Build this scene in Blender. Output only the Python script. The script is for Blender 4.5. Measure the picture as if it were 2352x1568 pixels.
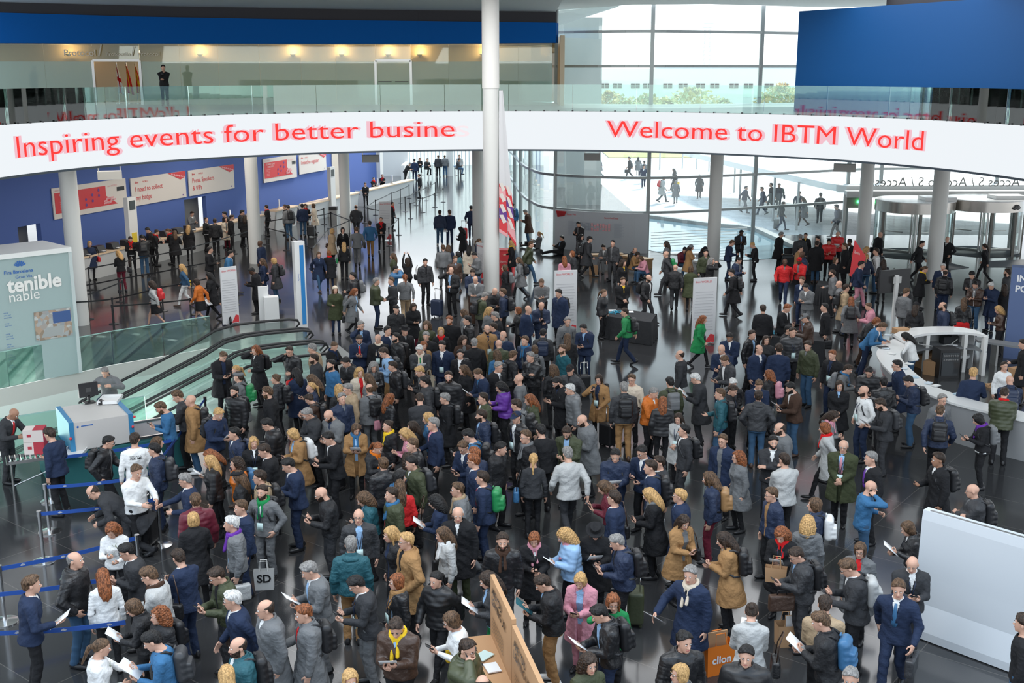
import bpy, math, random
import numpy as np

for o in list(bpy.data.objects):
    bpy.data.objects.remove(o, do_unlink=True)
SC = bpy.context.scene
COL = SC.collection

# ---------------------------------------------------------------- camera
FPX, CAMH, HOR = 2600.0, 8.6, 165.0
PITCH = math.atan((784 - HOR) / FPX)
cam = bpy.data.cameras.new('camera')
cam.sensor_width = 36.0
cam.lens = 36.0 * FPX / 2352
cam.clip_start, cam.clip_end = 0.3, 900
camo = bpy.data.objects.new('camera', cam)
camo.location = (0, 0, CAMH)
camo.rotation_euler = (math.pi / 2 - PITCH, 0, 0)
COL.objects.link(camo)
SC.camera = camo

# ---------------------------------------------------------------- view, world, sun, hall lighting
SC.view_settings.view_transform = 'Standard'
SC.view_settings.look = 'None'
SC.view_settings.gamma = 1.0
SC.view_settings.exposure = 0.55
SC.view_settings.use_curve_mapping = False
SC.cycles.use_denoising = True
SC.cycles.max_bounces = 7
SC.cycles.diffuse_bounces = 3
SC.cycles.glossy_bounces = 4
SC.cycles.transparent_max_bounces = 16
SC.cycles.sample_clamp_indirect = 6.0

w = bpy.data.worlds.new('sky'); SC.world = w; w.use_nodes = True
nt = w.node_tree
bg = nt.nodes['Background']
geo = nt.nodes.new('ShaderNodeTexCoord'); sep = nt.nodes.new('ShaderNodeSeparateXYZ'); cr = nt.nodes.new('ShaderNodeValToRGB')
nt.links.new(geo.outputs['Generated'], sep.inputs[0]); nt.links.new(sep.outputs['Z'], cr.inputs[0])
cr.color_ramp.elements[0].position = 0.0; cr.color_ramp.elements[0].color = (0.97, 0.99, 1.0, 1)
cr.color_ramp.elements[1].position = 0.6; cr.color_ramp.elements[1].color = (0.62, 0.80, 1.0, 1)
nt.links.new(cr.outputs[0], bg.inputs[0])
bg.inputs[1].default_value = 1.25

def light(name, kind, loc, rot, energy, size=None, color=(1, 1, 1), size_y=None, spread=None, angle=None):
    L = bpy.data.lights.new(name, kind); L.energy = energy; L.color = color
    if kind == 'AREA':
        L.shape = 'RECTANGLE'; L.size = size; L.size_y = size_y or size
        if spread: L.spread = spread
    if kind == 'SUN': L.angle = angle or 0.3
    if kind == 'POINT': L.shadow_soft_size = size or .1
    o = bpy.data.objects.new(name, L); o.location = loc; o.rotation_euler = rot; COL.objects.link(o)
    return o

light('sun', 'SUN', (30, 90, 40), (math.radians(-52), 0, math.radians(-28)), 3.6, angle=.15, color=(1, .96, .9))
# daylight roof lights and downlight fields of the hall
light('rooflight', 'AREA', (-2, 20, 14), (0, 0, 0), 3600, 22, (1, .97, .93), 18)
light('rooflight', 'AREA', (2, 38, 11.3), (0, 0, 0), 1500, 26, (.97, .98, 1), 9)
light('ceiling_fill', 'AREA', (-2, 17, 9.9), (math.radians(140), 0, 0), 900, 40, (1, .99, .97), 2)  # unseen fill added to brighten the ceiling from below, no real fixture
light('hall_downlights', 'AREA', (-13.5, 50, 5.45), (0, 0, 0), 520, 5, (1, .94, .86), 22)
light('hall_downlights', 'AREA', (-8, 78, 6.4), (0, 0, 0), 380, 8, (1, .98, .95), 26)

# ---------------------------------------------------------------- materials (all procedural)
COLS = dict(blk=(.017, .017, .019), chr=(.042, .043, .047), gry=(.16, .165, .17), lgr=(.46, .46, .45), nvy=(.020, .032, .070), blu=(.045, .15, .30),
            lbl=(.30, .48, .72), tea=(.02, .10, .125), olv=(.055, .065, .032), grn=(.02, .24, .075), grd=(.03, .3, .1), tan=(.36, .20, .085), brn=(.065, .036, .025),
            crm=(.68, .58, .46), wht=(.80, .80, .79), red=(.62, .02, .022), bur=(.13, .014, .028), org=(.62, .16, .02), pnk=(.62, .27, .33), prp=(.14, .04, .32),
            yel=(.80, .52, .03), jea=(.045, .10, .18), bei=(.40, .29, .18), prg=(.1, .1, .1), nud=(.55, .36, .27), dgr=(.02, .07, .05))
HAIRC = dict(k=(.010, .009, .009), d=(.030, .018, .012), m=(.085, .048, .026), a=(.19, .062, .022), y=(.50, .30, .12), g=(.23, .22, .21), w=(.58, .57, .55), r=(.6, .02, .02), n=(.02, .03, .06))
_mats = {}

def new_mat(name):
    m = bpy.data.materials.new(name); m.use_nodes = True
    b = m.node_tree.nodes['Principled BSDF']
    return m, b

def noise_bump(m, b, scale, strength, dist=.01, detail=3):
    nt = m.node_tree
    tc = nt.nodes.new('ShaderNodeTexCoord'); n = nt.nodes.new('ShaderNodeTexNoise'); bp = nt.nodes.new('ShaderNodeBump')
    n.inputs['Scale'].default_value = scale; n.inputs['Detail'].default_value = detail
    bp.inputs['Strength'].default_value = strength; bp.inputs['Distance'].default_value = dist
    nt.links.new(tc.outputs['Object'], n.inputs['Vector']); nt.links.new(n.outputs[0], bp.inputs['Height']); nt.links.new(bp.outputs[0], b.inputs['Normal'])
    return n

def pmat(name, col, rough=.6, metal=0, emit=None, es=0, bump=None, spec=None, vary=0):
    if name in _mats: return _mats[name]
    m, b = new_mat(name)
    b.inputs['Base Color'].default_value = (*col, 1); b.inputs['Roughness'].default_value = rough; b.inputs['Metallic'].default_value = metal
    if spec is not None: b.inputs['Specular IOR Level'].default_value = spec
    if emit: b.inputs['Emission Color'].default_value = (*emit, 1); b.inputs['Emission Strength'].default_value = es
    if bump: n = noise_bump(m, b, *bump)
    if vary:
        nt = m.node_tree; n = nt.nodes.new('ShaderNodeTexNoise'); n.inputs['Scale'].default_value = 3; mx = nt.nodes.new('ShaderNodeMix'); mx.data_type = 'RGBA'
        mx.inputs[6].default_value = (*[c * (1 - vary) for c in col], 1); mx.inputs[7].default_value = (*[min(c * (1 + vary), 1) for c in col], 1)
        nt.links.new(n.outputs[0], mx.inputs[0]); nt.links.new(mx.outputs[2], b.inputs['Base Color'])
    _mats[name] = m
    return m

def M(key):
    if key in _mats: return _mats[key]
    if '_' in key and key.split('_')[0] in ('fabric', 'puffer', 'shell', 'leather', 'denim', 'satin', 'wool'):
        fam, c = key.split('_'); col = COLS[c]
        r, bp, sp = {'fabric': (.85, (9, .75, .05), .25), 'puffer': (.42, (20, .3, .012), .5), 'shell': (.62, (10, .75, .05), .4), 'leather': (.38, (14, .6, .03), .5),
                     'denim': (.85, (30, .25, .01), .2), 'satin': (.4, None, .5), 'wool': (.95, (60, .6, .01), .1)}[fam]
        return pmat(key, col, r, bump=bp, spec=sp, vary=.12)
    if key.startswith('skin'):
        return pmat(key, {'0': (.62, .36, .26), '1': (.10, .050, .030), '2': (.36, .19, .12)}[key[4:] or '0'], .5, spec=.4)
    if key.startswith('lip'):
        return pmat(key, {'0': (.50, .18, .15), '1': (.12, .04, .035), '2': (.30, .11, .09)}[key[3:] or '0'], .45)
    if key.startswith('hair_'):
        c = HAIRC[key[5:]]; m = pmat(key, c, .5, bump=(48, .9, .012)); nt = m.node_tree; b = nt.nodes['Principled BSDF']
        tc = nt.nodes.new('ShaderNodeTexCoord'); mp = nt.nodes.new('ShaderNodeMapping'); mp.inputs['Scale'].default_value = (1, 1, .35); n = nt.nodes.new('ShaderNodeTexNoise'); n.inputs['Scale'].default_value = 55; n.inputs['Detail'].default_value = 2
        mx = nt.nodes.new('ShaderNodeMix'); mx.data_type = 'RGBA'; lo, hi = (.62, 1.3) if c[0] > .2 else (.4, 1.8); mx.inputs[6].default_value = (*[x * lo for x in c], 1); mx.inputs[7].default_value = (*[min(x * hi + .003, 1) for x in c], 1)
        mr = nt.nodes.new('ShaderNodeMapRange'); mr.inputs[1].default_value = .35; mr.inputs[2].default_value = .65
        nt.links.new(tc.outputs['Object'], mp.inputs[0]); nt.links.new(mp.outputs[0], n.inputs['Vector']); nt.links.new(n.outputs[0], mr.inputs[0]); nt.links.new(mr.outputs[0], mx.inputs[0]); nt.links.new(mx.outputs[2], b.inputs['Base Color'])
        b.inputs['Specular IOR Level'].default_value = .3
        return m
    return {'eye': lambda: pmat('eye', (.75, .74, .72), .3), 'dark': lambda: pmat('dark', (.012, .012, .014), .35), 'card': lambda: pmat('card', (.62, .80, .78), .5),
            'paper': lambda: pmat('paper', (.82, .83, .84), .6), 'screen': lambda: pmat('screen', (.02, .02, .03), .15),
            'chrome': lambda: pmat('chrome', (.72, .72, .72), .18, 1), 'steel': lambda: pmat('steel', (.42, .42, .41), .32, 1),
            'white_paint': lambda: pmat('white_paint', (.74, .74, .72), .55), 'black_paint': lambda: pmat('black_paint', (.02, .02, .022), .4),
            'white_gloss': lambda: pmat('white_gloss', (.80, .80, .79), .22), 'cardboard': lambda: pmat('cardboard', (.46, .27, .14), .8, vary=.08),
            'red_print': lambda: pmat('red_print', (.70, .05, .06), .5), 'pink_print': lambda: pmat('pink_print', (.85, .40, .42), .5),
            'purple_print': lambda: pmat('purple_print', (.14, .05, .28), .5), 'sign_white': lambda: pmat('sign_white', (.78, .72, .66), .6),
            'black_cloth': lambda: pmat('black_cloth', (.022, .023, .026), .8, bump=(6, .5, .04)), 'blue_belt': lambda: pmat('blue_belt', (.015, .075, .34), .6),
            'rubber': lambda: pmat('rubber', (.015, .015, .016), .5), 'green_led': lambda: pmat('green_led', (0, .5, .1), .5, emit=(.1, 1, .3), es=3),
            }[key]()

def glass_mat(name, tint=(.85, .95, .92), refl=.12, rough=.02, haze=0.0, hcol=(.8, .85, .85)):
    if name in _mats: return _mats[name]
    m = bpy.data.materials.new(name); m.use_nodes = True; nt = m.node_tree; nt.nodes.clear()
    out = nt.nodes.new('ShaderNodeOutputMaterial'); t = nt.nodes.new('ShaderNodeBsdfTransparent'); g = nt.nodes.new('ShaderNodeBsdfGlossy')
    t.inputs[0].default_value = (*tint, 1); g.inputs['Roughness'].default_value = rough; g.inputs[0].default_value = (.95, 1, .98, 1)
    lw = nt.nodes.new('ShaderNodeFresnel'); lw.inputs[0].default_value = 1.45
    mx = nt.nodes.new('ShaderNodeMixShader'); ad = nt.nodes.new('ShaderNodeMath'); ad.operation = 'MULTIPLY_ADD'; ad.inputs[1].default_value = 1.0; ad.inputs[2].default_value = refl; ad.use_clamp = True
    nt.links.new(lw.outputs[0], ad.inputs[0]); nt.links.new(ad.outputs[0], mx.inputs[0]); nt.links.new(t.outputs[0], mx.inputs[1]); nt.links.new(g.outputs[0], mx.inputs[2])
    last = mx
    if haze:
        d = nt.nodes.new('ShaderNodeBsdfDiffuse'); d.inputs[0].default_value = (*hcol, 1); tr = nt.nodes.new('ShaderNodeBsdfTranslucent'); tr.inputs[0].default_value = (*hcol, 1)
        a = nt.nodes.new('ShaderNodeMixShader'); a.inputs[0].default_value = .5; nt.links.new(d.outputs[0], a.inputs[1]); nt.links.new(tr.outputs[0], a.inputs[2])
        m2 = nt.nodes.new('ShaderNodeMixShader'); m2.inputs[0].default_value = haze; nt.links.new(mx.outputs[0], m2.inputs[1]); nt.links.new(a.outputs[0], m2.inputs[2]); last = m2
    nt.links.new(last.outputs[0], out.inputs[0])
    _mats[name] = m
    return m

def emat(name, col, s=1.0):
    if name in _mats: return _mats[name]
    m = bpy.data.materials.new(name); m.use_nodes = True; nt = m.node_tree; nt.nodes.clear()
    out = nt.nodes.new('ShaderNodeOutputMaterial'); e = nt.nodes.new('ShaderNodeEmission'); e.inputs[0].default_value = (*col, 1); e.inputs[1].default_value = s
    nt.links.new(e.outputs[0], out.inputs[0]); _mats[name] = m
    return m

# ---------------------------------------------------------------- mesh helpers
def tag(o, label=None, cat=None, group=None, kind=None):
    if label: o['label'] = label
    if cat: o['category'] = cat
    if group: o['group'] = group
    if kind: o['kind'] = kind
    return o

def empty(name, loc=(0, 0, 0), rot=0):
    o = bpy.data.objects.new(name, None); o.location = loc; o.rotation_euler = (0, 0, rot); COL.objects.link(o)
    return o

def mesh_np(name, V, Q, mats, Mi=None, smooth=True):
    me = bpy.data.meshes.new(name)
    V = np.asarray(V, np.float32); Q = np.asarray(Q, np.int32)
    me.vertices.add(len(V)); me.vertices.foreach_set('co', V.ravel())
    me.loops.add(Q.size); me.loops.foreach_set('vertex_index', Q.ravel())
    n = Q.shape[1]
    me.polygons.add(len(Q)); me.polygons.foreach_set('loop_start', np.arange(0, Q.size, n, dtype=np.int32))
    try: me.polygons.foreach_set('loop_total', np.full(len(Q), n, np.int32))
    except Exception: pass
    for m in mats: me.materials.append(m)
    if Mi is not None: me.polygons.foreach_set('material_index', np.asarray(Mi, np.int32))
    if smooth: me.polygons.foreach_set('use_smooth', np.ones(len(Q), bool))
    me.update(calc_edges=True)
    return me

class MB:
    """collects shapes and links them as one mesh object"""
    def __init__(s): s.v, s.f, s.m = [], [], []
    def add(s, V, F, mi=0, at=None):
        o = len(s.v)
        s.v += [tuple(float(c) for c in p) for p in V]
        s.f += [tuple(int(i) + o for i in f) for f in F]; s.m += [mi] * len(F)
        return s
    def box(s, c, d, mi=0, rz_=0):
        V, F = boxv((0, 0, 0), (d[0] / 2, d[1] / 2, d[2] / 2))
        V = V @ rz(rz_).T + np.array(c, float)
        return s.add(V, F, mi)
    def bar(s, p, q, w, h=None, mi=0):
        """square bar from p to q, w wide sideways, h high"""
        p, q = np.array(p, float), np.array(q, float); h = h or w
        t = q - p; t /= np.linalg.norm(t); up = np.array((0, 0, 1.)) if abs(t[2]) < .95 else np.array((0, 1., 0))
        u = np.cross(t, up); u /= np.linalg.norm(u); v = np.cross(u, t)
        V = [e + a * u * w / 2 + b * v * h / 2 for e in (p, q) for a, b in ((-1, -1), (1, -1), (1, 1), (-1, 1))]
        return s.add(V, [(0, 1, 2, 3), (7, 6, 5, 4), (0, 4, 5, 1), (1, 5, 6, 2), (2, 6, 7, 3), (3, 7, 4, 0)], mi)
    def cyl(s, c, r, h, n=24, mi=0, r2=None):
        r2 = r if r2 is None else r2
        V = [(c[0] + r * math.cos(a), c[1] + r * math.sin(a), c[2]) for a in [2 * math.pi * i / n for i in range(n)]] + [(c[0] + r2 * math.cos(a), c[1] + r2 * math.sin(a), c[2] + h) for a in [2 * math.pi * i / n for i in range(n)]]
        F = [(i, (i + 1) % n, n + (i + 1) % n, n + i) for i in range(n)] + [tuple(range(n))[::-1], tuple(range(n, 2 * n))]
        return s.add(V, F, mi)
    def tube(s, path, r, n=8, mi=0):
        V, F = tube(path, r, n); return s.add(V, F, mi)
    def prism(s, poly, z0, z1, mi=0):
        n = len(poly); V = [(x, y, z0) for x, y in poly] + [(x, y, z1) for x, y in poly]
        ar = sum(poly[i][0] * poly[(i + 1) % n][1] - poly[(i + 1) % n][0] * poly[i][1] for i in range(n))
        F = [(i, (i + 1) % n, n + (i + 1) % n, n + i) for i in range(n)] + [tuple(range(n))[::-1], tuple(range(n, 2 * n))]
        if ar < 0: F = [f[::-1] for f in F]
        return s.add(V, F, mi)
    def quad(s, a, b, c, d, mi=0): return s.add([a, b, c, d], [(0, 1, 2, 3)], mi)
    def slabq(s, a, b, c, d, t, mi=0):
        """four corners given a thickness t along their normal"""
        P4 = [np.array(p, float) for p in (a, b, c, d)]
        n = np.cross(P4[1] - P4[0], P4[3] - P4[0]); n /= np.linalg.norm(n)
        V = P4 + [p - n * t for p in P4]
        return s.add(V, [(0, 1, 2, 3), (7, 6, 5, 4), (0, 4, 5, 1), (1, 5, 6, 2), (2, 6, 7, 3), (3, 7, 4, 0)], mi)
    def build(s, name, mats, parent=None, smooth=False, loc=None, rot=None):
        if not isinstance(mats, (list, tuple)): mats = [mats]
        me = bpy.data.meshes.new(name); me.from_pydata(s.v, [], s.f)
        for m in mats: me.materials.append(m if not isinstance(m, str) else M(m))
        me.polygons.foreach_set('material_index', s.m)
        if smooth:
            me.polygons.foreach_set('use_smooth', [True] * len(s.f))
            me.update(); me.set_sharp_from_angle(angle=math.radians(40))
        me.update()
        o = bpy.data.objects.new(name, me); COL.objects.link(o)
        if parent is not None: o.parent = parent
        if loc is not None: o.location = loc
        if rot is not None: o.rotation_euler = (0, 0, rot)
        return o

ORD = 'first second third fourth fifth sixth seventh eighth ninth tenth eleventh twelfth thirteenth'.split()
def struct(o): o['kind'] = 'structure'; return o

def copy_tree(o, parent=None):
    c = o.copy(); COL.objects.link(c)
    if parent is not None: c.parent = parent
    for ch in list(o.children): copy_tree(ch, c)
    return c

def text_mesh(s, size=1.0, bold=0.0, ext=0.0):
    cu = bpy.data.curves.new('t', 'FONT'); cu.body = s; cu.size = size; cu.offset = bold; cu.extrude = ext; cu.resolution_u = 3
    ob = bpy.data.objects.new('t', cu); COL.objects.link(ob)
    dg = bpy.context.evaluated_depsgraph_get(); me = bpy.data.meshes.new_from_object(ob.evaluated_get(dg))
    bpy.data.objects.remove(ob, do_unlink=True)
    V = np.array([v.co[:] for v in me.vertices]) if len(me.vertices) else np.zeros((0, 3)); F = [tuple(p.vertices) for p in me.polygons]
    bpy.data.meshes.remove(me)
    return V, F

def text_on(mb, s, O, U, Wv, width=None, height=None, mi=0, bold=0.0, align='l', lift=.004):
    """flat text laid on a plane: O origin, U right vector, Wv up vector (unit); width or height set the size"""
    V, F = text_mesh(s, 1.0, bold)
    if not len(V): return
    x0, x1 = V[:, 0].min(), V[:, 0].max()
    sx = sy = (height or 1.0) / .72
    if width: sx = width / (x1 - x0); sy = sx if not height else sy
    O, U, Wv = (np.array(a, float) for a in (O, U, Wv)); N = np.cross(U, Wv)
    xx = (V[:, 0] - x0) * sx - (0 if align == 'l' else (x1 - x0) * sx / 2)
    mb.add(O + np.outer(xx, U) + np.outer(V[:, 1] * sy, Wv) + N * lift, F, mi)

# pixel (of the 2352 x 1568 frame) to a point of the hall at height z
def at(x, y, z=0.0):
    a = (x - 1176) / FPX; b = -(y - 784) / FPX
    c, s = math.cos(PITCH), math.sin(PITCH)
    r = (a, c + b * s, -s + b * c); t = (z - CAMH) / r[2]
    return np.array((r[0] * t, r[1] * t, z))
# ---------------------------------------------------------------- people: surfaces grown from distance fields
f32 = np.float32

def nets(F, org, h):
    """surface of the zero level of F (inside < 0) as vertices and quads"""
    S = F < 0
    nx, ny, nz = F.shape
    c = [(i, j, k) for i in (0, 1) for j in (0, 1) for k in (0, 1)]
    sub = lambda A, t: A[t[0]:nx - 1 + t[0], t[1]:ny - 1 + t[1], t[2]:nz - 1 + t[2]]
    cnt = sum(sub(S, t).astype(np.uint8) for t in c)
    act = (cnt > 0) & (cnt < 8)
    I = np.argwhere(act)
    if len(I) == 0:
        return np.zeros((0, 3)), np.zeros((0, 4), int)
    idx = np.full(act.shape, -1, np.int32)
    idx[act] = np.arange(len(I))
    acc = np.zeros((len(I), 3)); num = np.zeros(len(I))
    vals = {t: F[I[:, 0] + t[0], I[:, 1] + t[1], I[:, 2] + t[2]] for t in c}
    for t in c:
        for ax in range(3):
            if t[ax]:
                continue
            u = list(t); u[ax] = 1; u = tuple(u)
            a, b = vals[t], vals[u]
            m = (a < 0) != (b < 0)
            s = np.where(m, a / np.where(m, a - b, 1), 0)
            p = np.array(t, float)[None, :].repeat(len(I), 0)
            p[:, ax] += s
            acc[m] += p[m]; num[m] += 1
    V = (I + acc / num[:, None]) * h + org
    Q = []
    for ax in range(3):
        o = [(1, 2), (2, 0), (0, 1)][ax]
        sl0 = [slice(None)] * 3; sl1 = [slice(None)] * 3
        sl0[ax] = slice(0, -1); sl1[ax] = slice(1, None)
        A, B = S[tuple(sl0)], S[tuple(sl1)]
        E = np.argwhere(A != B)
        ok = (E[:, o[0]] > 0) & (E[:, o[1]] > 0) & (E[:, o[0]] < F.shape[o[0]] - 1) & (E[:, o[1]] < F.shape[o[1]] - 1)
        E = E[ok]
        if not len(E):
            continue
        q = []
        for d0, d1 in ((0, 0), (-1, 0), (-1, -1), (0, -1)):
            g = E.copy(); g[:, o[0]] += d0; g[:, o[1]] += d1
            q.append(idx[g[:, 0], g[:, 1], g[:, 2]])
        q = np.stack(q, 1)
        flip = ~A[E[:, 0], E[:, 1], E[:, 2]]
        q[flip] = q[flip][:, ::-1]
        Q.append(q)
    Q = np.concatenate(Q)
    Q = Q[(Q >= 0).all(1)]
    return V, Q

def grid(lo, hi, h):
    lo = np.array(lo, float) - 2 * h; hi = np.array(hi, float) + 2 * h
    n = np.ceil((hi - lo) / h).astype(int) + 1
    ax = [lo[i] + h * np.arange(n[i]) for i in range(3)]
    X, Y, Z = np.meshgrid(*ax, indexing='ij')
    return np.stack([X, Y, Z], -1).astype(f32), lo, h

def cap(P, a, b, ra, rb):
    a = np.array(a, f32); ba = np.array(b, f32) - a
    L = float(ba @ ba) + 1e-9
    q = P - a
    t = np.clip((q @ ba) / L, 0, 1)
    q = q - t[..., None] * ba
    return np.sqrt((q * q).sum(-1)) - (ra + (rb - ra) * t)

def ell(P, c, r):
    r = np.array(r, f32)
    q = (P - np.array(c, f32)) / r
    return (np.sqrt((q * q).sum(-1)) - 1) * float(r.min())

def sm(a, b, k):
    h = np.clip(0.5 + 0.5 * (b - a) / k, 0, 1)
    return b + (a - b) * h - k * h * (1 - h)

def carve(a, b, k=0.01):
    return -sm(-a, b, k)

TZ = np.array([-0.50, -0.30, -0.10, 0.0, 0.12, 0.30, 0.42, 0.475, 0.505, 0.56])
TAm = np.array([.150, .160, .172, .165, .150, .172, .186, .150, .090, .055])
TBm = np.array([.120, .122, .122, .118, .108, .122, .110, .090, .068, .055])
TAw = np.array([.155, .168, .172, .155, .126, .146, .162, .130, .078, .048])
TBw = np.array([.120, .124, .124, .110, .096, .124, .098, .080, .060, .048])

def torso(q, woman, off, flare=0.0, fat=1.0):
    z = q[..., 2]
    a = np.interp(z, TZ, (TAw if woman else TAm) * fat).astype(f32) + off
    b = np.interp(z, TZ, (TBw if woman else TBm) * fat).astype(f32) + off
    if flare:
        e = np.clip(-z, 0, 1) * flare
        a = a + e; b = b + e
    y = q[..., 1] - 0.012
    if woman:
        y = y + 0.02 * np.exp(-((z - 0.30) / 0.07) ** 2)
    r = np.sqrt((q[..., 0] / a) ** 2 + (y / b) ** 2)
    return (r - 1) * np.minimum(a, b)

def rx(t):
    c, s = math.cos(t), math.sin(t)
    return np.array([[1, 0, 0], [0, c, -s], [0, s, c]])

def rz(t):
    c, s = math.cos(t), math.sin(t)
    return np.array([[c, -s, 0], [s, c, 0], [0, 0, 1]])

def ik(S, W, l1, l2, pole):
    S, W = np.array(S, float), np.array(W, float)
    d = W - S; L = np.linalg.norm(d)
    if L > (l1 + l2) * .995:
        W = S + d / L * (l1 + l2) * .995; d = W - S; L = np.linalg.norm(d)
    u = d / L
    x = (l1 * l1 - l2 * l2 + L * L) / (2 * L)
    hh = math.sqrt(max(l1 * l1 - x * x, 1e-6))
    p = np.array(pole, float); p = p - u * (p @ u)
    p /= np.linalg.norm(p) + 1e-9
    return S + u * x + p * hh, W

# pose: pelvis height, lean (deg, forward), wrists (person's right, left), poles, ankles (right, left), head pitch
def pose_of(name, R, woman):
    j = lambda s=.02: R.uniform(-s, s)
    P = dict(pz=.95, lean=2 + j(2), wr=[(-.25 + j(), -.03 + j(.04), .84), (.25 + j(), -.03 + j(.04), .84)],
             pole=[(-.5, .8, -.1), (.5, .8, -.1)], an=[(-.10 + j(), .02 + j(.05), .08), (.10 + j(), .02 + j(.05), .08)],
             head=6 + j(8), turn=j(14), kp=[(0, -1, 0), (0, -1, 0)], legs=1)
    if name == 'ph':
        P['wr'] = [(-.07 + j(), -.31 + j(.03), 1.13 + j(.05)), (.06 + j(), -.30 + j(.03), 1.11 + j(.05))]
        P['head'] = 24 + j(6); P['lean'] = 5
    elif name == 'bg':
        P['wr'][0] = (-.14 + j(), -.27 + j(), 1.08 + j(.04))
    elif name == 'cl':
        P['wr'] = [(-.05, -.22, .99 + j()), (.05, -.22, 1.0 + j())]
    elif name == 'fo':
        P['wr'] = [(.09, -.20, 1.20), (-.09, -.23, 1.16)]
        P['pole'] = [(-1, .1, -.6), (1, .1, -.6)]
    elif name == 'pk':
        P['wr'] = [(-.22, -.09, .93), (.22, -.09, .93)]; P['pole'] = [(-1, .8, 0), (1, .8, 0)]
    elif name in ('wk', 'ou', 'wh'):
        s = R.choice((-1, 1))
        P['an'] = [(-.08, -.27 * s, .08 if s > 0 else .15), (.08, .27 * s, .15 if s > 0 else .08)]
        P['wr'] = [(-.26, .20 * s, .88), (.26, -.20 * s, .88)]
        P['pz'] = .925; P['lean'] = 5
        if name == 'wh':
            P['wr'][1] = (.12, -.36, .98); P['wr'][0] = (-.25, .02, .9); P['head'] = 18
    elif name == 'ea':
        P['wr'][0] = (-.13, -.13, 1.50); P['pole'][0] = (-1, -.2, -1); P['head'] = 12
        P['wr'][1] = (.12, -.26, 1.08)
    elif name == 'mz':
        P['wr'][0] = (-.05, -.16, 1.46); P['pole'][0] = (-.6, -.2, -1); P['wr'][1] = (-.02, -.20, 1.12)
    elif name == 'qm':
        P['wr'] = [(-.10, -.22, 1.54), (.10, -.22, 1.54)]; P['pole'] = [(-1, 0, -1), (1, 0, -1)]
    elif name == 'up':
        P['wr'] = [(-.07, -.24, 1.92), (.07, -.24, 1.92)]; P['pole'] = [(-1, 0, 0), (1, 0, 0)]; P['head'] = -14
    elif name == 'wv':
        P['wr'][0] = (-.26, -.34, 1.38); P['pole'][0] = (-.6, 0, -1)
    elif name in ('rc', 'ds'):
        P['wr'] = [(-.14, -.40, 1.10), (.16, -.44, 1.12)]; P['lean'] = 16; P['head'] = 24
    elif name in ('hf', 'gv'):
        P['wr'][1 if name == 'hf' else 0] = (.10 if name == 'hf' else -.10, -.44, 1.15)
        P['wr'][0 if name == 'hf' else 1] = (-.07 if name == 'hf' else .10, -.28, 1.06); P['head'] = 16
    elif name == 'hp':
        P['wr'][0] = (-.36, -.26, 1.0)
    elif name == 'hs1':
        P['wr'] = [(-.12, -.26, 1.32), (.17, -.24, .96)]; P['head'] = 12
    elif name == 'ln':
        P['wr'] = [(-.16, -.42, 1.08), (.14, -.46, 1.08)]; P['lean'] = 30; P['head'] = 12
        P['an'] = [(-.10, .10, .08), (.10, .25, .10)]
    elif name == 'bn':
        P['pz'] = .80; P['lean'] = 50; P['wr'] = [(-.18, -.52, .72), (.18, -.42, .70)]
        P['an'] = [(-.12, -.10, .08), (.10, .38, .14)]; P['head'] = -6
    elif name == 'ZZ':
        pass
    elif name in ('si', 'sc'):
        P['pz'] = .50; P['an'] = [(-.15, -.42, .08), (.14, -.46, .08)]; P['lean'] = 16; P['head'] = 22
        P['wr'] = [(-.08, -.42, .66), (.09, -.42, .67)]
        if name == 'sc':
            P['wr'] = [(-.16, -.38, .84), (.2, -.36, .84)]; P['lean'] = 8
    elif name == 'hs':
        P['pz'] = .82; P['an'] = [(-.13, -.34, .34), (.13, -.36, .34)]; P['lean'] = 10
        P['wr'] = [(-.08, -.36, 1.0), (.09, -.36, 1.0)]
    elif name == 'fl':
        P['pz'] = .13; P['lean'] = -14; P['an'] = [(-.10, -.86, .10), (.08, -.84, .12)]; P['kp'] = [(0, 0, 1)] * 2
        P['wr'] = [(-.06, -.28, .42), (.08, -.26, .42)]; P['head'] = 26
    if woman:
        P['wr'] = [(w[0] * .92, w[1], w[2]) for w in P['wr']]
    return P

_tmpl = {}

def head_sdf(P):
    d = ell(P, (0, .012, .028), (.077, .096, .090))
    d = sm(d, ell(P, (0, -.030, -.040), (.058, .064, .074)), .035)
    d = sm(d, ell(P, (0, -.066, -.092), (.026, .024, .022)), .03)
    d = sm(d, cap(P, (0, .012, -.05), (0, .03, -.19), .052, .060), .025)
    return d

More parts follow.
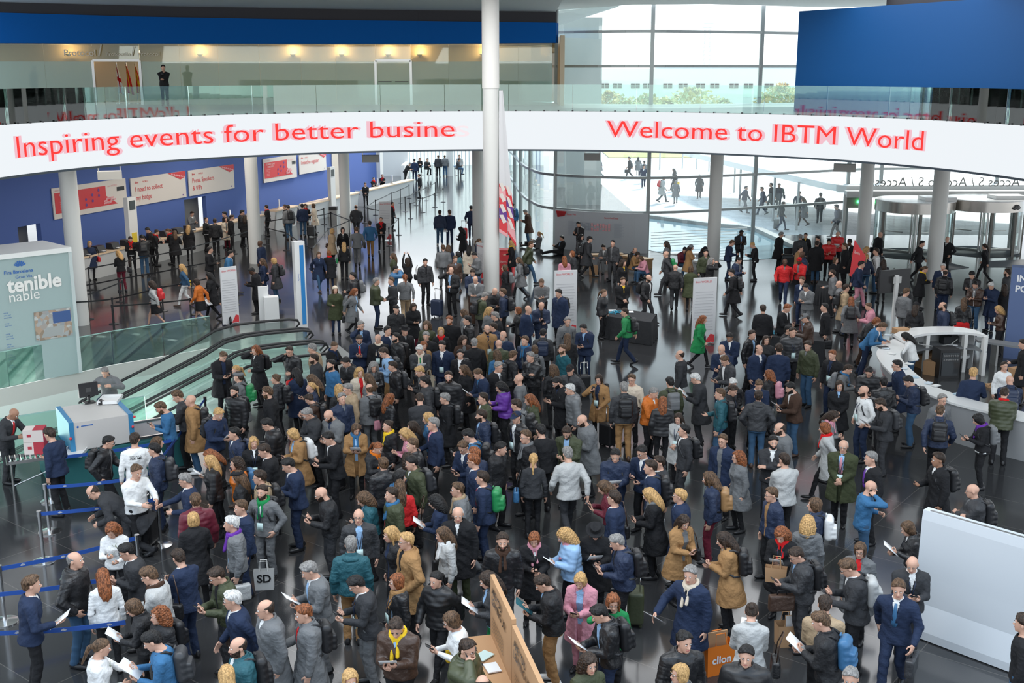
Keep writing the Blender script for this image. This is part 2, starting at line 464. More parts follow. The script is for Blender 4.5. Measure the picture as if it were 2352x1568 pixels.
def build_head(h):
    P, o, h = grid((-.10, -.13, -.19), (.10, .13, .13), h)
    d = head_sdf(P)
    for s in (-1, 1):
        d = carve(d, ell(P, (s * .030, -.098, .012), (.017, .016, .012)), .012)
    d = sm(d, cap(P, (0, -.088, .012), (0, -.112, -.026), .007, .0115), .012)
    d = sm(d, cap(P, (-.014, -.100, -.03), (.014, -.100, -.03), .007, .007), .008)
    for s in (-1, 1):
        d = sm(d, ell(P, (s * .080, .012, -.004), (.010, .019, .032)), .008)
    d = sm(d, ell(P, (0, -.093, -.060), (.023, .010, .0075)), .006)
    V, Q = nets(d, o, h)
    M = np.zeros(len(Q), int)
    c = V[Q].mean(1)
    lip = (np.abs(c[:, 0]) < .025) & (np.abs(c[:, 2] + .060) < .0085) & (c[:, 1] < -.09)
    M[lip] = 3
    if h < .013:
        for s in (-1, 1):
            v, q = uvs(8, 6, .0105); v = v + (s * .030, -.0875, .012)
            cc = (v[q].mean(1) - np.array((s * .030, -.0875, .012)))
            m = np.where(cc[:, 1] < -.0075, 2, 1)
            V, Q, M = cat([(V, Q, M), (v, q, m)])
            v, q = uvs(8, 4, 1.0); v = v * (.018, .006, .0035)
            v = v @ rot_y(-s * .12).T + (s * .030, -.097, .033)
            V, Q, M = cat([(V, Q, M), (v, q, np.full(len(q), 4))])
    return V, Q, M

def rot_y(t):
    c, s = math.cos(t), math.sin(t)
    return np.array([[c, 0, s], [0, 1, 0], [-s, 0, c]])

def uvs(n, m, r):
    V = []
    for i in range(m + 1):
        th = math.pi * i / m
        for k in range(n):
            ph = 2 * math.pi * k / n
            V.append((r * math.sin(th) * math.cos(ph), r * math.sin(th) * math.sin(ph), r * math.cos(th)))
    Q = [(i * n + k, (i + 1) * n + k, (i + 1) * n + (k + 1) % n, i * n + (k + 1) % n) for i in range(m) for k in range(n)]
    return np.array(V), np.array(Q)

def cat(L):
    V, Q, M, o = [], [], [], 0
    for v, q, m in L:
        V.append(v); Q.append(q + o); M.append(m); o += len(v)
    return np.concatenate(V), np.concatenate(Q), np.concatenate(M)

def build_hand(kind, h):
    """wrist at the origin, fingers along -Z, palm towards +Y, thumb towards +X"""
    P, o, h = grid((-.06, -.07, -.20), (.075, .08, .03), h)
    d = ell(P, (0, 0, -.055), (.041, .017, .052))
    d = sm(d, cap(P, (0, 0, .03), (0, 0, -.03), .026, .026), .02)
    curl = {'relax': .45, 'grip': 1.15, 'flat': .12}[kind]
    for i, (x, L) in enumerate(((.029, .072), (.010, .080), (-.010, .074), (-.028, .058))):
        a = np.array((x, 0, -.092)); t = curl * (.6 + .12 * i)
        for seg, ln, r in ((0, .45, .0092), (1, .32, .0085), (2, .26, .0075)):
            b = a + L * ln * np.array((x * .35, math.sin(t), -math.cos(t)))
            d = np.minimum(d, cap(P, a, b, r, r * .93)) if seg else sm(d, cap(P, a, b, r, r * .93), .008)
            a = b; t += curl * .75
    th = np.array((.032, .004, -.030)); k = np.array((.060, .016 + .02 * curl, -.058)); e = np.array((.058, .026 + .03 * curl, -.088))
    d = sm(d, cap(P, th, k, .014, .0105), .012)
    d = np.minimum(d, cap(P, k, e, .0105, .0085))
    V, Q = nets(d, o, h)
    return V, Q

def hair_sdf(P, st):
    n = np.array((0, .70, .71), f32)
    hs = ell(P, (0, .014, .030), (.077, .098, .091))
    hs = sm(hs, ell(P, (0, .02, -.03), (.068, .072, .074)), .03)
    plane = -(P @ n) + .014 + .004 * np.sin(55 * P[..., 0] + 1)
    x, y, z = P[..., 0], P[..., 1], P[..., 2]
    if st == 'r':
        d = np.maximum(hs - .006, plane)
        d = np.maximum(d, z - (.045 + .3 * y))
        return np.maximum(d, -.085 - z)
    t = .013 if st in 'sa' else .016
    d = hs - t
    d = d + .004 * np.sin(95 * x + 25 * z) * np.sin(75 * y + 40 * z)
    if st in 's':
        d = d - .010 * np.exp(-((y + .055) / .05) ** 2) * np.clip(z / .07, 0, 1) - .003 * np.clip(z / .1, 0, 1) + .003 * np.sin(130 * x + 40 * y) * np.sin(110 * y)
        d = d + .012 * np.clip((np.abs(x) - .058) / .02, 0, 1) * np.clip((.06 - z) / .05, 0, 1)
        return np.maximum(np.maximum(d, plane), -.078 - z)
    if st in 'pu':
        d = hs - .010
        d = np.maximum(np.maximum(d, plane), -.075 - z)
        if st == 'u':
            return np.minimum(d, ell(P, (0, .108, .055), (.040, .034, .040)))
        d = sm(d, cap(P, (0, .10, .035), (0, .150, -.01), .022, .030), .02)
        return sm(d, cap(P, (0, .160, -.03), (0, .190, -.26), .034, .014), .02)
    face = np.maximum(np.abs(x) - .052, y + .030)      # hair hangs beside the face, not in front of it
    if st == 'h':
        d = sm(d, ell(P, (0, .035, -.055), (.092, .082, .085)), .02)
        d = np.maximum(d, -.125 - z)
    elif st == 'l':
        d = sm(d, ell(P, (0, .085, -.10), (.090, .075, .17)), .03); d = sm(d, ell(P, (0, .125, -.20), (.095, .060, .17)), .04)
        for s in (-1, 1):
            d = sm(d, cap(P, (s * .072, -.005, .0), (s * .085, -.02, -.21), .022, .014), .025)
        d = d + .003 * np.sin(110 * x)
    elif st == 'c':
        d = sm(d, ell(P, (0, .075, -.10), (.135, .105, .20)), .05)
        d = d + .010 * np.sin(75 * x + 9 * np.sin(30 * z)) * np.sin(60 * z) * np.sin(70 * y)
    keep = np.maximum(np.maximum(np.abs(x) - .060, y + .03), z - .080 + 1.5 * np.abs(x - .02) ** 1.5)   # the face window
    d = np.maximum(d, -keep)
    return np.maximum(d, -(y + .085))

def build_hair(st, h):
    if st in 'kafo':
        P, o, h = grid((-.17, -.20, -.12), (.17, .17, .19), h)
        hs = ell(P, (0, .014, .030), (.077, .098, .091))
        x, y, z = P[..., 0], P[..., 1], P[..., 2]
        if st == 'k':
            d = ell(P, (0, .018, .040), (.094, .112, .108))
            d = np.maximum(d, -(P @ np.array((0, .35, .94), f32)) + .020)
        elif st == 'a':
            d = np.maximum(hs - .016, .040 - z)
            d = sm(d, np.maximum(ell(P, (0, -.085, .040), (.075, .085, .014)), y + .03), .01)
        elif st == 'f':
            d = np.maximum(ell(P, (0, 0, .068), (.095, .125, .058)), .042 - z)
            d = np.minimum(d, ell(P, (0, -.10, .046), (.070, .050, .012)))
        else:
            rr = np.sqrt(x * x + (y * .9) ** 2)
            d = np.maximum(rr - .150, np.abs(z - .050 - .8 * x * x) - .008)
            d = np.minimum(d, np.maximum(np.maximum(rr - .088, z - .150 + .3 * np.exp(-(x / .03) ** 2) * .06), .04 - z))
        return nets(d, o, h)
    hi = .13 if st not in 'c' else .19
    P, o, h = grid((-hi, -.13, -.39 if st in 'lcp' else -.15), (hi, .22, .15), h)
    return nets(hair_sdf(P, st), o, h)

def build_beard(h):
    P, o, h = grid((-.09, -.13, -.14), (.09, .06, .02), h)
    d = head_sdf(P) - .0055
    x, y, z = P[..., 0], P[..., 1], P[..., 2]
    d = np.maximum(d, z + .032 + .45 * np.clip(y + .06, -.02, .1) * -1 - .0)
    d = np.maximum(d, y - .005)
    d = np.maximum(d, -(-.125 - z) * -1 if False else -.118 - z)
    d = np.maximum(d, -ell(P, (0, -.10, -.060), (.024, .03, .010)))
    return nets(d, o, h)

def tmpl(kind, lod):
    h = {'head': (.0065, .010, .016), 'hand': (.0052, .0085, .014), 'hair': (.008, .012, .018), 'beard': (.0075, .011, .016)}[kind[0]][lod]
    k = (kind, lod)
    if k not in _tmpl:
        if kind[0] == 'head': _tmpl[k] = build_head(h)
        elif kind[0] == 'hand': _tmpl[k] = build_hand(kind[1], h)
        elif kind[0] == 'hair': _tmpl[k] = build_hair(kind[1], h)
        else: _tmpl[k] = build_beard(h)
    return _tmpl[k]

def build_person(sp, R, vox, lod):
    """returns a list of parts (name, V, Q, matidx, material keys) in metres, feet at the origin, facing -Y"""
    W = sp['sex'] == 'w'
    po = pose_of(sp['pose'], R, W)
    top, tc, bot, bc = sp['top'], sp['topc'], sp['bot'], sp['botc']
    fat = R.uniform(1.0, 1.13) * (1.10 if (not W and sp['hair'] in 'br' and R.random() < .5) else 1)
    pel = np.array((0, 0, po['pz'])); A = rx(math.radians(-po['lean']) * -1)
    A = rx(math.radians(po['lean']))
    T = lambda p: pel + A @ np.array(p, float)
    loc = lambda P: ((P - pel.astype(f32)) @ A.astype(f32))
    sw = (.168 if W else .190) * (.97 + .06 * (fat - .9) / .2)
    arms = []
    for i, s in enumerate((-1, 1)):
        S = T((s * sw, .012, .412)); w = po['wr'][i]
        if sp['pose'] == 'ZZ': w = (s * .26, .0, .84)
        E, Wd = ik(S, w, .285, .250, po['pole'][i])
        arms.append((S, E, Wd))
    legs = []
    for i, s in enumerate((-1, 1)):
        Hp = pel + np.array((s * .088, 0, -.03)); K, An = ik(Hp, po['an'][i], .43, .42, po['kp'][i])
        legs.append((Hp, K, An))
    nb = T((0, .008, .50)); hd = math.radians(po['head'] + po['lean'] * .6)
    HM = A @ rz(math.radians(po['turn'])) @ rx(math.radians(po['head']))
    hc = T((0, -.004, .515)) + HM @ np.array((0, -.012, .142))
    parts = []
    near = lod == 0
    # ---- the body: head, neck, trunk, limbs and hands in one mesh
    V, Q, M = tmpl(('head',), lod)
    V = V @ HM.T + hc
    body = [(V, Q, M)]
    hk = {'fo': 'relax', 'ph': 'grip', 'qm': 'grip', 'up': 'grip', 'ea': 'grip'}.get(sp['pose'], 'relax')
    if sp['pose'] in ('rc', 'ds', 'ln'): hk = 'flat'
    hands = []
    for i, (S, E, Wd) in enumerate(arms):
        z = -(Wd - E); z /= np.linalg.norm(z)
        s = (-1, 1)[i]
        up = np.array((0, -1, .0)) if abs(z[2]) > .8 else np.array((0, 0, 1.))
        palm = np.array((-s, 0, 0)) if abs(z[2]) > .8 else (np.array((-s * .5, 0, .85)) if sp['pose'] in ('ph', 'bg', 'hs1') else np.array((-s * .9, 0, -.3)))
        y = palm - z * (palm @ z); y /= np.linalg.norm(y)
        x = np.cross(y, z)
        v, q = tmpl(('hand', hk), lod)
        if x @ up < 0:
            v = v * (-1, 1, 1); q = q[:, ::-1]
        Rm = np.stack([x, y, z], 1)
        v = v * (.92 if W else 1.0)
        body.append((v @ Rm.T + Wd, q, np.zeros(len(q), int)))
        hands.append((Wd - z * .085 + y * .028, Rm))
    hc_ = max(vox * 1.3, .018)
    pts = np.array([p for a in arms + legs for p in a] + [nb])
    lo, hi = pts.min(0) - .2, pts.max(0) + .1
    lo[2] = max(lo[2], .05)
    P, o, h = grid(lo, hi, max(hc_, .022))
    q = loc(P)
    d = np.maximum(torso(q, W, -.012, 0, fat), np.maximum(q[..., 2] - .52, -.06 - q[..., 2]))
    d = sm(d, cap(P, T((0, .0, .45)), hc - HM @ np.array((0, -.02, .08)), .055, .050), .03)
    for S, E, Wd in arms:
        d = sm(d, cap(P, S, E, .042, .035), .03); d = np.minimum(d, cap(P, E, Wd, .035, .024))
    for Hp, K, An in legs:
        d = sm(d, cap(P, Hp, K, .070, .048), .03); d = sm(d, cap(P, K, An, .048, .035), .02)
    v, qd = nets(d, o, h)
    body.append((v, qd, np.zeros(len(qd), int)))
    V, Q, M = cat(body)
    parts.append(('person', V, Q, M, ['skin' + sp['skin'], 'eye', 'dark', 'lip' + sp['skin'], 'hair_' + sp['hairc']]))
    # ---- hair or hat
    if sp['hair'] != 'b':
        st = sp['hair']
        hm = 'hair_' + sp['hairc']
        if st in 'kafo':
            hat = 'fabric_' + {'k': 'blk', 'g': 'gry', 'r': 'red', 'n': 'nvy', 'd': 'blk', 'y': 'crm'}[sp['hairc']]
            v, q = tmpl(('hair', st), lod); parts.append(('hat', v @ HM.T + hc, q, None, [hat]))
            st2 = 'l' if W else 's'
            hm = 'hair_' + ('d' if sp['hairc'] not in 'dy' else 'm'); st = st2
        elif st == 'f':
            st = 's'
        v, q = tmpl(('hair', st), lod)
        if sp['hair'] in 'kafo':
            v = v.copy(); m = v[:, 2] > .02; v[m] = v[m] * .93
        sc = np.array((1.0 + R.uniform(-.02, .04), 1.0, 1 + R.uniform(-.02, .03)))
        parts.append(('hair', (v * sc) @ HM.T + hc, q, None, [hm]))
    if 'D' in sp['ex'] and not W:
        v, q = tmpl(('beard', ''), lod); parts.append(('beard', v @ HM.T + hc, q, None, ['hair_' + (sp['hairc'] if sp['hair'] not in 'b' else 'd')]))
    if 'G' in sp['ex'] and lod < 2:
        L = []
        for s in (-1, 1):
            v, q = torus(.021, .0022, 10, 4); v = v[:, [0, 2, 1]] + (s * .030, -.103, .012); L.append((v, q, np.zeros(len(q), int)))
            v, q = tube([(s * .05, -.10, .014), (s * .080, -.05, .014), (s * .083, .01, .008)], .002, 4); L.append((v, q, np.zeros(len(q), int)))
        v, q = tube([(-.009, -.106, .014), (.009, -.106, .014)], .002, 4); L.append((v, q, np.zeros(len(q), int)))
        v, q, m = cat(L); parts.append(('glasses', v @ HM.T + hc, q, None, ['dark']))
    # ---- trousers / skirt
    lo = np.array([min(p[i] for l in legs for p in l) - .16 for i in range(3)]); hi = np.array([max(p[i] for l in legs for p in l) + .16 for i in range(3)])
    lo[2] = max(lo[2] + .10, .045)
    hi[2] = po['pz'] + .16
    P, o, h = grid(lo, hi, vox * 1.1); q = loc(P)
    slim = .0 if bot == 'T' and not W else -.008
    d = np.maximum(torso(q, W, .006, 0, fat), np.maximum(q[..., 2] - .10, -.13 - q[..., 2]))
    for Hp, K, An in legs:
        w = .0045 * np.sin(P[..., 2] * 41 + Hp[0] * 30) * np.sin(P[..., 2] * 13 + P[..., 0] * 22 + 1)
        d = sm(d, cap(P, Hp, K, .094 + slim, .066 + slim) + w, .03)
        d = sm(d, cap(P, K, An + np.array((0, .0, -.02)), .066 + slim, .058 + slim * 1.5) + w, .02)
    d = np.maximum(d, min(l[2][2] for l in legs) - .03 - P[..., 2]) if sp['pose'] not in ('fl',) else d
    if bot == 'K':
        if tc not in ('org', 'lgr'):
            v, q2 = nets(d + .004, o, h); parts.append(('tights', v, q2, None, ['fabric_blk']))
        ql = loc(P)
        d2 = np.maximum(torso(ql, W, .022, .12, fat), np.maximum(ql[..., 2] - .10, -.40 - ql[..., 2]))
        v, q2 = nets(d2, o, h); parts.append(('skirt', v, q2, None, ['fabric_' + bc]))
    else:
        v, q2 = nets(d, o, h); parts.append(('trousers', v, q2, None, [('denim_' if bc == 'jea' else 'fabric_') + bc]))
    # ---- shoes
    for i, (Hp, K, An) in enumerate(legs):
        s = (-1, 1)[i]
        fwd = np.array((s * .15, -1, 0)); fwd /= np.linalg.norm(fwd)
        pitch = 0
        if An[2] > .12 and sp['pose'] not in ('hs', 'fl'): pitch = .5
        if sp['pose'] == 'fl': pitch = -1.35
        P, o, h = grid((-.06, -.22, -.10), (.06, .10, .04), .014 if lod < 2 else .02)
        d = ell(P, (0, -.07, -.045), (.046, .142, .045)); d = sm(d, ell(P, (0, .02, -.02), (.042, .055, .07)), .03)
        d = np.maximum(d, -.078 - P[..., 2])
        v, q = nets(d, o, h)
        yaw = math.atan2(s * .18, 1) * (1 if sp['pose'] != 'wk' else .2)
        v = v @ (rz(yaw) @ rx(pitch)).T + An
        shoe = 'dark' if bc not in ('jea', 'tan', 'wht') or R.random() < .4 else R.choice(('leather_brn', 'fabric_wht', 'leather_brn'))
        parts.append(('shoe', v, q, None, [shoe if i == 0 else parts[-1][4][0]]))
    # ---- upper garment
    off = {'S': .020, 'J': .028, 'P': .040, 'C': .032, 'K': .019}[top]
    hem = {'S': -.14, 'J': -.10, 'P': -.12, 'C': -.42, 'K': -.10}[top]
    if W and top in 'JS': hem = -.06
    if sp['pose'] in ('si', 'hs', 'fl', 'sc'): hem = max(hem, -.10)
    long = top == 'C' and hem < -.2
    sr = {'S': (.068, .059, .047), 'J': (.073, .065, .053), 'P': (.084, .078, .060), 'C': (.076, .067, .055), 'K': (.058, .050, .040)}[top]
    if W: sr = tuple(r * .90 for r in sr)
    pts = np.array([p for a in arms for p in a] + [T((.26, .2, hem - .02)), T((-.26, -.2, hem - .02)), T((0, -.16, .55)), T((0, .2, .5)), T((.26, 0, .5)), T((-.26, 0, .5))])
    P, o, h = grid(pts.min(0) - .075, pts.max(0) + .075, vox)
    q = loc(P)
    fl = {'C': .18, 'J': .0, 'K': .0, 'S': .15, 'P': .05}[top]
    core = torso(q, W, off, fl, fat)
    inner = torso(q, W, off * .35, 0, fat)
    if top == 'P' and near or top == 'P' and lod == 1:
        core = core - .009 * np.abs(np.sin(q[..., 2] * math.pi / .085))
    fold = (.006 if lod < 2 else .003) * np.sin(q[..., 0] * 31 + q[..., 2] * 17 + R.uniform(0, 6)) * np.sin(q[..., 2] * 23 + q[..., 1] * 19 + R.uniform(0, 6))
    d = np.maximum(core + fold, np.maximum(q[..., 2] - .515, hem - q[..., 2]))
    slv = None
    for S, E, Wd in arms:
        e = .0045 * np.sin(((P - Wd.astype(f32)) ** 2).sum(-1) * 170 + P[..., 0] * 18) * np.sin(P[..., 2] * 21 + P[..., 1] * 13)
        if top == 'P': e = -.006 * np.abs(np.sin(np.sqrt(((P - S.astype(f32)) ** 2).sum(-1)) * math.pi / .075))
        u = E + (Wd - E) * (.93 if sp['top'] != 'T' else .3)
        a = sm(cap(P, S, E, sr[0], sr[1]) + e, cap(P, E, u, sr[1], sr[2]) + e, .02)
        slv = a if slv is None else np.minimum(slv, a)
    x, y, z = q[..., 0], q[..., 1], q[..., 2]
    d = sm(d, slv, .035)
    # open front
    opening = None
    if top == 'S':
        opening = (.17 + R.uniform(-.04, .03), .062) if not W else (.20, .045)
    elif top in 'JC':
        m = R.random()
        if m < .35 or sp['V']: opening = (hem - .1, .05)
        elif m < .8: opening = (.30, .05)
    if sp['V'] and top == 'K': opening = (.34, .045)
    if opening:
        z0, w = opening
        wz = np.clip((z - z0) / max(.5 - z0, .05), 0, 1) * w + (.02 if z0 < hem else 0)
        if top in 'SC' and lod < 2:
            lw = .045 * np.clip((z - z0) / .12, 0, 1) * np.clip((.50 - z) / .04, 0, 1)
            d = d - .009 * (y < 0) * np.clip((wz + lw - np.abs(x)) / .006, 0, 1)
        cut = np.maximum(np.maximum(np.abs(x) - wz, y + .03), -(inner - .002))
        if z0 >= hem: cut = np.maximum(cut, z0 - z)
        cut = np.maximum(cut, -slv)
        d = np.maximum(d, -cut)
    # neck hole and collar
    neck = cap(P, T((0, .0, .40)), T((0, -.03, .72)), .062 if W else .068, .075)
    d = np.maximum(d, -np.maximum(neck, -(z - .455)))
    if top in 'JPC' or top == 'S':
        rr = np.sqrt(x * x + ((y - .004) * .95) ** 2)
        hgt = {'J': .055, 'P': .06, 'C': .05, 'S': .022}[top]
        col = np.maximum(np.abs(rr - .078) - .011, np.abs(z - .495 - .25 * y) - hgt)
        gap = .035 if opening else .0
        col = np.maximum(col, -(np.maximum(np.abs(x) - gap, y))) if gap else col
        d = sm(d, col, .012)
    hood = top == 'P' and R.random() < .7 or top == 'J' and R.random() < .45 or top == 'C' and R.random() < .15
    v, q2 = nets(d, o, h)
    name = {'S': 'suit_jacket', 'J': 'jacket', 'P': 'puffer_jacket', 'C': 'coat', 'K': 'sweater'}[top]
    fam = {'P': 'puffer_', 'J': 'shell_', 'S': 'fabric_', 'C': 'fabric_', 'K': 'fabric_'}[top]
    if top == 'J' and tc == 'brn' or top == 'J' and tc == 'blk' and R.random() < .3: fam = 'leather_'
    if tc == 'jea': fam = 'denim_'
    Mi = np.zeros(len(q2), int)
    parts.append((name, v, q2, None, [fam + tc]))
    if hood and lod < 2:
        Pq, o, h = grid((-.17, .0, .36), (.17, .22, .60), vox)
        d = ell(Pq, (0, .095, .475), (.125, .065, .062)); d = np.maximum(d, -ell(Pq, (0, .06, .535), (.085, .07, .06)))
        v, q2 = nets(d, o, h); v = (v @ A.T) + pel
        parts.append(('hood', v, q2, None, [fam + tc]))
    # shirt under an open front
    if opening:
        lo = T((-.15, -.2, max(hem, -.1))); Pq, o, h = grid((-.16, -.20, max(hem, -.10)), (.16, .06, .52), vox * .9)
        d = np.maximum(torso(Pq, W, off * .35 + .003, 0, fat), np.maximum(Pq[..., 2] - .50, -.10 - Pq[..., 2]))
        nk = cap(Pq, (0, 0, .40), (0, -.03, .72), .052, .060)
        rr = np.sqrt(Pq[..., 0] ** 2 + Pq[..., 1] ** 2)
        d = sm(d, np.maximum(np.abs(rr - .066) - .008, np.abs(Pq[..., 2] - .505 - .2 * Pq[..., 1]) - .025), .01)
        d = np.maximum(d, -np.maximum(nk, .46 - Pq[..., 2])); d = np.maximum(d, Pq[..., 1] - .03)
        v, q2 = nets(d, o, h); v = (v @ A.T) + pel
        vc = sp['V'] or ('wht' if top == 'S' else R.choice(('gry', 'nvy', 'wht', 'blk', 'lbl')))
        parts.append(('shirt', v, q2, None, ['fabric_' + vc]))
        if sp['N'] and lod < 2:
            ys = lambda zz: -(np.interp(zz, TZ, TBm * fat) + off * .35 + .006 - .012)
            pth = [(0, ys(zz) - .004, zz) for zz in np.linspace(.47, .12, 8)]
            v, q2 = ribbon(pth, [.016, .020, .024, .028, .032, .036, .040, .012], .006); v = (v @ A.T) + pel
            parts.append(('necktie', v, q2, None, ['satin_' + sp['N']]))
    if sp['C']:
        Pq, o, h = grid((-.15, -.22, .18), (.15, .15, .60), max(vox * .9, .012))
        x, y, z = Pq[..., 0], Pq[..., 1], Pq[..., 2]
        rr = np.sqrt(x * x + (y * .95) ** 2)
        d = np.sqrt((rr - .082) ** 2 + ((z - .505 - .22 * y) * .7) ** 2) - .030
        d = d + .004 * np.sin(z * 160 + x * 60)
        yf = -(np.interp(.35, TZ, TBm) + off + .012)
        d = sm(d, cap(Pq, (-.035, -.085, .48), (-.040, yf, .22), .022, .024), .02)
        d = sm(d, cap(Pq, (.030, -.085, .48), (.035, yf, .27), .022, .024), .02)
        v, q2 = nets(d, o, h); v = (v @ A.T) + pel
        parts.append(('scarf', v, q2, None, ['wool_' + sp['C']]))
    if 'L' in sp['ex'] and lod < 2:
        yf = -(np.interp(.30, TZ, TBm) * fat + off + .012)
        yc = yf - .01
        L = []
        for s in (-1, 1):
            v, q2 = ribbon([(s * .075, .0, .515), (s * .060, -.09, .46), (s * .03, yf, .33), (0, yc, .14)], [.006] * 4, .003)
            L.append((v, q2, np.zeros(len(q2), int)))
        v, q2 = boxv((0, yc - .004, .075), (.052, .005, .075)); L.append((v, q2, np.ones(len(q2), int)))
        v, q2, m = cat(L); v = (v @ A.T) + pel
        parts.append(('lanyard', v, q2, m, ['satin_nvy', 'card']))
    info = dict(T=T, A=A, pel=pel, hands=hands, arms=arms, off=off, hc=hc, HM=HM, po=po, sw=sw)
    return parts, info

def torus(R, r, n, m):
    V = [((R + r * math.cos(b)) * math.cos(a), (R + r * math.cos(b)) * math.sin(a), r * math.sin(b)) for a in [2 * math.pi * i / n for i in range(n)] for b in [2 * math.pi * k / m for k in range(m)]]
    Q = [(i * m + k, ((i + 1) % n) * m + k, ((i + 1) % n) * m + (k + 1) % m, i * m + (k + 1) % m) for i in range(n) for k in range(m)]
    return np.array(V), np.array(Q)

def tube(path, r, n=6):
    path = np.array(path, float); V = []
    for i, p in enumerate(path):
        t = path[min(i + 1, len(path) - 1)] - path[max(i - 1, 0)]; t /= np.linalg.norm(t) + 1e-9
        u = np.cross(t, (0, 0, 1) if abs(t[2]) < .9 else (1, 0, 0)); u /= np.linalg.norm(u); w = np.cross(t, u)
        rr = r[i] if hasattr(r, '__len__') else r
        for k in range(n):
            a = 2 * math.pi * k / n
            V.append(p + rr * (u * math.cos(a) + w * math.sin(a)))
    Q = [(i * n + k, i * n + (k + 1) % n, (i + 1) * n + (k + 1) % n, (i + 1) * n + k) for i in range(len(path) - 1) for k in range(n)]
    if n == 4: Q += [(3, 2, 1, 0), tuple(len(V) - 4 + np.array((0, 1, 2, 3)))]
    else:
        V += [path[0], path[-1]]; a, b = len(V) - 2, len(V) - 1; m = (len(path) - 1) * n
        Q += [(a, (k + 1) % n, k, k) for k in range(n)] + [(b, m + k, m + (k + 1) % n, m + (k + 1) % n) for k in range(n)]
    return np.array(V), np.array(Q)

def ribbon(path, hw, t):
    V = []
    for p, w in zip(path, hw):
        for dx, dy in ((-w, -t), (w, -t), (w, t), (-w, t)):
            V.append((p[0] + dx, p[1] + dy, p[2]))
    n = len(path)
    Q = [(i * 4 + k, i * 4 + (k + 1) % 4, (i + 1) * 4 + (k + 1) % 4, (i + 1) * 4 + k) for i in range(n - 1) for k in range(4)] + [(3, 2, 1, 0), (n * 4 - 4, n * 4 - 3, n * 4 - 2, n * 4 - 1)]
    return np.array(V), np.array(Q)

def boxv(c, s):
    V = np.array([(x, y, z) for z in (-1, 1) for y in (-1, 1) for x in (-1, 1)], float) * s + c
    return V, np.array([(0, 2, 3, 1), (4, 5, 7, 6), (0, 1, 5, 4), (2, 6, 7, 3), (0, 4, 6, 2), (1, 3, 7, 5)])
# ---------------------------------------------------------------- the hall
def zat(y, P):
    """height of the point above plan position P that shows on pixel row y"""
    c, s = math.cos(PITCH), math.sin(PITCH); k = -(y - 784) / FPX
    Y = P[1]
    return CAMH + Y * (-s + k * c) / (c + k * s)

def along(x, p0, d, y=None):
    """plan point where pixel column x (at row y) meets the line p0 + u d"""
    a = (x - 1176) / FPX; b = -((y if y is not None else 400) - 784) / FPX
    rx_, ry_ = a, math.cos(PITCH) + b * math.sin(PITCH)
    t, u = np.linalg.solve(np.array([[rx_, -d[0]], [ry_, -d[1]]]), np.array(p0, float))
    return np.array((rx_ * t, ry_ * t)), u

RC, RR = (-0.13, 30.5), 14.95          # centre and radius of the gallery ring
ZB, ZT = 5.6, 7.12

def ring(a, r, z): return (RC[0] + r * math.sin(a), RC[1] + r * math.cos(a), z)

def ringang(x, y, z=0):
    d = at(x, y, 0.)[:2]; d = d / np.linalg.norm(d); c = np.array(RC); bq = d @ c
    p = d * (bq + math.sqrt(bq * bq - c @ c + RR * RR)) - c
    return math.atan2(p[0], p[1])

# floor: dark polished stone, large slabs laid on the diagonal, mirror-like at low angles
m, b = new_mat('stone_floor'); nt = m.node_tree
tc = nt.nodes.new('ShaderNodeTexCoord'); mp = nt.nodes.new('ShaderNodeMapping'); br = nt.nodes.new('ShaderNodeTexBrick')
mp.inputs['Rotation'].default_value = (0, 0, math.radians(38))
nt.links.new(tc.outputs['Object'], mp.inputs[0]); nt.links.new(mp.outputs[0], br.inputs['Vector'])
br.offset = 0.0; br.inputs['Scale'].default_value = .42; br.inputs['Brick Width'].default_value = 1.0; br.inputs['Row Height'].default_value = .62
br.inputs['Mortar Size'].default_value = .0035; br.inputs['Mortar Smooth'].default_value = .3
br.inputs['Color1'].default_value = (.030, .031, .033, 1); br.inputs['Color2'].default_value = (.040, .041, .043, 1); br.inputs['Mortar'].default_value = (.10, .095, .09, 1)
n = nt.nodes.new('ShaderNodeTexNoise'); n.inputs['Scale'].default_value = 1.3; n.inputs['Detail'].default_value = 6
nt.links.new(tc.outputs['Object'], n.inputs['Vector'])
mr = nt.nodes.new('ShaderNodeMapRange'); mr.inputs[3].default_value = .09; mr.inputs[4].default_value = .17
nt.links.new(n.outputs[0], mr.inputs[0]); nt.links.new(mr.outputs[0], b.inputs['Roughness'])
nt.links.new(br.outputs['Color'], b.inputs['Base Color'])
b.inputs['Specular IOR Level'].default_value = .55; b.inputs['Coat Weight'].default_value = .12; b.inputs['Coat Roughness'].default_value = .08
n2 = nt.nodes.new('ShaderNodeTexNoise'); n2.inputs['Scale'].default_value = 55; bp = nt.nodes.new('ShaderNodeBump'); bp.inputs['Strength'].default_value = .045; bp.inputs['Distance'].default_value = .004
nt.links.new(tc.outputs['Object'], n2.inputs['Vector']); nt.links.new(n2.outputs[0], bp.inputs['Height']); nt.links.new(bp.outputs[0], b.inputs['Normal'])
M_FLOOR = m

TH = math.radians(204); EA = np.array((math.cos(TH), math.sin(TH))); EB = np.array((-EA[1], EA[0])) * 1.0
if EB[1] > 0: EB = -EB
EO = np.array((-7.05, 34.9))              # far corner of the escalator landing
far_edge = [EO + EA * .9, (-9.65, 35.28), (-12.05, 33.11), (-14.13, 30.63), (-17.5, 27.4), (-24, 22)]
near_edge = [EO + EB * 5.1 + EA * .9, (-8.83, 26.15), (-11.56, 24.23), (-16, 21.2), (-24, 16)]
hole = [tuple(p) for p in far_edge] + [tuple(p) for p in near_edge[::-1]]
mb = MB()
FX0, FX1 = -24, 40
